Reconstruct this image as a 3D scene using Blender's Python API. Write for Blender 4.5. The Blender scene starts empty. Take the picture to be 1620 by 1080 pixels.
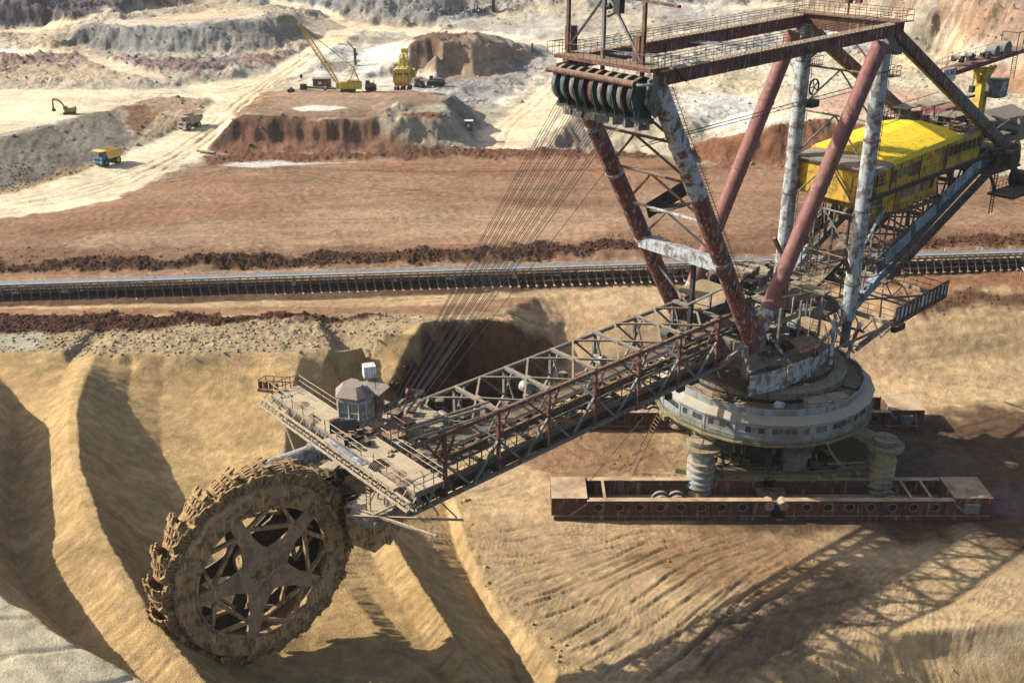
import bpy, bmesh, math, random
import numpy as np
from mathutils import Vector, Matrix
from mathutils.geometry import delaunay_2d_cdt
from mathutils.bvhtree import BVHTree
random.seed(7)
R = math.radians
sc = bpy.context.scene
col = sc.collection
# ---------------------------------------------------------------- camera, sky, sun, exposure
SUN_AZ, SUN_EL = -80.0, 33.0          # compass bearing of the sun from +Y, clockwise
cam = bpy.data.cameras.new('camera'); camo = bpy.data.objects.new('camera', cam); col.objects.link(camo)
cam.sensor_width = 36.0; cam.lens = 36.0*1680/1620; cam.clip_start = .5; cam.clip_end = 6000
camo.location = (0, 0, 70); camo.rotation_euler = (R(90-23.35), 0, 0)
sc.camera = camo
w = bpy.data.worlds.new('World'); sc.world = w; w.use_nodes = True
nt = w.node_tree; bg = nt.nodes['Background']
sky = nt.nodes.new('ShaderNodeTexSky'); sky.sky_type = 'NISHITA'; sky.sun_disc = False
sky.sun_elevation = R(SUN_EL); sky.sun_rotation = R(SUN_AZ); sky.dust_density = 2.5; sky.air_density = 1.0
nt.links.new(sky.outputs[0], bg.inputs[0]); bg.inputs[1].default_value = .105
sl = bpy.data.lights.new('sun', 'SUN'); sl.energy = 4.6; sl.angle = R(.53); sl.color = (1, .94, .84)
so = bpy.data.objects.new('sun', sl); col.objects.link(so)
sd = Vector((math.sin(R(SUN_AZ))*math.cos(R(SUN_EL)), math.cos(R(SUN_AZ))*math.cos(R(SUN_EL)), math.sin(R(SUN_EL))))
so.rotation_euler = (-sd).to_track_quat('-Z', 'Y').to_euler(); so.location = (-100, 50, 150)
sc.view_settings.view_transform = 'Standard'; sc.view_settings.look = 'None'; sc.view_settings.gamma = 1
sc.view_settings.exposure = 0.92
sc.cycles.max_bounces = 5; sc.cycles.diffuse_bounces = 2; sc.cycles.volume_bounces = 0

def lin(c):
    return tuple((v/255/12.92 if v <= 10 else ((v/255+.055)/1.055)**2.4) for v in c)
# ---------------------------------------------------------------- materials
def tex(nt, kind, **kw):
    n = nt.nodes.new(kind)
    for k, v in kw.items():
        if k in n.inputs: n.inputs[k].default_value = v
        else: setattr(n, k, v)
    return n
def mix(nt, fac, a, b, mode='MIX'):
    n = nt.nodes.new('ShaderNodeMix'); n.data_type = 'RGBA'; n.blend_type = mode
    for sk, v in ((n.inputs[0], fac), (n.inputs[6], a), (n.inputs[7], b)):
        if hasattr(v, 'links') or isinstance(v, bpy.types.NodeSocket): nt.links.new(v, sk)
        elif isinstance(v, (int, float)): sk.default_value = v
        else: sk.default_value = (*v, 1)
    return n.outputs[2]
def ramp(nt, src, p0, p1, c0=(0, 0, 0), c1=(1, 1, 1)):
    n = nt.nodes.new('ShaderNodeValToRGB'); nt.links.new(src, n.inputs[0])
    n.color_ramp.elements[0].position = p0; n.color_ramp.elements[1].position = p1
    n.color_ramp.elements[0].color = (*c0, 1); n.color_ramp.elements[1].color = (*c1, 1)
    return n.outputs[0]
def coords(nt, scale=(1, 1, 1), obj=True):
    tc = nt.nodes.new('ShaderNodeTexCoord'); mp = nt.nodes.new('ShaderNodeMapping')
    nt.links.new(tc.outputs['Object' if obj else 'Generated'], mp.inputs[0]); mp.inputs['Scale'].default_value = scale
    return mp.outputs[0]
def noise(nt, vec, scale, detail=4, rough=.55):
    n = nt.nodes.new('ShaderNodeTexNoise'); nt.links.new(vec, n.inputs['Vector'])
    n.inputs['Scale'].default_value = scale; n.inputs['Detail'].default_value = detail; n.inputs['Roughness'].default_value = rough
    return n.outputs['Fac']
def newmat(name):
    m = bpy.data.materials.new(name); m.use_nodes = True
    return m, m.node_tree, m.node_tree.nodes['Principled BSDF']
def bump(nt, b, h, dist, strength=1):
    n = nt.nodes.new('ShaderNodeBump'); nt.links.new(h, n.inputs['Height']); n.inputs['Distance'].default_value = dist
    n.inputs['Strength'].default_value = strength; nt.links.new(n.outputs[0], b.inputs['Normal'])
def worn(name, base, second, third=None, s=.8, amt=.5, dust=.35, rough=.7, metal=0., dustc=(150, 128, 98)):
    """old paint: base colour, rust or bare patches, streaks running down, and dust lying on upward faces"""
    m, nt, b = newmat(name); v = coords(nt)
    n1 = noise(nt, v, s, 6, .65); n2 = noise(nt, v, s*4.2, 5, .6); n3 = noise(nt, coords(nt, (2.2, 2.2, .35)), s*1.7, 4, .6)
    c = mix(nt, ramp(nt, n2, .3, .75), lin(base), tuple(x*.72 for x in lin(base)))
    c = mix(nt, ramp(nt, n1, .62-.25*amt, .70-.2*amt), c, lin(second))
    if third: c = mix(nt, ramp(nt, n3, .55, .66), c, lin(third))
    g = nt.nodes.new('ShaderNodeNewGeometry'); sx = nt.nodes.new('ShaderNodeSeparateXYZ'); nt.links.new(g.outputs['Normal'], sx.inputs[0])
    up = ramp(nt, sx.outputs[2], .55, .95)
    mu = nt.nodes.new('ShaderNodeMath'); mu.operation = 'MULTIPLY'; nt.links.new(up, mu.inputs[0])
    nt.links.new(ramp(nt, n1, .36, .6, (dust*.45,)*3, (min(1, dust*1.5),)*3), mu.inputs[1])
    c = mix(nt, mu.outputs[0], c, lin(dustc))
    nt.links.new(c, b.inputs['Base Color']); b.inputs['Roughness'].default_value = rough; b.inputs['Metallic'].default_value = metal
    b.inputs['Specular IOR Level'].default_value = .3
    bump(nt, b, n2, .02, .6)
    return m
M = {}
M['red'] = worn('oxide red paint', (108, 62, 54), (66, 44, 40), (150, 140, 132), .9, .55, .5)
M['redpipe'] = worn('red pipe paint', (122, 80, 72), (96, 62, 56), (132, 100, 92), .6, .4, .2)
M['whitered'] = worn('peeling white over red', (170, 176, 178), (98, 62, 54), (70, 74, 76), .8, .62, .3)
M['mast'] = worn('peeling pale blue paint', (160, 168, 170), (104, 90, 82), (80, 90, 96), 1.1, .56, .25)
M['grey'] = worn('grey steel', (104, 106, 104), (74, 60, 52), (130, 124, 112), 1., .5, .6)
M['dark'] = worn('dark greasy steel', (40, 42, 44), (62, 48, 40), (28, 30, 32), 1., .5, .45)
M['rustbrown'] = worn('rusty brown steel', (94, 62, 50), (60, 44, 38), (128, 104, 84), 1., .5, .5)
M['dusty'] = worn('dust covered steel', (146, 134, 114), (110, 92, 76), (92, 74, 60), 1., .5, .7, .9, 0, (170, 152, 124))
M['deck'] = worn('dusty deck plate', (116, 108, 94), (88, 80, 70), (70, 64, 58), .5, .5, .55, .9, 0, (158, 142, 114))
M['yellow'] = worn('weathered yellow paint', (188, 152, 42), (126, 100, 46), (86, 68, 42), .8, .52, .25, .65, 0, (206, 178, 60))
M['yellowroof'] = worn('yellow roof paint', (214, 182, 32), (206, 180, 26), (150, 132, 40), .4, .3, .1, .7, 0, (214, 186, 50))
M['greyroof'] = worn('grey roofing felt', (112, 110, 104), (84, 82, 78), (140, 134, 120), .7, .5, .4)
M['ringblue'] = worn('faded blue white paint', (134, 142, 144), (106, 108, 104), (108, 94, 74), .35, .55, .7, .8, 0, (166, 150, 122))
M['olive'] = worn('mossy yellow green steel', (112, 108, 70), (72, 70, 50), (142, 136, 60), .8, .5, .5)
M['ramblue'] = worn('pale blue ram paint', (138, 148, 150), (98, 96, 80), (84, 70, 56), .9, .5, .6)
M['ramyellow'] = worn('part yellow ram paint', (128, 126, 104), (146, 138, 66), (84, 80, 66), .7, .6, .5)
M['pontoon'] = worn('rusty pontoon steel', (92, 60, 50), (70, 50, 42), (134, 112, 88), .5, .5, .9, .85, 0, (176, 152, 118))
M['teal'] = worn('teal green steel', (58, 78, 76), (40, 50, 50), (96, 110, 104), 1., .5, .3)
M['wheel'] = worn('soil caked wheel steel', (164, 134, 92), (100, 82, 60), (186, 154, 106), 1.1, .6, .3, .95, 0, (150, 122, 80))
M['wheeldark'] = worn('worn wheel web steel', (156, 128, 100), (118, 98, 82), (172, 142, 106), .8, .5, .2, .8)
M['bucket'] = worn('soil caked bucket', (140, 112, 74), (84, 68, 48), (178, 146, 100), 1.6, .5, .3, .95, 0, (172, 144, 100))
M['rubber'] = worn('rubber belt', (44, 46, 50), (34, 34, 36), (76, 70, 62), .6, .4, .4)
M['beltsand'] = worn('sand on belt', (150, 136, 110), (120, 108, 88), (168, 156, 132), .6, .4, .5)
M['cable'] = worn('steel rope', (70, 66, 62), (50, 46, 44), None, 2, .4, .0)
M['cabroof'] = worn('pinkish sheet roof', (128, 116, 112), (104, 94, 90), (100, 92, 88), .8, .5, .3)
M['cab'] = worn('worn cab paint', (146, 138, 132), (104, 84, 78), (80, 72, 70), 1.2, .5, .2)
M['maroon'] = worn('maroon paint', (110, 54, 52), (80, 48, 44), (150, 130, 120), 1., .4, .3)
M['white'] = worn('dirty white paint', (214, 214, 208), (170, 166, 158), (120, 112, 104), 1., .3, .2)
M['black'] = worn('black paint', (26, 26, 28), (40, 34, 32), None, 1, .4, .1)
M['bluepanel'] = worn('faded blue panel', (120, 136, 146), (80, 92, 100), (180, 186, 188), .7, .5, .1)
M['truckyellow'] = worn('truck yellow', (226, 186, 96), (190, 160, 100), None, .8, .3, .2)
M['truckblue'] = worn('truck blue', (66, 110, 130), (60, 90, 110), None, .8, .3, .2)
M['truckgrey'] = worn('dusty grey truck', (150, 138, 124), (120, 108, 96), None, .8, .3, .2)
M['craneyellow'] = worn('crane yellow', (196, 170, 66), (150, 128, 72), (90, 80, 50), .6, .4, .1)
M['orange'] = worn('orange brown paint', (184, 120, 50), (150, 96, 50), None, .8, .4, .1)
M['sack'] = worn('pale sack cloth', (190, 196, 206), (160, 160, 160), None, 2, .4, .1)
def glass(name, c, r=.15):
    m, nt, b = newmat(name); b.inputs['Base Color'].default_value = (*lin(c), 1); b.inputs['Roughness'].default_value = r
    b.inputs['Specular IOR Level'].default_value = .6
    nt.links.new(mix(nt, noise(nt, coords(nt), 1.5), lin(c), tuple(x*.45 for x in lin(c))), b.inputs['Base Color'])
    return m
M['glass'] = glass('dark window glass', (52, 60, 64)); M['cabglass'] = glass('green cab glass', (118, 126, 112), .1); M['belthighlight'] = worn('pale belt with painted highlight', (126, 134, 140), (96, 102, 106), None, .8, .5, .2); M['digger'] = worn('brownish yellow machine paint', (140, 120, 62), (96, 82, 56), None, .8, .5, .4)  # the belt top's blue-white highlight is put into the pale belt colour

# ---------------------------------------------------------------- tagging
def tag(o, label=None, cat=None, group=None, kind=None):
    if label: o['label'] = label
    if cat: o['category'] = cat
    if group: o['group'] = group
    if kind: o['kind'] = kind
    return o
GRID = (1250, 1100)
SOIL = .70
# terrain break lines, metres: lists of (x, y, z)
BREAKS=[
[(-53.8,126.0,14.0),(-53.2,122.6,14.1),(-52.2,117.1,14.4),(-49.5,107.9,14.8),(-46.4,100.1,15.0),(-43.9,94.4,15.2),(-39.8,86.9,15.4),(-36.1,80.5,15.4),(-32.5,75.4,15.0),(-30.1,72.2,14.5),(-27.7,69.5,13.8),(-24.8,66.4,13.2),(-22.5,63.8,13.0),(-18.0,59.6,12.0)],
[(-51.8,125.9,13.7),(-51.2,122.6,13.0),(-50.2,117.2,12.9),(-47.5,108.2,12.7),(-44.5,100.6,12.6),(-42.0,95.1,12.6),(-38.0,87.8,12.7),(-34.4,81.6,12.6),(-30.9,76.6,12.2),(-28.5,73.5,11.8),(-26.2,70.8,11.2),(-23.4,67.8,10.8),(-21.1,65.3,10.6),(-16.8,61.2,9.6)],
[(-49.3,125.8,13.3),(-48.7,122.6,11.8),(-47.7,117.4,11.1),(-45.0,108.7,10.2),(-42.1,101.3,9.7),(-39.6,96.0,9.5),(-35.8,88.9,9.5),(-32.3,82.9,9.3),(-28.9,78.1,8.9),(-26.6,75.0,8.6),(-24.3,72.4,8.1),(-21.6,69.6,7.9),(-19.4,67.1,7.7),(-15.2,63.2,6.7)],
[(-45.3,125.6,13.1),(-44.7,122.6,10.8),(-43.7,117.7,9.8),(-41.1,109.4,8.3),(-38.3,102.4,7.6),(-35.9,97.3,7.2),(-32.2,90.7,7.0),(-28.9,85.0,6.8),(-25.7,80.5,6.4),(-23.5,77.6,6.1),(-21.3,75.1,5.8),(-18.8,72.4,5.8),(-16.7,70.0,5.6),(-12.8,66.3,4.6)],
[(-40.8,125.5,13.0),(-40.2,122.6,10.6),(-39.2,117.9,9.4),(-36.7,110.2,7.8),(-33.9,103.7,7.0),(-31.7,98.9,6.6),(-28.2,92.7,6.4),(-25.1,87.4,6.1),(-22.0,83.1,5.8),(-20.0,80.4,5.5),(-18.0,78.1,5.2),(-15.6,75.5,5.2),(-13.6,73.3,5.0),(-10.0,69.8,4.0)],
[(-54.8,126.0,13.9),(-54.2,122.6,14.0),(-53.2,117.1,14.3),(-50.4,107.7,14.7),(-47.4,99.8,14.9),(-44.8,94.0,15.1),(-40.7,86.4,15.3),(-37.0,80.0,15.3),(-33.3,74.8,14.9),(-30.8,71.6,14.4),(-28.4,68.8,13.7),(-25.6,65.7,13.1),(-23.1,63.1,12.9),(-18.7,58.9,11.9)],
[(-57.3,126.1,13.0),(-56.8,122.6,12.9),(-55.8,116.9,12.8),(-53.0,107.3,12.6),(-49.9,99.1,12.5),(-47.2,93.1,12.7),(-43.1,85.3,13.2)],
[(-38.3,79.2,14.3),(-34.6,73.9,13.9),(-32.1,70.6,13.4),(-29.6,67.7,12.7),(-26.7,64.6,12.1),(-24.2,61.9,11.9),(-19.7,57.6,10.9)],
[(-63.0,120.0,12.6),(-59.0,112.0,11.0),(-55.5,103.0,10.3),(-52.3,95.0,10.5),(-48.0,86.0,11.3),(-43.0,78.0,12.0),(-38.0,73.0,12.0),(-33.5,68.5,12.0),(-29.5,65.8,11.8),(-26.0,63.5,11.5),(-21.0,60.0,11.0)],
[(-90.0,124.0,15.0),(-74.0,119.0,17.0),(-67.5,112.0,21.0),(-64.0,104.0,22.0),(-59.5,94.0,22.0),(-54.0,84.0,21.3),(-47.5,76.0,20.4),(-39.5,67.5,19.6),(-36.6,65.9,19.2),(-33.8,63.9,18.7),(-30.5,62.2,18.2),(-28.0,61.2,17.6),(-25.7,60.2,17.0),(-21.1,57.3,16.0)],
[(-130.0,118.0,22.0),(-110.0,100.0,23.0),(-90.0,80.0,23.0),(-72.0,66.0,22.0)],
[(-37.1,62.0,19.8),(-33.3,59.4,19.2),(-29.8,54.5,18.6)],
[(-48.0,57.1,19.0),(-36.8,51.9,18.5),(-27.1,47.3,18.0)],
[(-86.8,125.6,14.0),(-76.1,125.6,14.0),(-69.6,125.6,14.0),(-63.0,125.6,14.0),(-58.3,126.0,14.0)],
[(-64.7,121.3,12.6),(-58.5,120.1,13.0)],
[(-27.6,128.2,13.0),(-27.9,126.0,12.0),(-28.0,122.4,11.0),(-27.6,117.3,10.0),(-27.0,111.4,8.8),(-26.3,106.4,7.8),(-24.2,100.2,7.0),(-20.5,93.7,6.5)],
[(-33.0,122.4,10.5),(-32.6,116.8,9.5),(-31.9,110.4,8.3),(-31.1,105.1,7.3)],
[(-24.6,128.0,12.0),(-24.9,125.8,9.5),(-25.0,122.4,7.5),(-24.6,117.5,6.0),(-24.1,111.9,4.8),(-23.4,107.2,4.2),(-21.4,101.4,4.0),(-17.9,95.1,5.0)],
[(-20.9,125.6,7.0),(-21.0,122.4,4.6),(-20.6,117.9,3.4),(-20.2,112.7,2.6),(-19.5,108.3,2.4),(-17.7,102.8,2.8),(-14.4,97.0,4.0)],
[(-18.0,122.4,4.0),(-17.7,118.1,3.0),(-17.2,113.2,2.2),(-16.7,109.1,2.2),(-14.9,103.9,2.6),(-11.8,98.5,3.5)],
[(-12.8,139.5,12.5),(-13.7,136.6,11.5),(-15.1,132.4,10.0),(-16.4,129.6,8.0),(-17.7,126.9,6.0),(-18.7,123.5,4.0),(-19.1,119.5,2.5)],
[(-17.4,141.3,11.7),(-18.5,138.1,10.7),(-19.9,133.5,9.2),(-21.4,130.3,7.2),(-22.7,127.4,5.2),(-23.7,123.6,3.2),(-24.1,119.2,1.7)],
[(-10.4,138.6,9.5),(-11.3,135.9,6.5),(-12.6,131.9,5.0),(-13.9,129.2,3.5),(-15.2,126.7,2.5),(-16.2,123.5,1.5),(-16.6,119.6,1.0)],
[(-7.1,137.4,3.5),(-8.0,134.8,1.0),(-9.2,131.2,0.0),(-10.5,128.7,-0.2),(-11.8,126.4,-0.2),(-12.7,123.4,-0.2),(-13.1,119.8,-0.3)],
[(-4.3,136.3,1),(-5.1,134.0,0.6),(-6.3,130.6,0.2),(-7.5,128.3,-0.2),(-8.8,126.1,-0.3),(-9.7,123.4,-0.3),(-10.1,120.0,-0.4)],
[(-50.1,126.0,14.0),(-46.0,126.0,13.8),(-42.7,125.9,13.6),(-38.1,126.9,13.4),(-32.5,127.8,13.2)],
[(-37.6,124.5,11.8),(-34.4,124.9,11.7)],
[(-25.4,130.2,12.5),(-21.6,132.8,12.2),(-17.6,136.3,12.3)],
[(-21.9,133.6,8.5),(-18.6,135.7,9.0)],
[(-10.9,141.7,12.0),(-7.4,143.2,11.5),(-2.8,145.6,10.5),(1.0,150.0,8.2),(4.9,152.1,5.4),(7.4,151.6,2.4),(8.8,148.0,0.8)],
[(-10.1,141.3,9.0),(-6.4,141.8,8.8),(-1.9,144.1,8.2),(1.9,146.9,6.6)],
[(-10.2,141.2,4.8),(-5.6,142.1,4.6),(-0.9,144.3,4.4),(2.9,147.4,3.0)],
[(-11.2,140.5,0.2),(-4.7,141.6,0.2),(1.9,145.7,0.3)],
[(-27.9,78.8,6.2),(-23.2,76.1,6.0),(-18.8,73.6,5.6),(-14.3,69.0,5.0)],
[(-22.3,80.0,6.0),(-17.0,79.6,5.6),(-11.8,74.3,5.0)],
[(-23.0,89.5,6.3),(-20.3,92.1,6.0)],
[(-16.8,87.8,5.2),(-14.3,83.8,5.6),(-11.1,78.9,5.4),(-7.2,73.7,5.2),(-4.3,69.7,5.0)],
[(-16.4,91.9,4.6),(-13.1,86.1,4.2),(-9.5,80.6,4.0),(-5.7,75.3,3.8)],
[(-16.1,105.4,4.6),(-13.7,98.9,5.0),(-11.2,92.7,5.2),(-9.2,88.4,5.2),(-7.4,84.9,5.0),(-5.0,79.7,4.8),(-2.5,74.4,4.6),(-0.5,70.3,4.4)],
[(-18.4,104.6,3.4),(-16.0,97.8,3.8),(-13.3,91.3,4.0),(-11.1,86.8,4.0),(-9.2,83.1,3.8),(-6.6,77.8,3.6),(-4.0,72.3,3.4),(-1.9,68.2,3.2)],
[(-12.8,106.6,1.2),(-10.6,100.5,1.6),(-8.3,94.7,1.8),(-6.5,90.6,1.8),(-4.9,87.3,1.6),(-2.7,82.3,1.4),(-0.5,77.2,1.2),(1.3,73.3,1.0)],
[(-8.9,117.2,-0.8),(-8.1,113.0,-1.0),(-6.7,104.6,-1.2),(-4.4,97.7,-1.2),(-2.5,91.4,-1.2),(-0.4,86.4,-1.3),(0.7,81.6,-1.4),(2.4,76.7,-1.5)],
[(-8.8,117.0,0.2),(-6.8,110.7,0.4),(-5.3,102.5,0.5),(-3.1,95.3,0.5),(-1.2,90.4,0.5),(1.9,86.4,0.5),(4.3,81.2,0.5),(6.1,76.9,0.5)],
[(-19.7,114.9,1.5),(-15.4,118.8,1.0),(-14.6,127.0,0.2)],
[(6.4,137.8,0.0),(11.9,137.8,0.0),(17.4,137.8,0.0),(23.0,137.8,0.0),(28.5,137.8,0.0),(34.0,137.8,0.0),(39.5,137.8,0.0),(45.0,137.8,0.0),(50.5,137.8,0.0),(56.0,137.8,0.0),(61.5,137.8,0.0),(67.0,137.8,0.0),(72.5,137.8,0.0),(78.1,137.8,0.0),(83.6,137.8,0.0),(89.1,137.8,0.0),(94.6,137.8,0.0)],
[(6.1,129.2,0.0),(11.3,129.2,0.0),(16.6,129.2,0.0),(21.8,129.2,0.0),(27.0,129.2,0.0),(32.2,129.2,0.0),(37.5,129.2,0.0),(42.7,129.2,0.0),(47.9,129.2,0.0),(53.1,129.2,0.0),(58.4,129.2,0.0),(63.6,129.2,0.0),(68.8,129.2,0.0),(74.0,129.2,0.0),(79.3,129.2,0.0),(84.5,129.2,0.0),(89.7,129.2,0.0)],
[(5.6,117.4,0.0),(10.5,117.4,0.0),(15.3,117.4,0.0),(20.2,117.4,0.0),(25.0,117.4,0.0),(29.8,117.4,0.0),(34.7,117.4,0.0),(39.5,117.4,0.0),(44.4,117.4,0.0),(49.2,117.4,0.0),(54.0,117.4,0.0),(58.9,117.4,0.0),(63.7,117.4,0.0),(68.6,117.4,0.0),(73.4,117.4,0.0),(78.2,117.4,0.0),(83.1,117.4,0.0)],
[(5.3,107.2,0.0),(9.8,107.2,0.0),(14.3,107.2,0.0),(18.8,107.2,0.0),(23.3,107.2,0.0),(27.8,107.2,0.0),(32.3,107.2,0.0),(36.8,107.2,0.0),(41.3,107.2,0.0),(45.8,107.2,0.0),(50.3,107.2,0.0),(54.8,107.2,0.0),(59.3,107.2,0.0),(63.8,107.2,0.0),(68.3,107.2,0.0),(72.8,107.2,0.0),(77.4,107.2,0.0)],
[(4.9,98.3,0.0),(9.1,98.3,0.0),(13.3,98.3,0.0),(17.6,98.3,0.0),(21.8,98.3,0.0),(26.0,98.3,0.0),(30.2,98.3,0.0),(34.4,98.3,0.0),(38.6,98.3,0.0),(42.9,98.3,0.0),(47.1,98.3,0.0),(51.3,98.3,0.0),(55.5,98.3,0.0),(59.7,98.3,0.0),(63.9,98.3,0.0),(68.1,98.3,0.0),(72.4,98.3,0.0)],
[(4.7,91.6,0.0),(8.7,91.6,0.0),(12.6,91.6,0.0),(16.6,91.6,0.0),(20.6,91.6,0.0),(24.6,91.6,0.0),(28.6,91.6,0.0),(32.6,91.6,0.0),(36.6,91.6,0.0),(40.6,91.6,0.0),(44.6,91.6,0.0),(48.6,91.6,0.0),(52.6,91.6,0.0),(56.6,91.6,0.0),(60.6,91.6,0.0),(64.6,91.6,0.0),(68.6,91.6,0.0)],
[(6.0,127.4,0.0),(-0.9,127.4,0.0),(-5.8,120.6,0.0)],
[(-0.8,111.4,0.0),(1.4,100.8,0.0),(6.0,91.6,0.0),(9.3,83.6,0.0)],
[(8.4,79.4,-0.2),(14.4,79.5,-0.3),(20.6,80.2,-0.5)],
[(10.9,74.8,-0.5),(19.5,74.5,-1.0)],
[(22.7,81.8,0.0),(29.4,84.1,0.0),(35.6,86.1,0.3),(39.4,86.5,0.8),(45.5,87.3,0.8),(52.2,88.0,0.8),(64.2,88.7,0.6)],
[(26.8,80.8,-1.0),(33.0,83.2,-1.2),(37.2,84.8,-1.0),(42.2,86.0,-1.6),(51.6,85.6,-2.0),(62.9,85.1,-2.0)],
[(28.4,78.5,-4.0),(36.7,81.6,-4.5),(49.8,83.0,-5.0),(62.4,83.0,-5.0)],
[(43.8,84.9,-2.6),(51.3,84.1,-3.5)],
[(12.7,148.9,2.0),(18.5,149.2,2.2),(30.3,149.4,2.3),(43.0,149.4,2.3),(57.8,149.9,2.3),(79.6,150.6,2.3),(102.9,151.8,2.3)],
[(8.0,156.4,6.0),(15.0,155.6,6.3),(25.0,155.6,6.3),(39.1,155.9,6.3),(59.3,156.4,6.3),(81.7,157.0,6.3),(110.4,157.8,6.3)],
[(10.9,152.9,4.0),(18.7,152.2,4.3),(38.5,152.5,4.4),(58.4,153.0,4.4),(80.5,153.5,4.4),(108.9,154.5,4.4)],
[(14.3,144.9,0.6),(37.3,144.9,0.6),(77.7,145.5,0.6),(104.9,146.2,0.6)],
[(63.4,160.0,7.4),(70.7,160.5,7.4),(83.4,161.4,7.5),(113.9,164.3,7.5)],
[(4.1,160.3,8.6),(19.6,162.2,8.4),(40.7,164.1,8.0),(61.7,164.9,8.4),(85.5,166.7,8.6),(116.6,169.2,8.6)],
[(-94.0,144.9,11.0),(-76.0,146.1,11.0),(-48.0,146.6,11.0),(-24.5,146.9,11.0),(-10.5,149.4,10.5),(-1.0,153.0,9.5)],
[(-104.1,153.5,9.4),(-80.1,154.8,9.4),(-41.1,157.0,9.2),(-1.0,160.9,9.0)],
[(-107.8,159.8,9.0),(-83.7,162.7,9.0),(-32.8,167.2,9.0),(23.9,172.2,9.0),(90.6,178.3,9.0),(129.6,181.8,9.0)],
[(-112.6,168.1,9.0),(-86.9,170.0,9.0),(-33.8,173.2,9.0),(24.6,177.9,9.0),(92.6,182.8,9.0),(132.1,185.7,9.0)],
[(-114.5,171.7,10.0),(-88.6,174.3,10.0),(-34.3,176.7,10.0),(32.7,180.2,10.0),(93.6,185.7,10.0),(133.7,188.7,10.0)],
[(-122.6,185.7,10.0),(-95.0,188.7,10.0),(-36.5,189.5,10.0),(35.4,197.5,10.0),(99.8,199.6,10.0),(141.8,201.8,10.0)],
[(-98.5,196.7,10.0),(-83.4,205.3,10.0),(-77.4,222.6,10.0),(-69.2,237.9,10.0),(-45.7,243.9,10.0),(-7.4,245.7,10.0),(28.0,243.9,10.0),(61.1,233.9,10.0),(109.1,220.5,10.0),(147.5,210.8,10.0)],
[(-124.9,200.0,9.0),(-101.8,203.8,9.4),(-91.0,208.5,9.6),(-82.6,218.0,10.0),(-79.5,229.3,10.2),(-75.5,239.9,10.4),(-74.3,257.7,11.0),(-74.1,271.2,12.0),(-73.3,280.1,12.6),(-73.3,296.6,13.6),(-72.2,307.6,14.2),(-69.0,319.5,15.2),(-65.0,337.4,16.6),(-63.4,351.4,17.6),(-60.9,376.2,19.0),(-57.2,396.8,20.2)],
[(-129.0,207.4,9.0),(-108.2,218.2,9.4),(-102.5,224.1,9.6),(-96.4,237.4,10.0),(-92.9,252.9,10.4),(-88.1,267.6,11.0),(-84.4,281.4,12.0),(-82.8,293.1,13.4),(-85.0,299.9,14.2),(-92.0,306.0,14.5),(-100.1,303.4,14.8),(-107.0,291.9,15.0),(-111.5,272.1,15.2),(-115.2,257.4,15.4),(-119.5,246.5,15.5),(-134.0,231.9,15.5)],
[(-129.4,208.5,10.0),(-107.7,217.7,10.5),(-102.1,223.5,10.6),(-98.2,231.0,10.6),(-95.3,238.7,10.7),(-93.6,255.5,11.2),(-92.3,263.4,11.6),(-88.2,274.1,12.2),(-85.3,281.4,13.0)],
[(-154.2,286.6,15.5),(-146.5,307.4,15.5),(-124.8,307.4,15.5),(-103.3,307.9,15.4),(-94.8,316.3,15.2),(-78.8,328.2,15.6),(-74.1,343.6,16.8),(-68.3,381.1,19.4),(-66.6,398.8,20.4)],
[(-131.6,273.9,15.5),(-113.9,292.2,15.3),(-93.1,310.2,15.0)],
[(-73.6,248.0,10.8),(-67.7,249.8,11.0),(-54.4,251.0,11.0),(-37.8,251.0,11.0),(-19.6,251.0,11.0),(-10.6,252.4,11.0),(-7.7,255.4,10.6),(13.9,256.3,10.4),(29.0,253.6,10.4)],
[(-71.6,254.3,13.0),(-59.5,254.3,13.0),(-47.4,255.0,13.0),(-32.0,254.3,13.0)],
[(-69.9,255.5,15.2),(-59.3,254.8,15.2),(-47.3,255.5,15.2),(-33.6,255.7,15.0)],
[(-67.0,257.2,17.3),(-62.8,257.4,17.4),(-55.2,257.7,17.5),(-47.5,257.7,17.5),(-39.8,257.4,17.4),(-33.4,257.4,17.4)],
[(-69.5,267.5,17.4),(-61.3,264.9,17.6),(-32.9,264.4,17.7)],
[(-66.8,287.0,17.6),(-59.6,288.9,17.6),(-42.4,287.8,17.8),(-28.9,288.5,18.0),(-19.6,289.3,18.2)],
[(-31.4,257.6,17.2),(-26.0,257.0,15.8),(-18.4,256.7,13.4),(-11.5,255.1,11.6)],
[(-31.7,262.5,19.0),(-29.0,265.0,19.6),(-26.6,264.6,18.6)],
[(-26.0,257.7,17.8),(-18.5,258.6,17.0)],
[(-26.5,262.9,18.0),(-18.6,261.8,18.2),(-17.8,274.5,18.6),(-16.5,279.4,19.0)],
[(-17.8,273.0,18.4),(-16.9,268.7,17.8),(-14.9,260.6,16.6),(-12.4,260.0,13.6),(-10.2,261.9,11.0)],
[(-15.4,277.9,19.6),(-14.8,284.0,16.0),(-12.6,282.2,13.0),(-9.6,275.8,11.0)],
[(-6.6,278.2,10.5),(-8.6,287.9,11.0),(-11.6,300.4,12.0),(-13.3,312.2,13.0),(-15.2,316.1,14.5)],
[(-8.2,255.8,10.2),(-7.8,271.0,10.4),(-5.7,280.7,10.8),(-0.9,294.2,11.8),(4.0,307.4,12.8),(9.5,324.3,14.0),(14.4,342.5,15.4),(14.3,362.2,16.8),(10.9,377.1,17.6),(0.0,388.5,18.2),(-20.8,400.9,18.8),(-39.6,404.8,19.2),(-51.1,403.2,19.4)],
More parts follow.
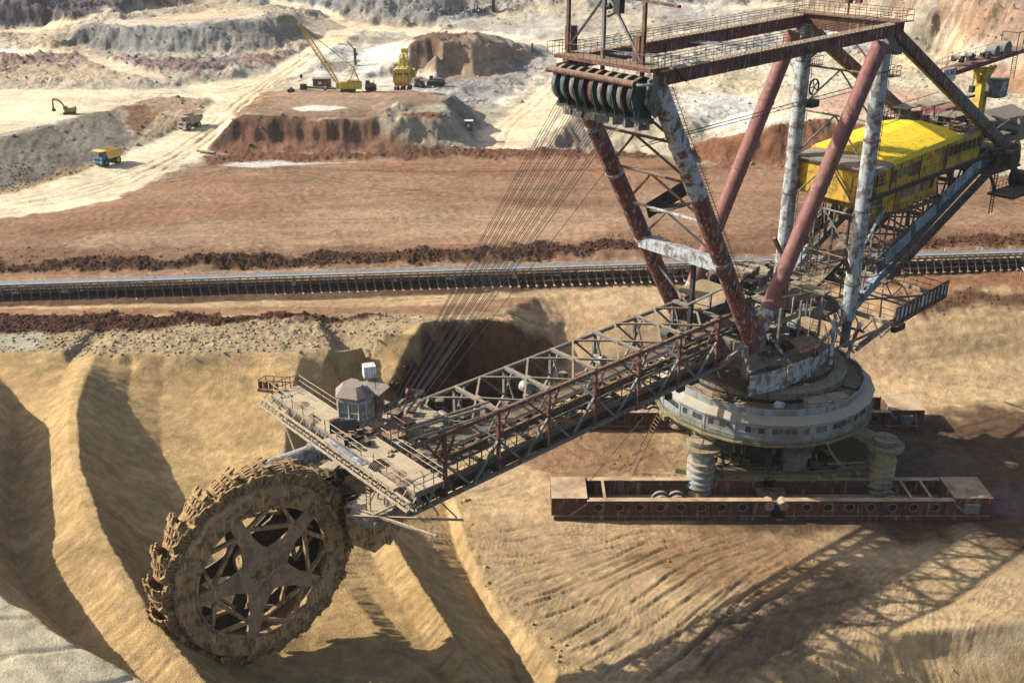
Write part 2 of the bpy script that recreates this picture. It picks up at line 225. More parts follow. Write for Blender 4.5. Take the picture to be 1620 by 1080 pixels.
[(3.8,255.8,10.2),(6.4,269.2,10.8),(10.1,283.0,12.0),(14.1,298.7,13.2),(17.7,316.1,14.5),(20.8,339.9,16.2),(21.1,363.8,17.6),(17.7,382.1,18.2),(4.6,397.4,18.8),(-16.5,410.5,19.4),(-38.3,416.7,19.8),(-59.2,411.9,20.6)],
[(-47.4,323.2,15.5),(-38.7,313.3,15.0),(-28.2,319.7,14.8),(-13.6,330.8,14.8),(-2.0,335.4,15.0)],
[(-64.2,322.4,16.2),(-57.4,315.7,16.4),(-56.7,334.9,17.0),(-51.1,351.4,17.4)],
[(-42.8,350.0,16.6),(-52.8,380.4,18.0),(-38.3,390.2,18.2),(-56.2,389.1,19.0)],
[(-60.2,338.9,18.3),(-60.9,355.5,18.8),(-59.4,373.2,19.4)],
[(-30.3,334.7,15.5),(-25.7,337.7,15.0),(-17.7,335.4,15.0),(-9.8,334.2,14.8),(-2.0,341.3,15.0),(2.1,352.6,15.2)],
[(-32.4,337.8,20.0),(-30.8,343.0,23.5),(-27.4,343.3,25.0),(-22.1,347.7,25.2),(-14.0,347.6,25.6),(-9.9,343.3,25.0),(-4.1,353.3,22.5),(4.2,362.8,20.0)],
[(-33.3,360.0,22.0),(-22.9,361.0,24.5),(-12.4,358.6,25.0)],
[(-24.6,336.4,22.5),(-21.5,338.0,23.8),(-13.8,340.8,23.8)],
[(2.1,360.9,17.0),(8.3,356.7,16.6)],
[(-1.9,319.0,14.0),(8.0,342.6,14.8),(1.9,314.3,13.0)],
[(-5.3,300.4,12.0),(-7.8,290.1,11.4)],
[(-167.1,313.0,16.5),(-150.7,317.3,16.5),(-131.3,315.5,16.8),(-112.5,314.5,16.6),(-106.1,317.6,17.0),(-89.5,325.4,17.0),(-75.7,342.1,18.2)],
[(-156.6,331.1,17.6),(-147.9,338.3,18.0),(-131.1,330.0,17.4),(-115.7,324.2,17.2)],
[(-187.0,354.1,19.0),(-169.6,361.2,19.4),(-156.4,359.8,19.2),(-139.8,348.6,18.8),(-117.1,328.7,17.6),(-102.8,318.9,16.6)],
[(-149.4,368.7,19.6),(-138.7,362.7,19.2),(-122.6,358.3,19.0),(-105.6,356.9,19.0),(-89.4,358.3,19.0),(-78.7,367.1,19.4),(-74.0,386.5,20.2),(-73.8,395.6,20.8)],
[(-149.6,368.0,23.0),(-144.7,370.1,25.0),(-133.5,368.4,24.8),(-122.4,366.7,24.8),(-107.2,365.1,25.0),(-96.2,371.9,25.4),(-88.8,377.4,26.0),(-79.8,387.1,27.0),(-76.2,390.2,24.5),(-74.5,397.1,21.5)],
[(-143.6,378.9,25.4),(-130.1,384.4,25.6),(-106.9,388.4,26.0),(-89.0,398.6,26.6)],
[(-158.5,388.3,23.0),(-168.7,390.5,21.0),(-182.2,390.2,20.6),(-199.6,380.1,20.6)],
[(-208.2,397.5,21.0),(-186.2,399.5,21.2),(-174.0,403.6,21.6),(-162.3,416.1,22.4),(-143.9,426.2,23.6),(-129.3,444.7,25.0),(-120.3,459.5,26.0)],
[(-226.7,414.6,29.4),(-188.1,407.1,28.8),(-170.3,409.1,28.6),(-154.9,418.1,28.6),(-141.1,435.2,28.8)],
[(-242.4,446.6,34.0),(-184.3,459.0,33.0),(-149.3,471.4,32.0)],
[(-97.6,438.7,25.6),(-75.9,428.0,23.4),(-59.9,417.3,21.8)],
[(-104.2,470.4,27.0),(-85.2,454.1,28.0),(-61.4,431.7,29.6),(-39.8,437.6,30.0),(-27.4,437.4,28.6)],
[(-77.1,435.5,24.5),(-60.6,423.1,23.0),(-45.7,419.6,22.0),(-28.8,418.8,21.4),(-22.1,429.8,22.5)],
[(-22.4,436.1,23.0),(-2.5,435.5,24.5),(17.2,430.1,26.0)],
[(-26.1,413.6,20.4),(-7.1,411.9,20.6),(11.4,396.8,20.2),(30.8,381.7,20.4)],
[(-12.2,427.2,21.6),(21.6,418.4,22.6),(34.8,404.0,22.0)],
[(-143.1,496.2,30.0),(-114.0,518.3,31.0),(-55.1,465.1,35.0),(-2.5,446.6,34.0),(48.0,446.6,34.0)],
[(26.6,384.7,20.0),(38.6,394.8,22.0),(46.2,380.9,20.5),(56.7,393.7,20.6)],
[(35.8,417.5,25.0),(55.2,420.4,27.0),(74.0,417.5,25.0),(102.1,415.9,27.0),(112.9,410.5,23.5)],
[(52.5,396.9,22.4),(64.9,388.5,20.6),(81.5,381.5,20.0),(99.9,384.7,20.0),(108.4,392.1,20.8)],
[(24.3,347.4,17.0),(36.4,347.4,18.0),(50.5,347.4,18.0),(68.1,355.5,18.8),(86.1,352.7,18.2),(99.2,347.4,17.0)],
[(19.8,305.4,14.6),(27.5,312.2,17.0),(35.7,322.2,19.0),(47.4,325.0,19.5),(56.1,308.7,17.6),(61.4,297.7,16.0),(66.2,286.9,14.6)],
[(6.1,254.2,11.5),(12.4,260.8,15.0),(18.9,277.7,18.0),(22.6,284.5,18.4)],
[(9.2,253.7,11.0),(19.8,253.0,11.0)],
[(23.3,259.2,13.0),(29.7,262.6,15.4),(36.3,265.9,17.4),(40.1,264.7,17.0),(47.2,263.6,14.4),(49.6,259.2,13.0)],
[(40.5,248.7,10.8),(47.4,245.5,10.8),(57.1,242.4,10.8),(70.6,238.3,10.8)],
[(42.4,247.7,13.0),(48.9,247.2,14.6),(57.5,247.1,17.0),(64.8,247.0,18.2),(74.0,248.9,19.0),(82.2,246.5,18.6),(90.7,245.0,17.6)],
[(52.2,256.9,14.6),(63.3,259.6,16.8),(77.0,265.2,18.0)],
[(78.1,294.4,16.6),(90.2,300.7,17.2),(105.1,303.5,17.6)],
[(100.0,263.3,17.6),(108.4,256.0,16.0),(121.2,250.1,15.0)],
[(92.1,246.8,12.0),(105.1,241.6,11.0),(116.4,237.4,11.0)],
[(91.6,326.2,16.5),(105.6,334.9,17.0),(120.4,338.5,17.4),(135.4,347.4,18.0)],
[(115.7,387.1,24.0),(131.3,387.8,25.0),(137.7,380.4,24.8),(148.2,373.2,24.0),(153.6,354.1,22.0),(158.5,327.8,20.0)],
[(122.2,356.9,18.6),(129.7,348.7,18.4),(136.3,350.0,18.6),(135.6,307.6,16.0),(146.7,299.9,15.6)],
[(137.8,425.0,30.0),(141.8,400.8,29.0),(149.4,378.0,27.6),(151.9,346.3,25.0),(158.1,320.0,23.0)],
[(136.6,409.4,37.0),(141.5,361.0,37.0),(149.8,332.4,36.0),(157.6,309.0,35.0)],
[(171.4,444.1,46.0),(185.7,371.5,46.0)],
[(125.5,415.0,28.0),(131.1,394.9,27.0),(136.8,384.9,26.4)],
[(131.6,273.9,15.5),(158.0,268.4,15.0)],
[(62.6,464.4,40.0),(98.3,448.9,41.0),(131.5,433.4,42.0)],
[(106.9,437.6,30.0),(72.4,439.7,31.0)],
[(126.3,234.6,12.0),(154.8,223.4,12.0)],
[(179.5,327.8,20.0),(210.3,315.9,20.0)],
[(-194.7,297.7,16.0),(-227.9,354.1,20.0),(-247.7,391.0,30.0)],
[(-1200.0,1500.0,90.0),(-1000.0,1500.0,90.0),(-800.0,1500.0,90.0),(-600.0,1500.0,90.0),(-400.0,1500.0,90.0),(-200.0,1500.0,90.0),(0.0,1500.0,90.0),(200.0,1500.0,90.0),(400.0,1500.0,90.0),(600.0,1500.0,90.0),(800.0,1500.0,90.0),(1000.0,1500.0,90.0),(1200.0,1500.0,90.0)],
[(-800.0,820.0,58.0),(-700.0,820.0,58.0),(-600.0,820.0,58.0),(-500.0,820.0,58.0),(-400.0,820.0,58.0),(-300.0,820.0,58.0),(-200.0,820.0,58.0),(-100.0,820.0,58.0),(0.0,820.0,58.0),(100.0,820.0,58.0),(200.0,820.0,58.0),(300.0,820.0,58.0),(400.0,820.0,58.0),(500.0,820.0,58.0),(600.0,820.0,58.0),(700.0,820.0,58.0),(800.0,820.0,58.0)],
[(-250.0,40.0,20.0),(-60.0,20.0,19.0),(0.0,20.0,4.0),(60.0,20.0,-5.0),(250.0,30.0,-5.0)],
[(-250.0,100.0,17.0),(-250.0,200.0,10.0),(-300.0,300.0,15.0),(-420.0,450.0,24.0)],
[(250.0,100.0,-2.0),(260.0,200.0,9.0),(300.0,300.0,12.0),(420.0,450.0,24.0)],
]
# soil zones: (sRGB, edge softness, edge warp, clod size, pattern, outline in metres)
ZONES=[
((168,130,98),1.5,2,0.05,1,[(-119.0,155.6),(-147.8,197.4),(-136.4,198.6),(-125.5,201.0),(-113.1,201.2),(-100.4,200.8),(-89.9,205.6),(-81.5,214.7),(-78.6,226.4),(-73.6,238.2),(-70.5,246.1),(-58.2,247.5),(-41.4,248.4),(-24.5,249.1),(-7.6,250.6),(10.6,251.9),(26.5,250.9),(41.2,243.6),(62.2,239.1),(74.2,234.8),(85.8,230.5),(99.3,231.6),(111.1,229.1),(121.9,225.1),(134.0,222.2),(145.8,219.2),(157.5,216.7),(132.3,176.8),(121.4,176.5),(111.6,177.8),(101.6,179.1),(91.6,180.7),(79.5,179.6),(67.6,178.6),(55.7,177.6),(44.0,176.5),(32.4,175.5),(20.9,174.5),(9.8,173.8),(-1.1,173.0),(-11.9,172.2),(-22.7,171.5),(-33.4,170.7),(-44.0,170.0),(-54.7,169.8),(-65.3,169.5),(-75.9,169.3),(-86.5,169.0),(-97.0,168.8),(-107.6,168.5),(-114.9,163.9)]), # field
((150,114,86),2,3,0.15,1,[(-120.8,158.3),(-115.9,165.6),(-108.5,170.6),(-98.1,171.2),(-87.6,171.7),(-78.0,172.2),(-68.2,172.6),(-58.5,173.1),(-48.7,173.5),(-38.9,174.0),(-29.0,174.5),(-19.1,175.0),(-9.1,175.6),(0.9,176.2),(11.0,176.8),(21.1,177.2),(32.4,178.2),(43.8,179.2),(55.3,180.2),(66.9,181.1),(78.5,182.0),(90.3,182.9),(102.2,183.9),(114.3,185.1),(126.5,186.2),(138.4,186.8),(145.9,198.3),(133.6,197.3),(121.9,197.1),(110.2,196.9),(98.5,196.7),(85.4,195.3),(72.5,194.0),(59.7,192.6),(47.1,191.3),(34.6,190.0),(22.3,188.7),(10.5,187.9),(-1.2,187.2),(-12.8,186.4),(-24.3,185.7),(-35.7,185.0),(-47.1,184.4),(-58.4,183.8),(-69.7,183.2),(-80.9,182.6),(-92.0,182.0),(-102.9,181.1),(-113.8,180.2),(-121.7,175.3),(-129.6,171.1)]), # fieldlow
((184,148,114),2,3,0.05,1,[(-73.1,193.4),(-62.1,196.8),(-50.7,200.3),(-38.9,204.0),(-26.4,204.5),(-13.9,205.1),(-1.3,205.6),(11.4,206.2),(23.2,197.5),(10.3,183.8),(-1.1,183.2),(-12.5,182.5),(-23.8,181.9),(-35.1,181.3),(-46.5,181.4),(-57.8,181.6),(-69.2,181.8),(-80.7,182.0)]), # fieldlight
((96,68,50),0.6,2,0.9,0,[(-120.0,157.2),(-115.5,164.9),(-108.1,169.7),(-97.7,170.3),(-87.2,170.8),(-76.6,171.2),(-66.0,171.6),(-55.3,172.1),(-44.6,172.5),(-33.9,173.6),(-23.1,174.6),(-12.1,175.7),(-1.1,176.8),(12.8,177.9),(26.9,179.1),(27.7,185.7),(10.3,184.2),(-5.7,181.3),(-23.6,179.8),(-39.9,177.0),(-50.8,176.4),(-61.7,175.7),(-75.1,174.7),(-88.4,173.7),(-99.0,173.1),(-109.5,172.5),(-117.5,168.4),(-122.6,161.2)]), # heap1
((112,76,54),0.6,2,0.7,0,[(64.9,182.3),(79.0,183.4),(93.2,184.6),(104.4,185.4),(115.6,186.2),(126.9,187.0),(129.2,191.0),(117.7,190.2),(106.3,189.5),(95.0,188.7),(81.7,187.5),(68.5,186.4)]), # heap1r
((184,144,110),0.6,0.8,0.05,1,[(-118.0,153.8),(-113.5,161.4),(-106.0,165.7),(-95.8,166.3),(-85.5,166.9),(-75.3,167.6),(-64.9,168.4),(-54.5,169.1),(-44.0,169.9),(-33.4,170.6),(-22.1,171.7),(-10.7,172.7),(0.9,173.7),(12.5,174.8),(24.3,175.9),(35.1,176.8),(45.9,177.8),(56.9,178.8),(67.9,179.8),(79.1,180.8),(90.3,181.8),(101.7,182.8),(113.7,183.8),(125.7,184.8),(137.6,185.3),(138.6,187.2),(127.4,186.8),(115.8,185.8),(104.4,184.9),(93.0,183.9),(81.3,182.9),(69.7,181.9),(58.3,180.9),(47.0,180.0),(35.7,179.1),(24.6,178.2),(12.7,177.2),(0.9,176.1),(-10.8,175.1),(-22.3,174.0),(-33.8,172.9),(-44.5,172.2),(-55.2,171.6),(-65.8,171.0),(-76.3,170.3),(-86.8,169.7),(-97.2,169.1),(-107.6,168.5),(-114.9,163.7),(-118.8,155.3)]), # lane1
((112,84,64),0.5,0.8,0.12,1,[(-107.9,139.0),(-97.3,150.4),(-79.2,152.8),(-69.7,153.7),(-60.3,154.7),(-50.7,155.6),(-40.9,156.4),(-31.0,157.1),(-20.6,158.5),(-10.0,159.9),(0.8,161.6),(11.8,163.4),(23.0,164.9),(33.3,166.4),(43.7,167.6),(54.0,168.4),(64.5,169.2),(75.1,170.2),(85.8,171.3),(96.8,172.5),(108.2,173.6),(119.8,174.7),(132.6,177.2),(136.0,182.8),(124.2,181.2),(112.9,180.3),(101.8,179.5),(90.7,178.6),(79.3,177.6),(68.0,176.5),(56.8,175.5),(45.7,174.5),(34.8,173.5),(23.9,172.6),(12.3,171.7),(0.9,170.8),(-10.5,169.9),(-21.8,169.0),(-32.9,168.1),(-43.4,167.4),(-53.8,166.6),(-64.1,165.9),(-74.3,165.2),(-84.5,164.4),(-94.6,163.9),(-104.6,163.3),(-112.2,159.1),(-116.8,152.0)]), # under
((176,136,102),0.8,1,0.06,1,[(-105.1,135.0),(-94.3,145.3),(-76.0,146.1),(-57.2,146.2),(-38.5,146.2),(-29.1,146.4),(-19.7,146.0),(-10.3,145.7),(5.0,157.7),(9.2,160.7),(5.1,161.3),(-10.7,152.7),(-20.4,152.2),(-30.2,152.1),(-39.9,152.1),(-49.6,152.0),(-59.3,152.0),(-69.0,151.9),(-78.7,151.9),(-88.4,151.8),(-98.1,151.8),(-105.6,148.5),(-111.0,143.3)]), # lane2
((208,172,126),1.2,1.5,0.06,1,[(3.1,162.3),(19.9,165.5),(30.6,166.3),(41.3,167.0),(51.2,164.4),(61.0,162.3),(62.6,153.7),(56.6,145.7),(42.2,145.6),(27.8,145.6),(22.3,148.1),(6.9,153.0),(3.9,152.4)]), # ramp
((124,90,66),1,2,0.3,0,[(60.8,158.0),(70.2,158.9),(82.7,159.7),(92.6,160.3),(102.5,160.9),(112.4,161.6),(114.7,165.8),(104.6,165.3),(94.6,164.8),(84.6,164.4),(71.8,163.8),(63.1,162.6)]), # brownpatchR
((170,122,88),1,1.5,0.08,1,[(24.2,165.7),(38.1,167.1),(52.0,167.8),(63.7,168.9),(75.6,170.3),(87.8,171.9),(98.5,172.7),(109.3,173.5),(120.2,174.4),(132.3,176.8),(128.0,169.7),(116.0,167.1),(105.4,166.2),(95.1,165.7),(84.9,165.2),(74.1,164.4),(63.5,163.7),(52.3,164.6),(41.0,165.8)]), # laneR
((184,160,122),1,2,0.38,0,[(-93.7,118.7),(-71.6,108.8),(-66.3,125.6),(-53.6,125.6),(-42.7,125.7),(-27.5,128.1),(-21.6,132.6),(-13.9,139.7),(-10.1,143.3),(-15.9,146.0),(-31.8,145.6),(-47.5,145.1),(-61.5,145.2),(-75.6,145.3),(-94.3,145.3),(-105.6,135.8)]), # apron
((92,62,46),0.6,2,0.7,0,[(-100.8,128.8),(-88.4,135.4),(-70.5,134.5),(-63.2,135.8),(-58.9,138.5),(-51.4,137.1),(-46.2,140.8),(-35.9,143.0),(-23.3,144.8),(-15.8,144.4),(-19.7,146.6),(-29.1,146.6),(-38.5,146.6),(-48.0,146.6),(-57.3,146.5),(-66.6,146.3),(-76.0,146.1),(-94.7,146.0),(-106.0,136.3)]), # apronheap
((196,186,160),0.8,2,0.3,0,[(-83.4,126.8),(-66.9,126.8),(-62.4,128.0),(-65.5,135.1),(-71.1,135.8),(-88.4,135.4)]), # apronwhite
((210,174,116),0.8,0.6,0.03,2,[(-102.6,111.4),(-95.8,116.5),(-86.5,119.4),(-67.5,107.8),(-66.3,125.6),(-53.7,125.8),(-42.7,125.7),(-27.5,128.1),(-21.6,132.5),(-17.5,135.1),(-15.2,138.6),(-12.7,139.3),(-14.8,132.8),(-17.4,127.2),(-18.0,120.9),(-13.3,99.5),(-13.3,113.0),(-8.9,118.4),(-5.3,102.5),(-3.1,95.3),(-1.2,90.4),(1.9,86.4),(4.3,81.2),(6.7,72.7),(-1.9,65.8),(-9.1,58.4),(-15.0,52.2),(-20.1,47.3),(-24.5,44.8),(-29.5,44.2),(-35.1,44.5),(-40.7,44.8),(-46.3,45.1),(-51.9,45.3),(-57.4,45.5),(-62.8,45.6),(-66.2,52.1),(-70.4,60.1),(-76.0,70.2),(-83.9,84.0)]), # bank
((200,164,106),1.5,2,0.03,2,[(-11.7,97.8),(-6.9,86.6),(-2.8,74.5),(-0.5,69.7),(-10.3,62.9),(-21.6,69.5),(-20.8,84.2),(-13.9,92.8)]), # bankbrown
((214,178,122),0.8,0.6,0.22,0,[(-8.9,117.2),(-6.8,110.7),(-5.3,102.5),(-3.1,95.3),(-1.2,90.4),(1.9,86.4),(4.3,81.2),(7.1,78.1),(8.9,78.6),(4.4,86.1),(0.0,91.1),(-2.4,97.8),(-4.0,104.0),(-5.1,112.5),(-6.4,117.1)]), # rimlumps
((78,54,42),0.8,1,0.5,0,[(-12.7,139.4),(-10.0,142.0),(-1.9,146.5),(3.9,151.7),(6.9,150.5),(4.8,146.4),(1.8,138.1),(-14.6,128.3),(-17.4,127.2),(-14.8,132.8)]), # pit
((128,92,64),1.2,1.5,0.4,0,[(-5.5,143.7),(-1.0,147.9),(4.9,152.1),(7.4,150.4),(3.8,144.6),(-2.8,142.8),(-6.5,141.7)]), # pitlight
((166,130,92),2,3,0.12,3,[(2.8,138.3),(8.8,148.0),(21.2,138.7),(20.2,117.4),(7.2,115.8),(-0.8,123.9)]), # padbrown
((122,94,70),2,3,0.1,3,[(48.0,138.7),(53.9,136.8),(62.6,135.8),(74.8,138.7),(92.3,138.7),(109.6,138.4),(88.4,105.5),(72.6,103.9),(57.6,103.3),(42.0,104.5),(21.4,104.5),(25.0,127.4)]), # paddark: damp pad soil, largely machine shadow painted into the colour
((126,102,80),1.5,2,0.1,3,[(50.5,129.2),(59.4,127.4),(61.8,120.6),(54.5,114.3),(47.1,115.8)]), # paddark2
((134,108,98),0.5,1,0.02,0,[(56.8,109.3),(59.7,115.5),(73.4,115.7),(87.3,116.2),(83.6,110.1),(70.0,109.5)]), # mud
((174,138,96),2.5,3,0.12,3,[(14.1,105.9),(32.4,104.5),(37.9,98.3),(32.6,91.6),(23.0,93.8),(13.6,100.8)]), # padfront
((150,126,98),2,3,0.1,3,[(13.9,79.9),(22.6,91.6),(34.4,98.3),(39.3,91.6),(33.5,85.4),(27.1,82.3),(20.3,79.0)]), # padlow
((220,196,150),1.2,2,0.1,0,[(42.8,86.5),(52.2,88.0),(64.2,88.7),(63.0,85.6),(51.6,85.3),(46.6,85.9)]), # padcream
((206,172,118),1,1.5,0.15,2,[(22.4,80.2),(29.2,83.2),(35.4,85.3),(39.4,86.2),(46.6,85.6),(52.8,85.0),(62.8,84.7),(58.4,75.5),(48.7,75.4),(39.0,75.0),(29.2,74.5),(19.0,71.4)]), # scarp
((220,204,168),0.3,0.7,0.05,4,[(-118.4,106.2),(-108.0,107.0),(-98.5,109.0),(-80.5,101.0),(-65.6,94.8),(-56.5,85.7),(-51.1,78.3),(-46.8,72.7),(-43.6,70.0),(-39.5,67.4),(-36.5,65.8),(-33.7,63.8),(-30.5,62.1),(-27.9,61.2),(-25.6,60.1),(-21.1,57.2),(-22.0,49.8),(-21.8,41.5),(-26.4,40.0),(-31.3,39.4),(-36.5,39.2),(-41.6,39.0),(-46.5,38.7),(-51.4,38.5),(-56.3,38.2),(-61.3,43.9),(-67.0,50.4),(-74.2,58.5),(-83.7,69.1),(-97.1,83.6)]), # plateau
((196,178,150),2,4,0.5,0,[(-216.3,303.8),(-197.8,302.8),(-180.4,303.5),(-162.6,303.7),(-146.5,307.4),(-128.9,308.7),(-111.1,310.0),(-94.8,316.3),(-74.1,343.6),(-68.8,384.1),(-81.5,384.5),(-131.0,451.3),(-147.9,424.7),(-162.6,399.9),(-186.5,400.7),(-208.9,399.3),(-224.2,385.9),(-237.8,372.3),(-256.6,368.3)]), # far_left
((158,134,122),1.5,5,0.8,0,[(-153.9,324.8),(-148.6,340.0),(-121.1,329.1),(-97.0,325.1),(-75.6,341.5),(-72.0,365.0),(-76.0,353.1),(-103.2,348.0),(-121.9,343.4),(-139.1,346.8),(-154.8,355.6),(-166.1,353.2)]), # far_mauve
((232,226,206),1,2,0.08,0,[(-227.0,352.5),(-209.2,357.2),(-190.4,361.0),(-170.6,363.5),(-156.4,359.8),(-144.7,350.9),(-150.8,345.7),(-164.5,349.4),(-184.4,348.6),(-203.8,347.1),(-222.5,344.8)]), # farwhite
((152,146,132),1,1.5,0.5,2,[(-154.6,379.7),(-148.7,380.4),(-123.2,369.1),(-107.9,367.6),(-96.8,374.5),(-89.4,380.0),(-83.6,405.7),(-78.6,403.1),(-74.1,397.4),(-72.8,384.8),(-78.4,365.6),(-88.9,356.3),(-105.3,355.9),(-126.0,356.0),(-148.2,365.6)]), # ridge
((214,192,160),1.5,3,0.15,0,[(-142.7,376.2),(-123.9,371.6),(-108.5,370.1),(-90.0,382.7),(-85.3,402.7),(-97.8,417.6),(-120.0,411.4),(-134.4,397.4)]), # ridgetop
((112,98,96),1,2,1.0,0,[(-256.1,367.3),(-237.0,370.8),(-223.2,383.8),(-208.3,397.7),(-186.2,399.5),(-174.0,403.6),(-153.5,393.3),(-147.9,423.7),(-136.6,434.8),(-129.8,446.3),(-157.8,550.8),(-183.8,536.3),(-208.4,522.6),(-231.9,509.6),(-257.2,503.1),(-293.9,518.1),(-333.0,534.0),(-374.5,550.9)]), # dark_tl
((168,160,148),2,4,0.8,0,[(-124.4,455.1),(-78.4,414.8),(-60.0,418.8),(-28.8,418.4),(-12.4,432.6),(22.0,429.2),(45.7,422.0),(70.1,423.5),(93.8,421.8),(116.5,417.0),(141.5,518.5),(340.2,1274.7),(272.9,1274.7),(205.5,1274.7),(138.2,1274.7),(70.8,1274.7),(3.5,1274.7),(-63.9,1274.7),(-131.2,1274.7),(-198.6,1274.7),(-265.9,1274.7),(-333.3,1274.7),(-172.0,643.5)]), # hilltop
((150,146,138),1.5,3,0.6,2,[(-82.2,436.3),(-60.6,423.1),(-40.8,418.7),(-26.6,422.1),(-24.9,437.4),(-27.5,440.2),(-54.5,435.9),(-85.6,456.5)]), # slopegrey
((96,92,96),0.5,1.5,1.3,0,[(-29.3,427.4),(-5.0,434.8),(-7.4,430.0),(-29.2,424.7)]), # darkstrip
((238,220,184),1,1.2,0.04,1,[(-169.1,231.6),(-156.9,234.8),(-144.4,238.0),(-132.8,243.5),(-121.0,249.9),(-116.1,259.7),(-112.5,270.4),(-112.2,287.3),(-108.0,294.9),(-99.6,301.6),(-86.4,298.5),(-87.1,313.8),(-94.8,316.3),(-103.3,307.9),(-124.8,307.4),(-146.5,307.4),(-161.9,302.3),(-178.8,300.7),(-195.5,299.0),(-213.0,298.7)]), # yard
((140,130,112),1,1.5,0.3,2,[(-140.6,206.0),(-129.9,209.6),(-119.3,214.2),(-109.1,220.4),(-103.4,226.5),(-99.3,233.7),(-96.3,241.4),(-94.4,260.3),(-101.2,274.4),(-107.7,289.1),(-110.7,269.9),(-114.8,256.5),(-119.1,245.5),(-130.1,238.0),(-141.6,232.9),(-153.8,229.6)]), # pitslope
((150,112,82),0.6,1.5,0.3,0,[(-104.1,286.5),(-98.2,296.7),(-93.2,283.1),(-92.6,269.9),(-93.1,261.0),(-98.0,270.2)]), # pitbrown
((186,160,130),1,3,0.5,0,[(-112.2,287.3),(-99.3,300.7),(-88.4,299.4),(-83.0,294.2),(-84.6,281.6),(-88.2,269.2),(-92.1,262.7),(-94.3,286.6),(-104.7,290.3)]), # pitmix
((196,166,116),0.6,1.5,0.5,0,[(-140.3,205.2),(-129.3,208.3),(-118.7,212.8),(-106.7,215.4),(-101.4,221.7),(-96.8,238.4),(-93.1,253.8),(-88.5,269.0),(-84.7,281.4),(-85.7,282.9),(-89.1,271.4),(-93.6,255.5),(-97.5,240.6),(-103.4,226.5),(-109.2,220.7),(-119.6,214.8),(-130.4,210.6),(-141.9,208.1)]), # berm
((166,134,106),1,2,0.12,1,[(-69.0,264.9),(-74.6,268.5),(-69.7,266.6),(-72.4,298.9),(-70.9,308.5),(-43.8,297.6),(-20.3,313.8),(-16.0,276.2),(-26.0,257.7),(-33.7,257.7),(-50.4,257.6)]), # blocktop
((122,90,72),0.8,1.5,0.35,2,[(-74.6,252.1),(-71.0,255.1),(-69.1,265.1),(-50.4,257.6),(-33.7,257.4),(-25.9,254.7),(-16.8,254.2),(-9.9,252.8),(-25.5,251.1),(-41.1,250.7),(-56.6,249.9),(-72.0,249.0)]), # block
((150,108,82),1,3,0.3,0,[(-72.4,250.4),(-65.5,254.3),(-54.9,254.8),(-32.1,255.3),(-25.8,253.3),(-25.7,251.0),(-41.2,250.5),(-56.7,249.8),(-72.0,249.0)]), # blocktalus
((190,172,142),1,2,0.6,0,[(-33.7,257.7),(-31.4,267.7),(-26.8,266.5),(-24.8,261.3),(-26.0,257.5),(-16.9,255.7),(-9.9,254.4),(-24.2,251.3),(-29.7,255.1)]), # rubble
((140,94,72),0.6,1.5,0.4,0,[(-28.6,259.8),(-18.7,263.2),(-17.0,259.4),(-18.5,258.2),(-24.5,257.6)]), # brownlip
((150,144,128),0.6,0.8,0.15,2,[(-18.6,287.6),(-18.1,313.9),(-15.6,312.3),(-11.1,288.0),(-7.6,284.6),(-10.2,262.5),(-12.6,263.2),(-15.4,263.9)]), # scoop
((128,88,62),0.8,1.5,0.7,0,[(-69.9,240.7),(-57.5,244.1),(-37.2,246.5),(-22.4,247.0),(-7.5,247.8),(10.5,247.7),(28.4,248.1),(41.2,244.1),(29.0,254.0),(10.7,253.0),(-7.7,254.8),(-22.7,251.2),(-37.7,250.7),(-58.7,250.1),(-73.3,248.0)]), # scrub
((226,214,190),1.5,4,0.2,0,[(-63.5,318.4),(-43.8,297.6),(-16.6,313.9),(-3.5,296.6),(7.7,329.2),(10.4,357.0),(-6.0,344.5),(-35.5,361.3),(-55.3,382.4),(-57.8,342.1)]), # basin
((168,148,130),1.2,5,0.5,0,[(-60.6,335.0),(-48.0,327.9),(-32.4,325.1),(-20.5,316.3),(-5.5,313.5),(6.0,342.3),(10.5,361.0),(-2.0,342.6),(-21.2,328.5),(-36.8,331.9),(-50.7,348.6)]), # basinmauve
((166,146,122),0.8,1.5,0.3,2,[(-32.4,337.3),(-31.6,352.8),(-25.8,406.6),(-14.1,408.0),(-4.1,356.5),(5.3,366.2),(10.5,361.0),(-2.0,341.3),(-9.7,331.9),(-21.2,328.5),(-29.3,334.2)]), # butte
((122,98,86),0.7,1.5,0.5,0,[(-32.5,339.3),(-32.1,351.0),(-25.7,405.8),(-14.1,408.0),(-9.7,351.6),(-17.9,343.4),(-23.4,337.1),(-27.3,342.0)]), # buttedark
((222,204,170),2,5,0.4,0,[(4.6,256.5),(9.7,271.9),(22.1,288.4),(48.9,335.8),(81.9,362.0),(106.5,359.8),(129.1,352.8),(135.6,307.6),(149.9,295.2),(162.2,282.0),(186.7,290.6),(147.6,222.5),(136.6,225.6),(125.4,228.7),(114.8,233.7),(101.0,242.4),(81.7,238.5),(72.7,249.5),(52.6,259.0),(41.5,245.9),(23.8,254.8)]), # righthill
((168,152,128),1,1.5,0.2,2,[(4.3,256.7),(10.9,261.7),(18.7,275.3),(23.7,287.6),(24.7,268.3),(23.0,255.3)]), # slopeface
((200,190,172),2,6,0.7,0,[(18.4,350.8),(33.0,381.5),(65.5,392.4),(86.5,390.3),(108.8,393.7),(115.7,387.1),(123.0,359.7),(102.2,359.4),(79.7,351.6),(46.9,321.6),(22.1,288.4)]), # righthill2
((236,228,208),1.5,5,0.3,0,[(37.0,271.8),(53.1,301.0),(64.8,297.0),(64.5,258.1),(57.8,248.1),(48.9,264.7)]), # whitepatch
((216,176,146),2,5,0.3,0,[(72.4,277.8),(95.2,299.8),(111.9,292.0),(105.5,256.5),(88.4,260.6),(75.7,260.4)]), # pinkpatch
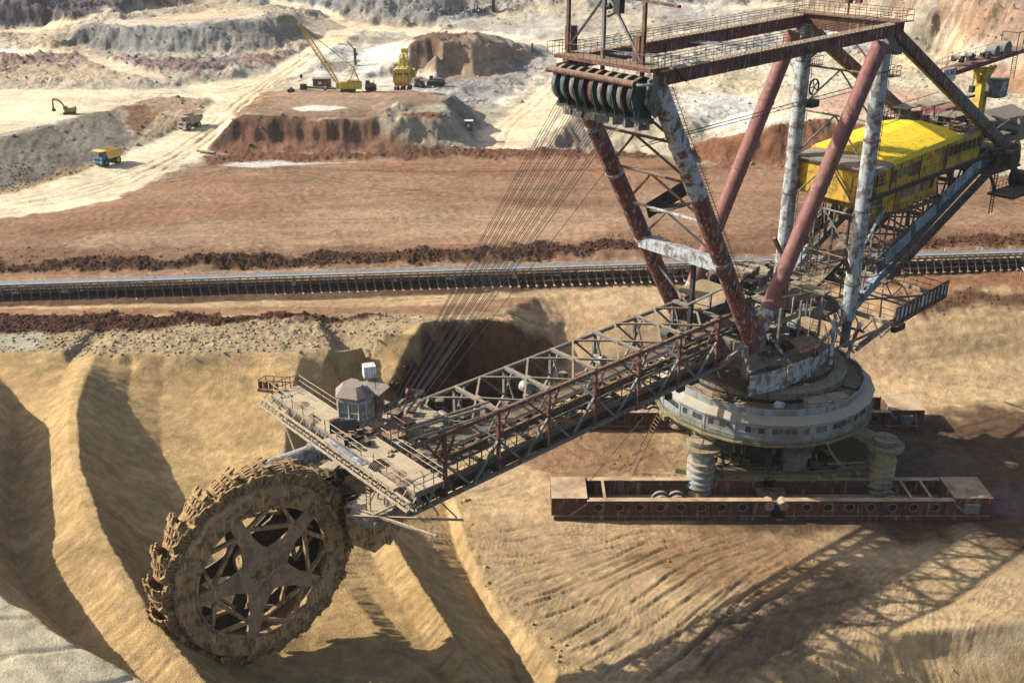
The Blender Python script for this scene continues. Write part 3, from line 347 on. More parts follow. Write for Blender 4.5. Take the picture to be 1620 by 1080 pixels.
((150,104,72),1,2,0.5,2,[(40.9,244.1),(42.8,252.7),(49.2,248.8),(57.8,248.1),(65.3,249.0),(77.1,249.4),(86.2,244.7),(89.8,236.9),(88.5,232.1),(70.2,236.7),(56.5,239.6)]), # brownheap
((188,176,152),1,2,0.4,2,[(119.3,392.2),(130.9,386.7),(130.8,361.2),(139.4,351.1),(142.9,325.0),(150.8,304.6),(148.5,296.4),(135.6,307.6),(135.6,347.9),(121.9,355.9),(113.2,377.3)]), # scarpR
((162,136,112),1.5,5,0.8,2,[(132.1,407.9),(135.4,387.8),(139.4,350.8),(143.4,321.5),(153.8,295.9),(172.7,298.4),(196.3,307.5),(211.8,303.4),(239.2,351.4),(412.3,620.9),(826.3,1274.7),(756.9,1274.7),(687.4,1274.7),(618.0,1274.7),(548.6,1274.7),(479.1,1274.7),(409.7,1274.7),(167.8,519.9)]), # brownR
((226,206,176),1.5,3,0.2,0,[(45.6,420.3),(70.3,424.7),(94.4,424.6),(114.0,416.6),(130.6,401.4),(132.5,367.0),(130.9,386.7),(115.4,411.1),(81.4,418.8)]), # laneTR
((228,216,200),0.4,0.8,0.02,0,[(-55.6,269.5),(-51.8,273.5),(-45.1,272.5),(-41.8,269.2),(-45.8,266.1),(-52.7,265.5)]), # pond
((232,222,206),0.4,0.8,0.02,0,[(-67.8,240.8),(-60.5,244.4),(-54.7,244.7),(-48.5,243.3),(-36.9,243.9),(-53.9,240.9),(-61.0,239.7)]), # pond2
((222,200,164),0.8,1.2,0.05,0,[(-141.4,353.0),(-134.7,351.2),(-117.9,334.1),(-102.1,317.9),(-99.7,314.6),(-104.1,314.0),(-118.6,327.4),(-133.1,341.1)]), # leftlane
((240,232,214),1,3,0.08,0,[(-51.1,351.4),(-46.3,381.1),(-35.4,359.9),(-31.6,340.7),(-37.1,335.0),(-40.4,328.5),(-46.5,331.9)]), # basinwhite
((168,164,152),1,3,0.5,0,[(-20.9,323.3),(-9.6,328.5),(4.1,349.5),(8.0,340.0),(-1.8,313.9),(-6.1,293.4),(-11.7,303.7)]), # basingrey
((184,140,106),1,2,0.2,0,[(138.6,316.6),(145.7,308.7),(148.9,298.0),(139.5,299.6)]), # orange
]
# wheel and crawler ruts: (half gauge, depth, path in metres)
RUTS=[
(1.0,0.1,[(-6.3,105.2),(-0.7,104.7),(4.5,106.1),(14.1,105.6)]),
(1.0,0.1,[(-5.3,99.1),(5.0,100.8),(17.0,104.8),(28.6,103.8)]),
(1.0,0.09,[(-2.7,92.6),(6.2,96.6),(16.7,103.0),(23.7,105.2)]),
(1.0,0.11,[(-0.6,88.2),(8.2,94.3),(18.0,101.4),(27.4,105.2)]),
(1.0,0.11,[(3.1,82.9),(12.6,91.1),(21.3,99.5),(30.9,104.5)]),
(1.0,0.1,[(5.7,79.7),(14.8,87.6),(23.5,96.0),(32.5,102.0)]),
(1.0,0.1,[(9.6,79.4),(17.9,86.7),(25.3,94.9),(34.3,103.3)]),
(1.0,0.09,[(13.8,79.5),(19.7,85.7),(26.2,92.7),(34.4,98.3)]),
(1.0,0.08,[(5.5,138.8),(7.8,127.4),(12.5,122.2),(20.4,119.0)]),
(0.9,0.08,[(0.8,123.9),(7.4,119.8),(14.1,121.4),(21.5,127.4)]),
(1.0,0.08,[(-8.6,111.9),(-2.4,114.3),(2.4,117.4),(4.9,120.6)]),
(1.1,0.16,[(-79.3,224.4),(-56.2,237.9),(-25.6,220.5),(11.6,209.8),(24.7,211.7)]),
(1.2,0.14,[(-69.9,240.7),(-41.8,237.9),(-7.3,241.5),(13.2,241.5)]),
(1.1,0.12,[(-95.0,188.7),(-62.0,196.7),(-25.6,197.5),(23.4,199.2)]),
(1.1,0.1,[(-89.2,204.0),(-53.2,211.7),(-6.7,220.5),(25.8,222.6)]),
(1.1,0.14,[(49.5,206.2),(73.4,201.8),(98.5,196.7)]),
(1.1,0.12,[(72.7,199.6),(90.1,206.2),(105.2,211.7)]),
(1.0,0.1,[(57.9,150.7),(68.1,152.0),(80.7,154.1)]),
(1.0,0.1,[(57.1,147.7),(68.2,145.8),(76.5,142.7)]),
(1.0,0.08,[(57.1,144.1),(63.7,138.7),(73.1,134.8)]),
(1.0,0.1,[(56.8,134.8),(62.0,127.4),(66.4,119.8)]),
(1.0,0.1,[(48.9,121.4),(60.1,129.2),(73.1,134.8)]),
(1.0,0.1,[(-19.7,146.6),(-4.7,147.2),(4.0,153.6),(9.4,152.5),(11.5,146.0)]),
(1.0,0.1,[(-16.2,149.1),(-1.0,152.6),(9.1,157.0),(14.8,152.4)]),
(1.0,0.1,[(-91.2,167.8),(-33.6,171.9),(23.3,176.5)]),
(1.0,0.12,[(-81.9,148.7),(-39.8,151.6),(4.1,159.6)]),
(1.0,0.12,[(24.4,167.3),(52.4,169.3),(88.0,172.5)]),
(1.0,0.1,[(24.7,169.9),(51.7,166.3),(86.5,169.0)]),
(1.3,0.1,[(-104.1,209.1),(-92.6,219.7),(-82.6,239.4),(-78.0,272.1),(-74.3,307.4),(-64.9,360.4)]),
(1.3,0.1,[(-103.0,206.6),(-89.0,217.3),(-80.2,236.4),(-75.3,271.5),(-71.0,318.2),(-63.1,376.1)]),
(1.3,0.08,[(-137.4,286.8),(-115.5,296.5),(-92.0,306.0),(-79.5,314.5),(-69.8,342.2)]),
(1.3,0.1,[(-3.8,255.7),(-1.7,276.7),(7.2,304.7),(18.0,341.9)]),
(1.0,0.08,[(15.7,89.1),(25.7,90.6),(35.2,93.8),(47.1,98.3)]),
(1.0,0.08,[(22.5,80.9),(31.2,86.4),(40.6,91.6),(54.0,94.9)]),
]
ROADS=[
((236,214,174),[(-148.4,198.4),(-151.3,202.9),(-140.5,205.7),(-129.5,208.8),(-118.7,212.8),(-106.6,215.0),(-101.0,220.8),(-95.4,234.9),(-92.9,252.9),(-88.1,267.6),(-84.4,281.4),(-82.8,293.1),(-85.0,300.7),(-99.6,301.6),(-111.1,271.0),(-121.0,249.9),(-133.6,245.2),(-146.0,240.9),(-159.5,239.1),(-172.8,237.2),(-213.0,298.7),(-195.4,298.8),(-178.6,300.3),(-161.6,301.7),(-146.0,306.4),(-124.4,306.4),(-103.0,307.2),(-94.8,316.3),(-78.8,328.2),(-74.1,343.6),(-68.3,381.1),(-66.8,398.7),(-58.8,408.8),(-54.1,409.0),(-56.6,393.0),(-59.7,371.0),(-62.3,347.8),(-64.2,334.3),(-69.0,319.5),(-72.2,307.6),(-73.3,296.6),(-69.4,265.1),(-69.9,255.4),(-72.8,252.5),(-75.2,238.9),(-78.9,227.4),(-81.5,214.7),(-90.3,206.8),(-100.4,200.8),(-113.3,201.5),(-125.7,201.4),(-136.8,199.4)]),
((236,208,168),[(-8.1,253.9),(-7.8,271.0),(-5.7,280.7),(-0.9,294.2),(4.0,307.4),(9.5,324.3),(14.4,342.5),(14.4,364.1),(10.9,377.1),(0.0,374.1),(-18.1,349.3),(-39.6,404.8),(-59.3,405.7),(-63.5,408.9),(-75.9,428.0),(-97.6,438.7),(-96.7,446.9),(-74.4,434.0),(-59.7,416.0),(-38.2,415.3),(-16.5,410.5),(4.6,397.4),(17.7,382.1),(21.5,363.6),(21.4,339.7),(18.0,315.7),(14.4,297.6),(10.4,281.5),(6.5,270.9),(2.8,255.2)]),
((226,196,152),[(-234.5,366.0),(-217.9,374.0),(-202.4,385.8),(-182.2,390.2),(-169.7,393.0),(-152.8,391.5),(-151.3,393.8),(-172.9,400.9),(-185.2,397.1),(-207.2,395.5),(-222.0,381.7),(-236.6,370.0)]),
]
# ---------------------------------------------------------------- terrain: break lines -> surface -> fine grid
_rs = np.random.RandomState(3)
_perm = _rs.permutation(4096); _g = _rs.rand(4096, 2)*2-1; _g /= np.linalg.norm(_g, axis=1)[:, None]
def perlin(x, y):
    xi = np.floor(x).astype(int); yi = np.floor(y).astype(int); xf = x-xi; yf = y-yi
    def gr(ix, iy, dx, dy):
        h = _perm[(_perm[ix & 4095]+iy) & 4095]; return _g[h, 0]*dx+_g[h, 1]*dy
    u = xf*xf*xf*(xf*(xf*6-15)+10); v = yf*yf*yf*(yf*(yf*6-15)+10)
    a = gr(xi, yi, xf, yf); b = gr(xi+1, yi, xf-1, yf); c = gr(xi, yi+1, xf, yf-1); d = gr(xi+1, yi+1, xf-1, yf-1)
    return (a+(b-a)*u+((c+(d-c)*u)-(a+(b-a)*u))*v)*1.5
def fbm(x, y, s, o=4, g=.5, seed=0):
    r = 0; a = 1
    for i in range(o):
        r = r+a*perlin(x/s+17.3*seed+i*5.1, y/s-9.7*seed+i*3.3); s *= .5; a *= g
    return r
def ridged(x, y, s, o=4, seed=0):
    r = 0; a = 1
    for i in range(o):
        r = r+a*(1-2*np.abs(perlin(x/s+31.7*seed+i*7.7, y/s+i*2.9))); s *= .5; a *= .5
    return r*.6
def spline(l):
    A = [np.array(p, float) for p in l]
    if len(A) < 3: return A
    E = [2*A[0]-A[1]]+A+[2*A[-1]-A[-2]]; out = []
    for i in range(1, len(E)-2):
        p0, p1, p2, p3 = E[i-1:i+3]
        for k in range(4):
            t = k/4; out.append(.5*((2*p1)+(p2-p0)*t+(2*p0-5*p1+4*p2-p3)*t*t+(3*p1-p0-3*p2+p3)*t**3))
    return out+[A[-1]]
def tin_points():
    pts = {}
    for l in BREAKS:
        P = []; l = spline(l)
        for a, b in zip(l[:-1], l[1:]):
            a = np.array(a, float); b = np.array(b, float); d = np.linalg.norm((b-a)[:2]); st = max(.8, max(50, a[1])*.0085); k = max(1, int(d/st))
            P += [a+(b-a)*i/k for i in range(k)]
        P.append(np.array(l[-1], float))
        for p in P: pts.setdefault((round(p[0]/.45), round(p[1]/.45)), p)
    return np.array(list(pts.values()))
def build_tin():
    pts = tin_points()
    r = delaunay_2d_cdt([Vector((p[0], p[1])) for p in pts], [], [], 0, 1e-4)
    V = [Vector((q[0], q[1], float(pts[r[3][i][0]][2]))) for i, q in enumerate(r[0])]
    return BVHTree.FromPolygons(V, r[2])
TIN = build_tin()
def tinz(x, y):
    h = TIN.ray_cast(Vector((x, y, 500)), Vector((0, 0, -1)), 1000)
    return h[0][2] if h[0] else 0.0
NR, NC = GRID
Y = 46*np.exp(np.linspace(0, 1, NR)*math.log(1150/46)); T = np.linspace(-.78, .78, NC)
XX = (T[None, :]*(Y[:, None]+14)); YY = np.repeat(Y[:, None], NC, 1)
# warp the surface lookup a little so break lines are not ruler straight
wx = fbm(XX, YY, 9, 3, .5, 1)*.45+fbm(XX, YY, 1.4, 2, .5, 8)*.07; wy = fbm(XX, YY, 9, 3, .5, 2)*.45+fbm(XX, YY, 1.4, 2, .5, 9)*.07
wsc = np.clip((YY-120)/30, .28, 5)
step = 2
def lookup(ax, ay): return np.array([tinz(a, b) for a, b in zip(ax.ravel(), ay.ravel())]).reshape(ax.shape)
ZZ = lookup(XX+wx*wsc, YY+wy*wsc)
# soften the facets without losing the crests
for _ in range(2):
    Z1 = ZZ.copy(); Z1[1:-1, 1:-1] = (ZZ[1:-1, 1:-1]*4+ZZ[:-2, 1:-1]+ZZ[2:, 1:-1]+ZZ[1:-1, :-2]+ZZ[1:-1, 2:])/8; ZZ = Z1
def inside(px, py, poly):
    res = np.zeros(px.shape, bool); n = len(poly)
    for i in range(n):
        x0, y0 = poly[i]; x1, y1 = poly[(i+1) % n]
        if y0 == y1: continue
        res ^= ((y0 > py) != (y1 > py)) & (px < (x1-x0)*(py-y0)/(y1-y0)+x0)
    return res
def edge_dist(px, py, poly):
    d = np.full(px.shape, 1e9); n = len(poly)
    for i in range(n):
        x0, y0 = poly[i]; x1, y1 = poly[(i+1) % n]; dx, dy = x1-x0, y1-y0
        t = np.clip(((px-x0)*dx+(py-y0)*dy)/max(1e-6, dx*dx+dy*dy), 0, 1)
        d = np.minimum(d, (px-x0-t*dx)**2+(py-y0-t*dy)**2)
    return np.sqrt(d)
def coverage(poly, soft, warp, seed):
    P = np.array(poly); m = soft+warp+2
    box = (XX > P[:, 0].min()-m) & (XX < P[:, 0].max()+m) & (YY > P[:, 1].min()-m) & (YY < P[:, 1].max()+m)
    x = XX[box]; y = YY[box]
    x2 = x+fbm(x, y, 7, 4, .6, seed)*warp; y2 = y+fbm(x, y, 7, 4, .6, seed+40)*warp
    s = np.where(inside(x2, y2, poly), 1, -1)*edge_dist(x2, y2, poly)
    w = np.zeros(XX.shape); w[box] = np.clip(.5+s/(2*soft), 0, 1); return w
COL = np.zeros(XX.shape+(3,)); COL[:] = lin((190, 176, 152))
AMP = np.full(XX.shape, .25); PAT = {k: np.zeros(XX.shape) for k in (1, 2, 3, 4)}
pad0 = np.clip((196-YY)/10, 0, 1)[..., None]
COL[:] = COL*(1-pad0)+np.array(lin((214, 180, 130)))*pad0; AMP = AMP*(1-pad0[..., 0])+.07*pad0[..., 0]; PAT[3] = pad0[..., 0].copy()
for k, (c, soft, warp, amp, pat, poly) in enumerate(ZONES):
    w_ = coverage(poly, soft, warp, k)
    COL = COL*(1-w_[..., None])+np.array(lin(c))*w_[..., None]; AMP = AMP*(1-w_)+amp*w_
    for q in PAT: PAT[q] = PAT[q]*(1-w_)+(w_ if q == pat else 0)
ROADM = np.zeros(XX.shape)
for k, (c, poly) in enumerate(ROADS):
    w_ = coverage(poly, .8, 1.5, 90+k); ROADM = np.maximum(ROADM, w_)
    COL = COL*(1-w_[..., None])+np.array(lin(c))*w_[..., None]; AMP = AMP*(1-w_)+.03*w_
    for q in PAT: PAT[q] = PAT[q]*(1-w_)
gy, gx = np.gradient(ZZ); cell = np.gradient(YY, axis=0)+1e-6; cx = np.gradient(XX, axis=1)
sx_ = gx/cx; sy_ = gy/cell; slope = np.hypot(sx_, sy_)
# clods and lumps
cl = ridged(XX, YY, 3.2, 5, 1)*.55+fbm(XX, YY, .9, 3, .6, 3)*.5
far = np.clip((YY-230)/120, 0, 1)
big = fbm(XX, YY, 22, 5, .6, 5)
cl2 = ridged(XX, YY, 9, 6, 2)
ZZ = ZZ+cl*AMP*(.7+.5*fbm(XX, YY, 14, 2, .5, 6))*(1+.6*far)+(big*1.4+cl2*1.5)*AMP*far
# erosion rills and bucket scrape marks on steep ground (run down the slope)
r_ = np.hypot(XX-31.85, YY-122.5)
ang = np.arctan2(YY-122.5, XX-31.85)
st = (fbm(ang*46, r_*.10+ZZ*.12, 1.0, 2, .6, 11)*.06+fbm(ang*150, r_*.2+ZZ*.2, 1.0, 2, .6, 12)*.07+fbm(ang*380, r_*.3+ZZ*.3, 1.0, 1, .6, 14)*.03)
rill = ridged(XX*.9+YY*.15, YY*.12, 2.2, 3, 13)*.35
near = np.clip((150-YY)/15, 0, 1)
ZZ = ZZ+PAT[2]*np.clip(slope*2, .25, 1)*(st*1.5*near+rill*(1-near)*.9)
# tyre and crawler tracks
Gy = .5*YY+1.6*np.clip(YY-80, -10, 40)**3/(3*676)
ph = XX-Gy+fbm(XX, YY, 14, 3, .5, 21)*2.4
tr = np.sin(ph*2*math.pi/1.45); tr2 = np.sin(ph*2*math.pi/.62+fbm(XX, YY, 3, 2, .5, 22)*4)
mask = np.clip(.5+1.3*fbm(XX, YY, 9, 3, .5, 23), 0, 1)
fr = np.clip((112-YY)/8, 0, 1)
cleat = np.sin((XX*.5+YY*.9)*2*math.pi/.42)*np.clip(np.sin(ph*2*math.pi/3.1), 0, 1)
row = np.sin((YY+.12*XX+fbm(XX, YY, 12, 3, .5, 24)*1.8)*2*math.pi/1.3)
pad = PAT[3]
ZZ = ZZ+pad*(fr*(np.clip(tr, -.4, 1)*.06*mask*np.clip(1.2-(XX-18)/14, .15, 1)+tr2*.03+cleat*.05)+(1-fr)*(row*.05*mask+.05*fbm(XX, YY, 1.2, 3, .6, 25)))
ft = np.sin((YY-.09*XX+fbm(XX, YY, 30, 2, .5, 26)*2)*2*math.pi/2.6)*.03+np.sin((XX+.55*YY+fbm(XX, YY, 20, 3, .6, 53)*3)*2*math.pi/2.3)*.025*np.clip(fbm(XX, YY, 16, 2, .5, 27)*3, 0, 1)
lr = np.minimum(np.abs((YY-.10*XX-262+6*fbm(XX, YY, 60, 1, .5, 28))), np.abs((YY+.06*XX-238+6*fbm(XX, YY, 60, 1, .5, 29))))
ZZ = ZZ+PAT[1]*(ft*1.5+.12*ridged(XX, YY, 2.4, 3, 41)-.3*np.exp(-(lr/.7)**2)*np.clip((YY-215)/10, 0, 1))
pg = np.abs(((XX*.5-YY*.85)/4.2+.15*fbm(XX, YY, 10, 2, .5, 30)) % 1-.5)*4.2
ZZ = ZZ-PAT[4]*.22*np.exp(-(pg/.22)**2)
# soil colour varies by itself: moisture, mixed layers, scattered darker clods
v1 = fbm(XX, YY, 26, 5, .6, 31); v2_ = fbm(XX*.35, YY, 6, 4, .6, 32); v3 = fbm(XX, YY, 1.6, 3, .6, 33)
v4 = ridged(XX*.6, YY, 5, 5, 36)
k_ = 1+.17*v1+.15*v2_+.12*v3+far*(.20*v4+.16*fbm(XX*.5, YY, 14, 5, .65, 37))
k_ = np.clip(k_, .5, 1.5)
COL = COL*k_[..., None]
COL = COL*(1-.34*np.clip(PAT[1]*np.exp(-(lr/1.1)**2)*np.clip((YY-215)/10, 0, 1), 0, 1)[..., None])
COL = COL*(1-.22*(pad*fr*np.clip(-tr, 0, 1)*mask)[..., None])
red_ = np.clip(1.5*fbm(XX*.3, YY, 18, 4, .6, 44), -1, 1)[..., None]*PAT[1][..., None]; COL = COL*(1+red_*np.array([-.06, -.12, -.14]))
tint = np.clip(fbm(XX, YY, 40, 4, .6, 34), -1, 1)[..., None]*far[..., None]
COL = COL*(1+tint*np.array([.10, .0, -.16]))
lay = np.clip(.5+1.2*fbm(XX*.15, ZZ*2.2, 3, 3, .6, 35), 0, 1)*np.clip(slope*1.5-.4, 0, 1)*far
COL = COL*(1-.30*lay[..., None])
lum = (COL*np.array([.3, .59, .11])).sum(-1, keepdims=True); COL = lum+(COL-lum)*.92
COL = np.clip(COL*SOIL, 0, .85)
def along(path, m):
    P = np.array([p[:2] for p in spline([(a, b, 0) for a, b in path])]); box = (XX > P[:, 0].min()-m) & (XX < P[:, 0].max()+m) & (YY > P[:, 1].min()-m) & (YY < P[:, 1].max()+m)
    x = XX[box]; y = YY[box]; wob = fbm(x, y, 11, 2, .5, 51)*.5; best = np.full(x.shape, 1e9); off_ = np.zeros(x.shape); run = np.zeros(x.shape); acc = 0
    for a, b in zip(P[:-1], P[1:]):
        d = b-a; L = np.hypot(*d)+1e-6; t = ((x-a[0])*d[0]+(y-a[1])*d[1])/L; c = ((y-a[1])*d[0]-(x-a[0])*d[1])/L; tc = np.clip(t, 0, L); dist = np.hypot(c, t-tc); k = dist < best
        best = np.where(k, dist, best); run = np.where(k, acc+tc, run); acc += L
    return box, best+wob, run, acc
for g_, dep_, path in RUTS:
    box, d, run, L = along(path, 4); wd = .30 if path[0][1] < 200 else .5
    fade = np.clip(run/6, 0, 1)*np.clip((L-run)/6, 0, 1)*np.clip(.75+.8*fbm(run, d*0, 9, 2, .5, 52), .15, 1.1)
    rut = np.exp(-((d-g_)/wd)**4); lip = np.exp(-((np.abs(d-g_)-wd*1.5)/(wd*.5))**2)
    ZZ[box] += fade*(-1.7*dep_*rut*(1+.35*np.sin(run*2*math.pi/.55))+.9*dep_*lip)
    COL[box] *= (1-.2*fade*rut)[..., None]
def sheet(name, facemask, mat):
    idx = np.arange(NR*NC).reshape(NR, NC)
    q = np.stack([idx[:-1, :-1], idx[:-1, 1:], idx[1:, 1:], idx[1:, :-1]], -1)[facemask]
    used, inv = np.unique(q, return_inverse=True); q = inv.reshape(q.shape)
    me = bpy.data.meshes.new(name); me.vertices.add(len(used))
    co = np.stack([XX.ravel()[used], YY.ravel()[used], ZZ.ravel()[used]], -1).astype(np.float32); me.vertices.foreach_set('co', co.ravel())
    me.loops.add(q.size); me.loops.foreach_set('vertex_index', q.ravel().astype(np.int32))
    me.polygons.add(len(q)); me.polygons.foreach_set('loop_start', np.arange(0, q.size, 4, dtype=np.int32))
    me.update(calc_edges=True)
    at = me.attributes.new('soil', 'FLOAT_COLOR', 'POINT')
    c4 = np.ones((len(used), 4), np.float32); c4[:, :3] = COL.reshape(-1, 3)[used]; at.data.foreach_set('color', c4.ravel())
    me.polygons.foreach_set('use_smooth', np.ones(len(q), bool))
    me.materials.append(mat); o = bpy.data.objects.new(name, me); col.objects.link(o); o['kind'] = 'structure'; return o
def soil_mat(name, grain):
    m, nt, b = newmat(name); v = coords(nt)
    at = nt.nodes.new('ShaderNodeAttribute'); at.attribute_name = 'soil'
    n1 = noise(nt, v, .9, 7, .65); n2 = noise(nt, v, 6, 5, .7)
    c = mix(nt, 1.0, at.outputs['Color'], ramp(nt, n1, .3, .7, (.74,)*3, (1.2,)*3), 'MULTIPLY')
    c = mix(nt, 1.0, c, ramp(nt, n2, .34, .66, (.84,)*3, (1.12,)*3), 'MULTIPLY')
    n3 = noise(nt, v, .28, 9, .7)
    c = mix(nt, 1.0, c, ramp(nt, n3, .32, .68, (.80,)*3, (1.14,)*3), 'MULTIPLY')
    nt.links.new(c, b.inputs['Base Color']); b.inputs['Roughness'].default_value = 1; b.inputs['Specular IOR Level'].default_value = .05
    a = nt.nodes.new('ShaderNodeMath'); a.operation = 'MULTIPLY_ADD'; nt.links.new(n1, a.inputs[0]); a.inputs[1].default_value = 1.6; nt.links.new(n2, a.inputs[2])
    n4 = noise(nt, v, 14, 3, .7); a2 = nt.nodes.new('ShaderNodeMath'); a2.operation = 'MULTIPLY_ADD'; nt.links.new(n4, a2.inputs[0]); a2.inputs[1].default_value = .35; nt.links.new(a.outputs[0], a2.inputs[2])
    bump(nt, b, a2.outputs[0], grain, 1)
    return m
fc = lambda a: (a[:-1, :-1]+a[1:, 1:]+a[1:, :-1]+a[:-1, 1:])/4
road_f = fc(ROADM) > .5
hill_f = (fc(YY) > 300) & ~road_f
MS = soil_mat('loose soil', .20)
sheet('ground', ~road_f & ~hill_f, MS); sheet('haul_road', road_f, soil_mat('compacted road', .08)); sheet('hills', hill_f, MS)
_Yl = np.log(Y)
def gz(x, y):
    """height of the finished ground"""
    i = int(np.clip(np.interp(y, Y, np.arange(NR)), 0, NR-1)); j = int(np.clip(round((x/(y+14)+.78)/1.56*(NC-1)), 0, NC-1))
    return float(ZZ[i, j])

# ---- loose clods and stones lying on the ground, too many to count
def clods(n, y0, y1, smin, smax, seed, name):
    q = np.random.RandomState(seed); wgt = np.clip(AMP-.10, 0, 1)**1.1*((YY > y0) & (YY < y1))*(np.abs(XX/(YY+14)) < .6); wgt = wgt*(YY+14)**2
    pr = (wgt/wgt.sum()).ravel(); idx = q.choice(pr.size, n, p=pr)
    x = XX.ravel()[idx]+q.uniform(-.3, .3, n); y = YY.ravel()[idx]+q.uniform(-.3, .3, n); z = ZZ.ravel()[idx]; c = COL.reshape(-1, 3)[idx]*q.uniform(.9, 1.25, (n, 1))
    r0 = smin+(smax-smin)*q.rand(n)**3
    base = np.array([(1, 0, 0), (0, 1, 0), (-1, 0, 0), (0, -1, 0), (.1, .1, .9), (0, 0, -.8), (.6, .6, .5), (-.6, .55, .45), (-.55, -.6, .5), (.6, -.6, .4)])
    tri = np.array([(0, 6, 9), (9, 6, 4), (6, 7, 4), (7, 8, 4), (8, 9, 4), (0, 1, 6), (1, 7, 6), (1, 2, 7), (2, 8, 7), (2, 3, 8), (3, 9, 8), (3, 0, 9)])
    v = base[None]*(1+q.uniform(-.35, .35, (n, 10, 1)))*r0[:, None, None]; a = q.rand(n)*6.28; ca, sa = np.cos(a)[:, None], np.sin(a)[:, None]
    vx = v[..., 0]*ca-v[..., 1]*sa+x[:, None]; vy = v[..., 0]*sa+v[..., 1]*ca+y[:, None]; vz = v[..., 2]*.8+z[:, None]+r0[:, None]*.15
    co = np.stack([vx, vy, vz], -1).reshape(-1, 3).astype(np.float32); f = (tri[None]+10*np.arange(n)[:, None, None]).reshape(-1, 3)
    me = bpy.data.meshes.new(name); me.vertices.add(len(co)); me.vertices.foreach_set('co', co.ravel()); me.loops.add(f.size); me.loops.foreach_set('vertex_index', f.ravel().astype(np.int32))
    me.polygons.add(len(f)); me.polygons.foreach_set('loop_start', np.arange(0, f.size, 3, dtype=np.int32)); me.update(calc_edges=True)
    at = me.attributes.new('soil', 'FLOAT_COLOR', 'POINT'); c4 = np.ones((len(co), 4), np.float32); c4[:, :3] = np.repeat(c, 10, 0); at.data.foreach_set('color', c4.ravel())
    me.materials.append(MS); o = bpy.data.objects.new(name, me); col.objects.link(o); o['kind'] = 'stuff'
clods(22000, 50, 235, .04, .32, 5, 'clods')
clods(8000, 235, 460, .12, .7, 6, 'rubble')
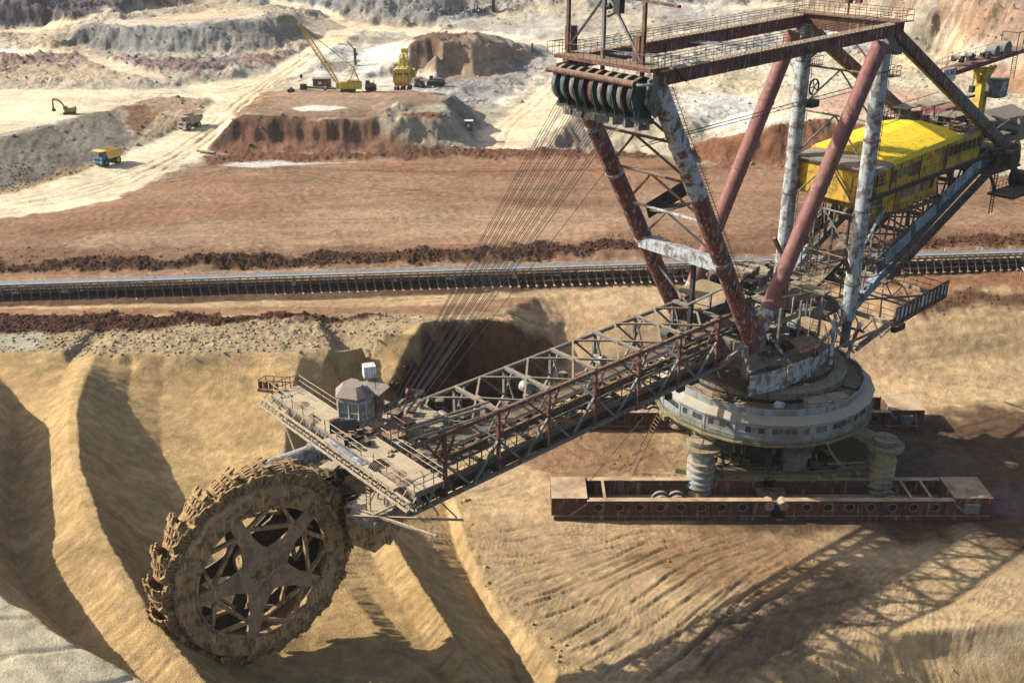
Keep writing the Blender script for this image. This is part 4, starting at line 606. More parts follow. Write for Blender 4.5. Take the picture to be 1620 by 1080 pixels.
# ---------------------------------------------------------------- mesh helper
class MB:
    def __init__(s): s.v = []; s.f = []
    def quad_strip(s, rings, close=True, caps=True):
        b = len(s.v); n = len(rings[0])
        for r in rings: s.v += [tuple(p) for p in r]
        for i in range(len(rings)-1):
            for j in range(n if close else n-1):
                k = (j+1) % n; s.f.append((b+i*n+j, b+i*n+k, b+(i+1)*n+k, b+(i+1)*n+j))
        if caps and close: s.f.append(tuple(range(b+n-1, b-1, -1))); s.f.append(tuple(range(b+(len(rings)-1)*n, b+len(rings)*n)))
        return s
    def beam(s, a, b, w, h=None, up=(0, 0, 1)):
        a = Vector(a); b = Vector(b); h = h or w; d = b-a
        if d.length < 1e-5: return s
        d.normalize(); u = Vector(up)
        if abs(d.dot(u)) > .98: u = Vector((1, 0, 0)) if abs(d.x) < .9 else Vector((0, 1, 0))
        x = d.cross(u).normalized(); y = x.cross(d).normalized()
        return s.quad_strip([[p+x*i*w/2+y*j*h/2 for i, j in ((-1, -1), (1, -1), (1, 1), (-1, 1))] for p in (a, b)])
    def tube(s, a, b, r, n=8, r2=None):
        a = Vector(a); b = Vector(b); d = (b-a)
        if d.length < 1e-5: return s
        d.normalize(); u = Vector((0, 0, 1)) if abs(d.z) < .95 else Vector((1, 0, 0))
        x = d.cross(u).normalized(); y = x.cross(d)
        return s.quad_strip([[p+(x*math.cos(q*2*math.pi/n)+y*math.sin(q*2*math.pi/n))*rr for q in range(n)] for p, rr in ((a, r), (b, r2 if r2 is not None else r))])
    def box(s, c, d, rz=0):
        x, y, z = (q/2 for q in d); c = Vector(c); m = Matrix.Rotation(rz, 3, 'Z')
        lo = [c+m @ Vector((i*x, j*y, -z)) for i, j in ((-1, -1), (1, -1), (1, 1), (-1, 1))]
        hi = [c+m @ Vector((i*x, j*y, z)) for i, j in ((-1, -1), (1, -1), (1, 1), (-1, 1))]
        return s.quad_strip([lo, hi])
    def prism(s, pts, off):
        o = Vector(off); return s.quad_strip([[Vector(p) for p in pts], [Vector(p)+o for p in pts]])
    def lathe(s, prof, c=(0, 0, 0), n=32, a0=0, a1=2*math.pi, closed=False):
        c = Vector(c); full = abs(a1-a0-2*math.pi) < 1e-6; k = n if full else n+1
        rings = [[c+Vector((r*math.cos(a0+(a1-a0)*j/n), r*math.sin(a0+(a1-a0)*j/n), z)) for j in range(k)] for r, z in prof]
        if closed: rings.append(rings[0])
        return s.quad_strip(rings, close=full, caps=False)
    def rail(s, pts, h=1.1, every=2.0, r=.035, mid=True):
        for a, b in zip(pts[:-1], pts[1:]):
            a = Vector(a); b = Vector(b); L = (b-a).length; k = max(1, round(L/every))
            for i in range(k+1):
                p = a+(b-a)*i/k; s.tube(p, p+Vector((0, 0, h)), r, 4)
            for hh in ((h, h*.5) if mid else (h,)): s.tube(a+Vector((0, 0, hh)), b+Vector((0, 0, hh)), r, 4)
        return s
    def ladder(s, a, b, wd=.6, step=.4, side=(0, 1, 0), r=.04):
        a = Vector(a); b = Vector(b); sd_ = Vector(side).normalized()*wd/2
        for q in (-1, 1): s.tube(a+sd_*q, b+sd_*q, r, 4)
        k = int((b-a).length/step)
        for i in range(k): p = a+(b-a)*(i+.5)/k; s.tube(p-sd_, p+sd_, r*.7, 4)
        return s
    def build(s, name, mat, parent=None, smooth=False, loc=None, rz=0, bev=0):
        me = bpy.data.meshes.new(name); me.from_pydata([tuple(p) for p in s.v], [], s.f)
        bm = bmesh.new(); bm.from_mesh(me); bmesh.ops.recalc_face_normals(bm, faces=bm.faces); bm.to_mesh(me); bm.free()
        me.materials.append(M[mat] if isinstance(mat, str) else mat)
        o = bpy.data.objects.new(name, me); col.objects.link(o)
        if parent: o.parent = parent
        if loc is not None: o.location = loc
        o.rotation_euler[2] = rz
        if smooth:
            for p in me.polygons: p.use_smooth = True
            me.set_sharp_from_angle(angle=R(40))
        if bev:
            m = o.modifiers.new('bevel', 'BEVEL'); m.width = bev; m.segments = 1; m.limit_method = 'ANGLE'
        return o
def empty(name, loc, rz=0):
    o = bpy.data.objects.new(name, None); col.objects.link(o); o.location = loc; o.rotation_euler[2] = rz; o.empty_display_size = 1; return o
def P(t, w, z): return Vector((t, -w, z))
def copy_tree(o, parent=None):
    c = o.copy(); col.objects.link(c)
    if parent: c.parent = parent
    for ch in list(o.children): copy_tree(ch, c)
    return c
rnd = random.Random(11)

# ================================================================ the bucket wheel excavator
bwe = empty('bucket_wheel_excavator', (31.85, 122.5, 0), math.atan2(-.6468, -.7627))
tag(bwe, 'huge rusty bucket wheel excavator with pale round deck and yellow house, cutting the sandy bank', 'excavator')

# ---- walking pontoons (aligned with the world axes; expressed in the machine frame)
rot_inv = Matrix.Rotation(-bwe.rotation_euler[2], 3, 'Z')
def wl(x, y, z): return rot_inv @ Vector((x-31.85, y-122.5, z))
def pontoon(y0, y1):
    x0, x1, xm = 4.7, 57.2, 31.6
    hull = MB()
    def bx(mb, a, b, c, d, e, f):   # world axis box
        lo = [wl(a, c, e), wl(b, c, e), wl(b, d, e), wl(a, d, e)]; hi = [wl(a, c, f), wl(b, c, f), wl(b, d, f), wl(a, d, f)]
        mb.quad_strip([lo, hi])
    # sole plate and two side girders, closed box ends
    for (a, b) in ((x0, xm-.7), (xm+.7, x1)):
        bx(hull, a+.3, b-.1, y0-.15, y1+.15, .02, .62)
        for yy in (y0, y1-.25):
            la = a+4.2 if a == x0 else a; rb = b if a == x0 else b-4.6
            bx(hull, la, rb, yy, yy+.18, .62, 2.62)
            bx(hull, la, rb, yy-.35, yy+.5, 2.62, 2.82)      # flange
    bx(hull, x0, x0+4.3, y0, y1, .62, 3.0); bx(hull, x1-4.7, x1, y0, y1, .62, 3.0)
    for xx in (x0+6.2, x1-7.4, x1-9.8): bx(hull, xx, xx+.35, y0, y1, 2.5, 2.84)
    h = hull.build('pontoon', 'pontoon', bwe, bev=.04)
    ribs = MB(); holes = MB()
    xs = [x0+4.3+i*2.45 for i in range(9)]+[xm+2.2+i*2.55 for i in range(8)]
    for xx in xs:
        bx(ribs, xx, xx+.14, y0-.36, y0-.01, .62, 2.62); bx(ribs, xx, xx+.14, y1-.05, y1+.26, .62, 2.62)
    ribs.build('rib', 'pontoon', h)['kind'] = 'stuff'
    for i, xx in enumerate(xs[:-1]):
        if 8 <= i < 9: continue
        cx = xx+1.3
        for yy, s_ in ((y0, -1), (y1-.25+.18, 1)):
            hb = MB(); ring = []
            for q in range(14):
                a = q*2*math.pi/14; ring.append(wl(cx+.48*math.cos(a), yy+s_*.012, 1.75+.48*math.sin(a)))
            hb.prism(ring, tuple(rot_inv @ Vector((0, s_*.03, 0)))); hb.build('web_opening', 'black', h)
            # pressed lip round the opening
            lp = MB()
            for q in range(14):
                a = q*2*math.pi/14; b_ = (q+1)*2*math.pi/14
                lp.beam(wl(cx+.53*math.cos(a), yy+s_*.04, 1.75+.53*math.sin(a)), wl(cx+.53*math.cos(b_), yy+s_*.04, 1.75+.53*math.sin(b_)), .07)
            lp.build('opening_lip', 'dusty' if s_ < 0 else 'pontoon', h)
    ro = MB()
    for dx in (-1.0, .75): ro.tube(wl(xm+dx, y0-.15, 1.95), wl(xm+dx, y0+1.2, 1.95), .58, 18)
    r_ = ro.build('roller', 'dusty', h, True)
    hinge = MB(); bx(hinge, xm-1.8, xm+1.8, y0+.5, y1-.5, .6, 1.8); hinge.build('hinge', 'dark', h)
    lampb = MB(); bx(lampb, x1-3.4, x1-1.6, y0-.35, y0-.01, 1.0, 2.3); lampb.build('cable_box', 'grey', h, bev=.05)
    br = MB(); br.beam(wl(x0+2.2, y0-.1, .7), wl(x0+4.6, y0-.1, 2.6), .12); br.beam(wl(x1-4.9, y0-.1, 2.6), wl(x1-2.8, y0-.1, .8), .12); br.build('brace', 'dusty', h)
    # walking eccentric rollers lying in the trough
    for xx in (13.0, 14.9, 40.5):
        wb = MB(); wb.tube(wl(xx+5, y0+.9, 1.5), wl(xx+5, y0+1.3, 1.5), 1.15, 20); wb.tube(wl(xx+5, y0+2.0, 1.5), wl(xx+5, y0+2.4, 1.5), 1.15, 20); wb.tube(wl(xx+5, y0+.9, 1.5), wl(xx+5, y0+2.4, 1.5), .4, 12); wb.build('trough_roller', 'grey', h, True)
pontoon(108.3, 113.3); pontoon(131.2, 136.2)

# ---- undercarriage
def und():
    b = MB(); b.lathe([(.01, 2.3), (9.2, 2.3), (9.2, 3.0), (.01, 3.0)], n=10); b.build('base_plate', 'olive', bwe)
    g = MB()
    for k in range(10):
        a = k*2*math.pi/10+.2; c, s_ = math.cos(a), math.sin(a)
        g.beam((3*c, 3*s_, 3.0), (10.5*c, 10.5*s_, 9.3), .5, .7); g.beam((8.6*c, 8.6*s_, 3), (11.2*c, 11.2*s_, 9.6), .28)
        g.beam((8.6*c, 8.6*s_, 3.1), (11.2*math.cos(a+.6), 11.2*math.sin(a+.6), 9.3), .2)
        g.beam((6*c, 6*s_, 8.9), (13*c, 13*s_, 9.6), .35, .8)
    g.build('under_strut', 'dark', bwe)['kind'] = 'stuff'
    d = MB(); d.lathe([(6.2, 2.9), (5.6, 5.2), (6.8, 9.7), (.01, 9.7)], n=24); d.build('centre_column', 'dark', bwe, True)
    # transverse green beams carrying the rams, walkway and handrails
    for yw in (115.0, 130.0):
        t_ = MB(); s = -1 if yw < 122 else 1
        pts = [(20.5, yw+s*-.6), (26, yw+s*1.2), (38, yw+s*1.2), (43.5, yw-s*.2), (47, yw-s*.6)]
        for a, b_ in zip(pts[:-1], pts[1:]): t_.beam(wl(*a, 2.9), wl(*b_, 2.9), 1.4, .7)
        t_.build('cross_girder', 'olive', bwe, bev=.05)
        rl = MB(); rl.rail([wl(x, y+s*.6, 3.25) for x, y in pts], 1.1, 1.8, .035); rl.build('undercarriage_rail', 'grey', bwe)
        cb = MB()
        for i in range(26):
            x = rnd.uniform(24, 42); y = yw+s*rnd.uniform(-3.5, .2); cb.box(wl(x, y, 3.3+rnd.uniform(0, .6)), (rnd.uniform(.4, 1.6), rnd.uniform(.3, 1.2), rnd.uniform(.4, 1.5)), rnd.uniform(0, 3))
        cb.build('pump_gear', 'dark', bwe)['kind'] = 'stuff'
        tb = MB()
        for i in range(16):
            a = wl(rnd.uniform(23, 42), yw+s*rnd.uniform(-4, .3), 3.3); tb.tube(a, a+Vector((rnd.uniform(-2.5, 2.5), rnd.uniform(-2.5, 2.5), rnd.uniform(1.5, 6))), rnd.uniform(.06, .16), 6)
        tb.build('hydraulic_pipe', 'olive', bwe)['kind'] = 'stuff'
    # canted cabinet and beams seen in front of the dark undercarriage
    c_ = MB(); c_.prism([wl(33.2, 112.8, 5.6), wl(36.4, 112.8, 5.9), wl(36.4, 115.2, 6.6), wl(33.2, 115.2, 6.3)], (0, 0, .15)); c_.box(wl(34.8, 114.6, 4.5), (2.8, 1.8, 2), -bwe.rotation_euler[2]); c_.build('cabinet', 'grey', bwe)
    arc = MB()
    pr = [wl(37.6+.2*i+.045*i*i, 112.9, 9.2-.86*i+.018*i*i) for i in range(8)]
    for a, b_ in zip(pr[:-1], pr[1:]): arc.beam(a, b_, .22, .3)
    for (a, b_) in (((40, 112.8, 4.8), (43.4, 113, 3.4)), ((41, 112.8, 5.2), (42.5, 112.8, 3.4)), ((38.5, 113, 5), (43, 113, 5.2))): arc.beam(wl(*a), wl(*b_), .2)
    arc.build('support_arm', 'olive', bwe)
und()
def ram(x, y, mat, parent=bwe):
    c = wl(x, y, 0); prof = [(1.15, 1.3), (1.25, 1.6), (1.9, 1.9), (1.6, 2.3)]
    z = 2.4
    for k in range(4): prof += [(1.75, z), (1.75, z+.25), (1.45, z+.4), (1.45, z+.78)]; z += .86
    prof += [(1.5, 6.0), (1.5, 6.9)]
    b = MB(); b.lathe(prof, c, 28); o = b.build('support_ram', mat, parent, True)
    k = MB(); k.lathe([(1.5, 6.7), (2.35, 6.9), (2.35, 7.35), (1.5, 7.35), (1.5, 8.1), (.01, 8.15)], c, 32); k.build('ram_cap', 'deck', o, True)
    for a in (.6, 2.17): MBx = MB().beam(c+Vector((math.cos(a)*1.45, math.sin(a)*1.45, 8.17)), c-Vector((math.cos(a)*1.45, math.sin(a)*1.45, -8.17)), .09, .05); MBx.build('cap_strip', 'rustbrown', o)
    rl = MB(); pts = [c+Vector((2.25*math.cos(a), 2.25*math.sin(a), 7.35)) for a in [q*2*math.pi/12 for q in range(13)]]; rl.rail(pts, .9, 1.5, .03); rl.build('cap_rail', 'olive', o)
    br = MB(); q = Vector((0, 0, 7.2)); inn = Vector((c.x*.62, c.y*.62, 8.6)); br.beam(c+q, inn, 2.2, .8); br.build('ram_bracket', 'olive', o)
    ft = MB(); ft.lathe([(.01, .7), (1.6, .75), (1.5, 1.15), (1.1, 1.3)], c, 20); ft.build('ram_foot', 'dusty', o, True)
ram(23.2, 113.6, 'ramblue'); ram(45.4, 113.9, 'ramyellow'); ram(23.2, 131.4, 'ramblue'); ram(45.4, 131.2, 'ramyellow')

# ---- the round deck
def ring():
    n = 22
    def poly(r, z, n=n): return [(r*math.cos((k+.5)*2*math.pi/n), r*math.sin((k+.5)*2*math.pi/n), z) for k in range(n)]
    b = MB()
    rings = [poly(9, 9.6), poly(13.3, 9.7), poly(13.45, 10.2), poly(13.45, 12.2), poly(13.75, 12.2), poly(13.75, 12.38), poly(12.55, 12.95), poly(12.5, 12.95), poly(12.5, 13.75), poly(12.3, 13.75), poly(12.3, 13.1)]
    b.quad_strip(rings, caps=False); d = b.build('deck_wall', 'ringblue', bwe)
    f = MB(); f.lathe([(12.31, 13.1), (9.9, 13.12)], n=44); f.build('round_deck', 'deck', bwe)
    lip = MB(); lip.quad_strip([poly(13.3, 9.55), poly(13.9, 9.55), poly(13.9, 9.75), poly(13.46, 9.75)], caps=False); lip.build('walkway', 'olive', bwe)
    r = MB(); r.rail([Vector(p) for p in poly(13.8, 9.75)]+[Vector(poly(13.8, 9.75)[0])], 1.1, 2.0, .035); r.build('walkway_rail', 'olive', bwe)
    r = MB(); pts = [Vector(p) for p in poly(12.0, 13.1)]; r.rail(pts+[pts[0]], 1.1, 1.8, .035); r.build('deck_rail', 'rustbrown', bwe)
    # windows, each flat in its facet
    for k in range(n):
        a0 = Vector((*poly(13.46, 0)[k][:2], 0)); a1 = Vector((*poly(13.46, 0)[(k+1) % n][:2], 0)); mid = (a0+a1)/2
        w_ = bwe.rotation_euler[2]; wd_ = Matrix.Rotation(w_, 3, 'Z') @ mid
        if wd_.y > 5.5: continue
        dr = (a1-a0); nn = Vector((mid.x, mid.y, 0)).normalized()
        for q in (.2, .4, .6, .8):
            if rnd.random() < .08: continue
            c = a0+dr*q+nn*.004; wv = dr.normalized()*.33; z0, z1 = 11.05, 11.78
            g = MB(); g.prism([c-wv+Vector((0, 0, z0)), c+wv+Vector((0, 0, z0)), c+wv+Vector((0, 0, z1)), c-wv+Vector((0, 0, z1))], nn*.02)
            g.build('window', 'glass' if rnd.random() < .8 else 'grey', d)
        fr = MB(); c0 = a0+dr*.03+nn*.02; c1 = a0+dr*.97+nn*.02
        for zz in (10.98, 11.84): fr.beam(c0+Vector((0, 0, zz)), c1+Vector((0, 0, zz)), .05, .06)
        fr.beam(a0+nn*.02+Vector((0, 0, 10.1)), a0+nn*.02+Vector((0, 0, 12.2)), .07); fr.build('window_band', 'ringblue', d)
    t2 = MB(); t2.lathe([(9.95, 13.1), (9.75, 13.3), (9.75, 13.9), (10.15, 13.95), (10.15, 14.75), (9.9, 14.8), (8.4, 14.85)], n=64); t2.build('inner_ring', 'deck', bwe, True)
    dk = MB(); dk.lathe([(9.78, 13.12), (9.8, 13.88)], n=64); dk.build('ring_recess', 'dark', bwe)
    tr = MB(); tr.lathe([(8.35, 14.86), (8.35, 15.5), (7.8, 15.6), (.01, 15.6)], n=64); tr.build('roller_race', 'dark', bwe)
    th = MB()
    for k in range(96):
        a = k*2*math.pi/96; th.box((8.42*math.cos(a), 8.42*math.sin(a), 15.2), (.22, .22, .5), a)
    th.build('gear_teeth', 'rustbrown', bwe)['kind'] = 'stuff'
    r = MB(); r.rail([Vector((9.9*math.cos(a), 9.9*math.sin(a), 14.8)) for a in [q*2*math.pi/30 for q in range(31)]], 1.0, 2.4, .03); r.build('inner_rail', 'rustbrown', bwe)
    for (x, y, sx, sy, h_) in ((34.6+1.2, 111.9, 2.6, 1.6, 1.1), (38.3, 112.9, 2.6, 1.5, 1.1)):
        c = MB(); q = wl(x, y, 0); c.box((q.x, q.y, 13.1+h_/2), (sx, sy, h_), -bwe.rotation_euler[2]+.25); o = c.build('equipment_box', 'ringblue', bwe, bev=.04)
        l_ = MB(); l_.box((q.x, q.y, 13.1+h_+.05), (sx+.2, sy+.2, .1), -bwe.rotation_euler[2]+.25); l_.build('box_lid', 'deck', o)
    hb = MB(); q = wl(41.6, 117.4, 0); hb.box((q.x, q.y, 13.3), (1.8, 1.1, .35), -bwe.rotation_euler[2]-.5); hb.build('hatch', 'rustbrown', bwe)
    ld = MB()
    a = wl(15.8, 124.3, 3.0)
    ld.ladder(wl(15.3, 118.6, .3), wl(19.4, 120.4, 9.6), 1.1, .45, rot_inv @ Vector((-.3, .9, 0)), .07); ld.build('boarding_stair', 'rustbrown', bwe)
ring()

# ---- rotating superstructure above the ring
def sup():
    b = MB(); b.lathe([(7.6, 15.6), (7.6, 16.1), (7.3, 16.1), (7.3, 17.0), (7.0, 17.05), (.01, 17.05)], n=40); b.build('turntable', 'deck', bwe, True)
    # near side wall panels with stair
    for (t0, t1, w0, w1, z0, z1, m) in ((11.2, 6.2, -6.3, -7.6, 15.4, 18.0, 'mast'), (6.0, 1.6, -7.7, -7.9, 15.6, 18.2, 'mast'), (11.3, 11.3, -6.0, 5.6, 15.7, 17.4, 'dark'), (1.4, -3.0, -7.8, -7.0, 16.0, 17.6, 'mast'), (11.2, 6.2, 6.3, 7.4, 15.4, 18.4, 'grey'), (6.0, -2, 7.5, 7.3, 15.6, 18, 'grey')):
        p = MB(); p.beam(P(t0, w0, (z0+z1)/2), P(t1, w1, (z0+z1)/2), .12, z1-z0)
        n_ = int((P(t0, w0, 0)-P(t1, w1, 0)).length/.7)
        for i in range(n_+1):
            q = P(t0, w0, 0).lerp(P(t1, w1, 0), i/max(1, n_)); p.tube(q+Vector((0, .08, z0)), q+Vector((0, .08, z1)), .05, 4)
        p.build('side_panel', m, bwe)
    pl_ = MB(); pl_.box(P(3, 3.2, 18.5), (14, 6.6, .25)); pl_.box(P(-9.5, 2, 19.0), (4.5, 9, .3)); pl_.box(P(9.6, -3.2, 18.5), (3.4, 6.4, .25)); pl_.build('machinery_deck', 'deck', bwe)
    hf = MB(); hf.beam(P(2.4, -7.2, 17.2), P(-1.6, -6.6, 17.4), .1, 1.3); hf.prism([P(3.2, -7.4, 18.8), P(-.6, -7.5, 18.8), P(-1.2, -5.2, 19.6), P(2.6, -5.2, 19.6)], (0, 0, .12)); hf.build('canopy', 'maroon', bwe)
    # box girders under the V legs
    for s_ in (-1, 1):
        g = MB(); (g.beam(P(12.4, s_*5.5, 20.6), P(-11, s_*5.5, 20.6), .9, 1.7) if s_ > 0 else g.beam(P(12.4, -5.5, 21.0), P(8.4, -5.5, 20.9), .9, 1.3)); g.build('main_girder', 'grey', bwe, bev=.04); g = MB(); g.beam(P(10.7, s_*5.5, 16.5), P(10.7, s_*5.5, 21.6), 1.1, 1.1); g.beam(P(-9.3, s_*5.4, 15.6), P(-9.3, s_*5.4, 21.0), .9, .9)
        g.beam(P(10, s_*5.5, 20), P(3, s_*6.2, 16), .4); g.beam(P(-9, s_*5.5, 20), P(3, s_*6.2, 16), .4); g.build('leg_pedestal', 'grey', bwe, bev=.04)
    for t_ in (-9.5, 11): MB().beam(P(t_, -5.9, 20.9), P(t_, 5.9, 20.9), .8, 1.2).build('cross_girder', 'grey', bwe)
    # pale posts seen below the side gallery
    for (a, b_) in (((-6.6, -7.6, 15.6), (-7.6, -8.2, 20.2)), ((-9.2, -7.2, 15.7), (-16, -9.5, 20)), ((-2.8, -7.8, 15.8), (-6, -5.6, 21)), ((-8.4, -7.4, 15.7), (-4.2, -5.4, 21.4)), ((3.6, -7.6, 16.4), (7, -5.6, 21.4))):
        MB().beam(P(*a), P(*b_), .42, .3).build('prop', 'whitered', bwe)
    # machinery scattered on the decks
    for i in range(46):
        t_ = rnd.uniform(-7, 8.5); w_ = rnd.uniform(-5.8, 6.0); zf_ = 18.65 if w_ > 0 else 17.06
        if w_ < 0 and math.hypot(t_, w_) > 6.2: continue
        c = MB(); sx, sy, sz = rnd.uniform(.4, 1.9), rnd.uniform(.4, 1.4), rnd.uniform(.4, 1.7); c.box(P(t_, w_, zf_+sz/2), (sx, sy, sz), rnd.choice((0, 0, .3)))
        if rnd.random() < .4: c.tube(P(t_, w_-.8, zf_+sz), P(t_, w_+.8, zf_+sz), rnd.uniform(.2, .45), 10)
        c.build('machinery', rnd.choice(('grey', 'dark', 'dark', 'mast', 'rustbrown', 'deck', 'teal')), bwe, bev=.03)
    mess = MB(); q = random.Random(77)
    for i in range(70):
        a = P(q.uniform(-11, 7), q.uniform(-8, 6), q.uniform(16, 24.5)); d = Vector((q.gauss(0, 2), q.gauss(0, 2), q.gauss(0, 1.2)))
        if i % 2: d = Vector((0, 0, q.uniform(.8, 2.5)))
        mess.tube(a, a+d, q.uniform(.03, .1), 5)
    mess.build('pipe_run', 'mast', bwe)['kind'] = 'stuff'
    for t_, w_, z_ in ((-6.5, -2, 22.3), (-6.5, 3, 22.3), (0, -3.4, 21.4)):
        wk = MB(); wk.box(P(t_, w_, z_), (5.2, .9, .12)); wk.rail([P(t_-2.6, w_-.45, z_), P(t_+2.6, w_-.45, z_)], 1.1, .9, .035); wk.rail([P(t_-2.6, w_+.45, z_), P(t_+2.6, w_+.45, z_)], 1.1, .9, .035); wk.build('catwalk', 'grey', bwe)
    for w_ in (-1.5, 1.5):
        sd2 = MB(); sd2.ladder(P(-4.2, w_-5, 17), P(-6.5, w_-5, 22.3), .8, .4, (0, 1, 0), .05); sd2.build('access_ladder', 'mast', bwe)
    # upper winch platform between masts and red legs
    z = 24.4
    w1 = MB(); w1.box(P(1.5, 0, z), (13, 1.3, .3)); w1.box(P(-3.4, 0, z), (1.2, 11.5, .3)); w1.box(P(4.2, 1.2, z), (1.2, 10, .3)); w1.box(P(.5, 4.2, z), (8, 3, .3)); w1.build('winch_deck', 'deck', bwe)
    for i in range(22):
        t_ = rnd.uniform(-3, 5); w_ = rnd.uniform(.5, 5.8)
        c = MB(); sx, sy, sz = rnd.uniform(.4, 1.6), rnd.uniform(.4, 1.4), rnd.uniform(.5, 1.6); c.box(P(t_, w_, z+.15+sz/2), (sx, sy, sz), rnd.choice((0, .3)))
        if i % 3 == 0: c.tube(P(t_, w_-.9, z+1.1), P(t_, w_+.9, z+1.1), .55, 14)
        c.build('winch_gear', rnd.choice(('grey', 'dark', 'rustbrown', 'maroon', 'deck')), bwe, bev=.03)
    pr = MB()
    for t_ in (-3.4, 1, 5): 
        for w_ in (-5.2, 0, 5.2): pr.beam(P(t_, w_, 18.6), P(t_, w_, z), .25)
    for (a, b_) in (((-3.4, -5.2), (5, 0)), ((-3.4, 5.2), (5, 0)), ((5, -5.2), (-3.4, 0)), ((5, 5.2), (1, 0))): pr.beam(P(*a, 18.6), P(*b_, z), .16)
    for q in range(14): a = P(rnd.uniform(-5, 8), rnd.uniform(-5, 6), rnd.uniform(19, 25)); pr.tube(a, a+Vector((rnd.uniform(-4, 4), rnd.uniform(-3, 3), rnd.uniform(-1, 2))), rnd.uniform(.05, .12), 5)
    pr.build('winch_frame', 'grey', bwe)['kind'] = 'stuff'
    rl = MB(); rl.rail([P(8, -.65, z+.15), P(-2.8, -.65, z+.15), P(-2.8, -5.7, z+.15)], 1.1, 1.5); rl.rail([P(5, 6, z+.15), P(-4, 6, z+.15), P(-4, -5.7, z+.15)], 1.1, 1.5); rl.rail([P(11, -7.1, 18.6), P(-5.4, -7.1, 18.6)], 1.1, 1.6); rl.rail([P(6.6, -7.3, 15.7), P(11, -6.8, 18.4)], 1, 1); rl.build('deck_handrail', 'grey', bwe)
    rt = MB(); rt.prism([P(12.4, 1, 25.6), P(7.6, 1, 25.9), P(7.6, 4.6, 25.9), P(12.4, 4.6, 25.6)], (0, 0, .12)); rt.build('shelter_roof', 'olive', bwe)
    tb = MB(); tb.box(P(5.6, -1.6, 22.6), (1.8, 1.2, .9), .3); tb.build('teal_box', 'truckblue', bwe)
sup()

# ---- side gallery with the slatted end board
def gallery():
    z = 20.0
    for t_, wa, wb in ((-10.6, 5.5, -10.9), (-24.6, 7.5, -9.6)):
        MB().beam(P(t_, wa, z), P(t_, wb, z), .55, .5).build('gallery_beam', 'dusty', bwe, bev=.03)
        MB().beam(P(t_, wa, z-2.4), P(t_, -7.2, z-2.2), .25).build('gallery_chord', 'grey', bwe)
        d = MB()
        for i in range(6):
            w0 = wa-(wa-wb)*i/6; w1 = wa-(wa-wb)*(i+1)/6; d.beam(P(t_, w0, z-.2), P(t_, (w0+w1)/2, z-2.2), .13); d.beam(P(t_, (w0+w1)/2, z-2.2), P(t_, w1, z-.2), .13)
        d.build('gallery_lattice', 'grey', bwe)
        r = MB(); r.rail([P(t_, wa, z+.25), P(t_, wb, z+.25)], 1.5, 1.9, .045); r.build('gallery_rail', 'rustbrown', bwe)
    # diagonals in plan
    g = MB(); g.beam(P(-10.6, -9, z), P(-24.6, -1, z), .2); g.beam(P(-24.6, -9, z), P(-10.6, -1, z), .2); g.beam(P(-10.6, -1.2, z), P(-24.6, -1.2, z), .35); g.beam(P(-10.6, 5, z), P(-24.6, 5, z), .35); g.beam(P(-17.5, -10.2, z), P(-17.5, 6, z), .2)
    g.beam(P(-10.8, -10.6, z-.1), P(-4, -6, 16.4), .25); g.beam(P(-12, -9.8, z-.1), P(-10, -7, 16.2), .22); g.build('gallery_brace', 'grey', bwe)
    bd = MB(); a = P(-10.7, -11.0, 0); b = P(-24.9, -9.9, 0)
    bd.beam(a+Vector((0, 0, z+1.0)), b+Vector((0, 0, z+1.0)), .1, 2.4); e = bd.build('end_board', 'rustbrown', bwe)
    nrm = (b-a).normalized().cross(Vector((0, 0, 1))); nrm = nrm if nrm.y > 0 else -nrm
    n = 13
    for i in range(n):
        p = a.lerp(b, (i+.5)/n)
        q = MB(); h0 = z+.35+rnd.uniform(0, .25); h1 = z+1.9+rnd.uniform(-.1, .2); wv = (b-a).normalized()*rnd.uniform(.2, .42)
        if i in (5, 10): wv *= .5
        q.prism([p-wv+nrm*.06+Vector((0, 0, h0)), p+wv*.8+nrm*.06+Vector((0, 0, h0)), p+wv+nrm*.06+Vector((0, 0, h1)), p-wv*.7+nrm*.06+Vector((0, 0, h1))], nrm*.02); q.build('faded_paint_patch', 'whitered', e)
    fr = MB()
    for zz in (z-.2, z+2.2): fr.beam(a+nrm*.1+Vector((0, 0, zz)), b+nrm*.1+Vector((0, 0, zz)), .12)
    for i in range(n+1): p = a.lerp(b, i/n); fr.beam(p+nrm*.1+Vector((0, 0, z-.2)), p+nrm*.1+Vector((0, 0, z+2.2)), .08)
    fr.build('board_frame', 'rustbrown', e)
    lp = MB(); lp.box(P(-13, -10.3, z-1.2), (2.2, .7, .8)); lp.build('lamp_box', 'dark', bwe)
    # cable loop and ropes under the gallery
    rp = MB(); pts = [P(12.5-.0*i, -1-1.3*i/1, 20.5-1.2*i) for i in range(1)]
gallery()

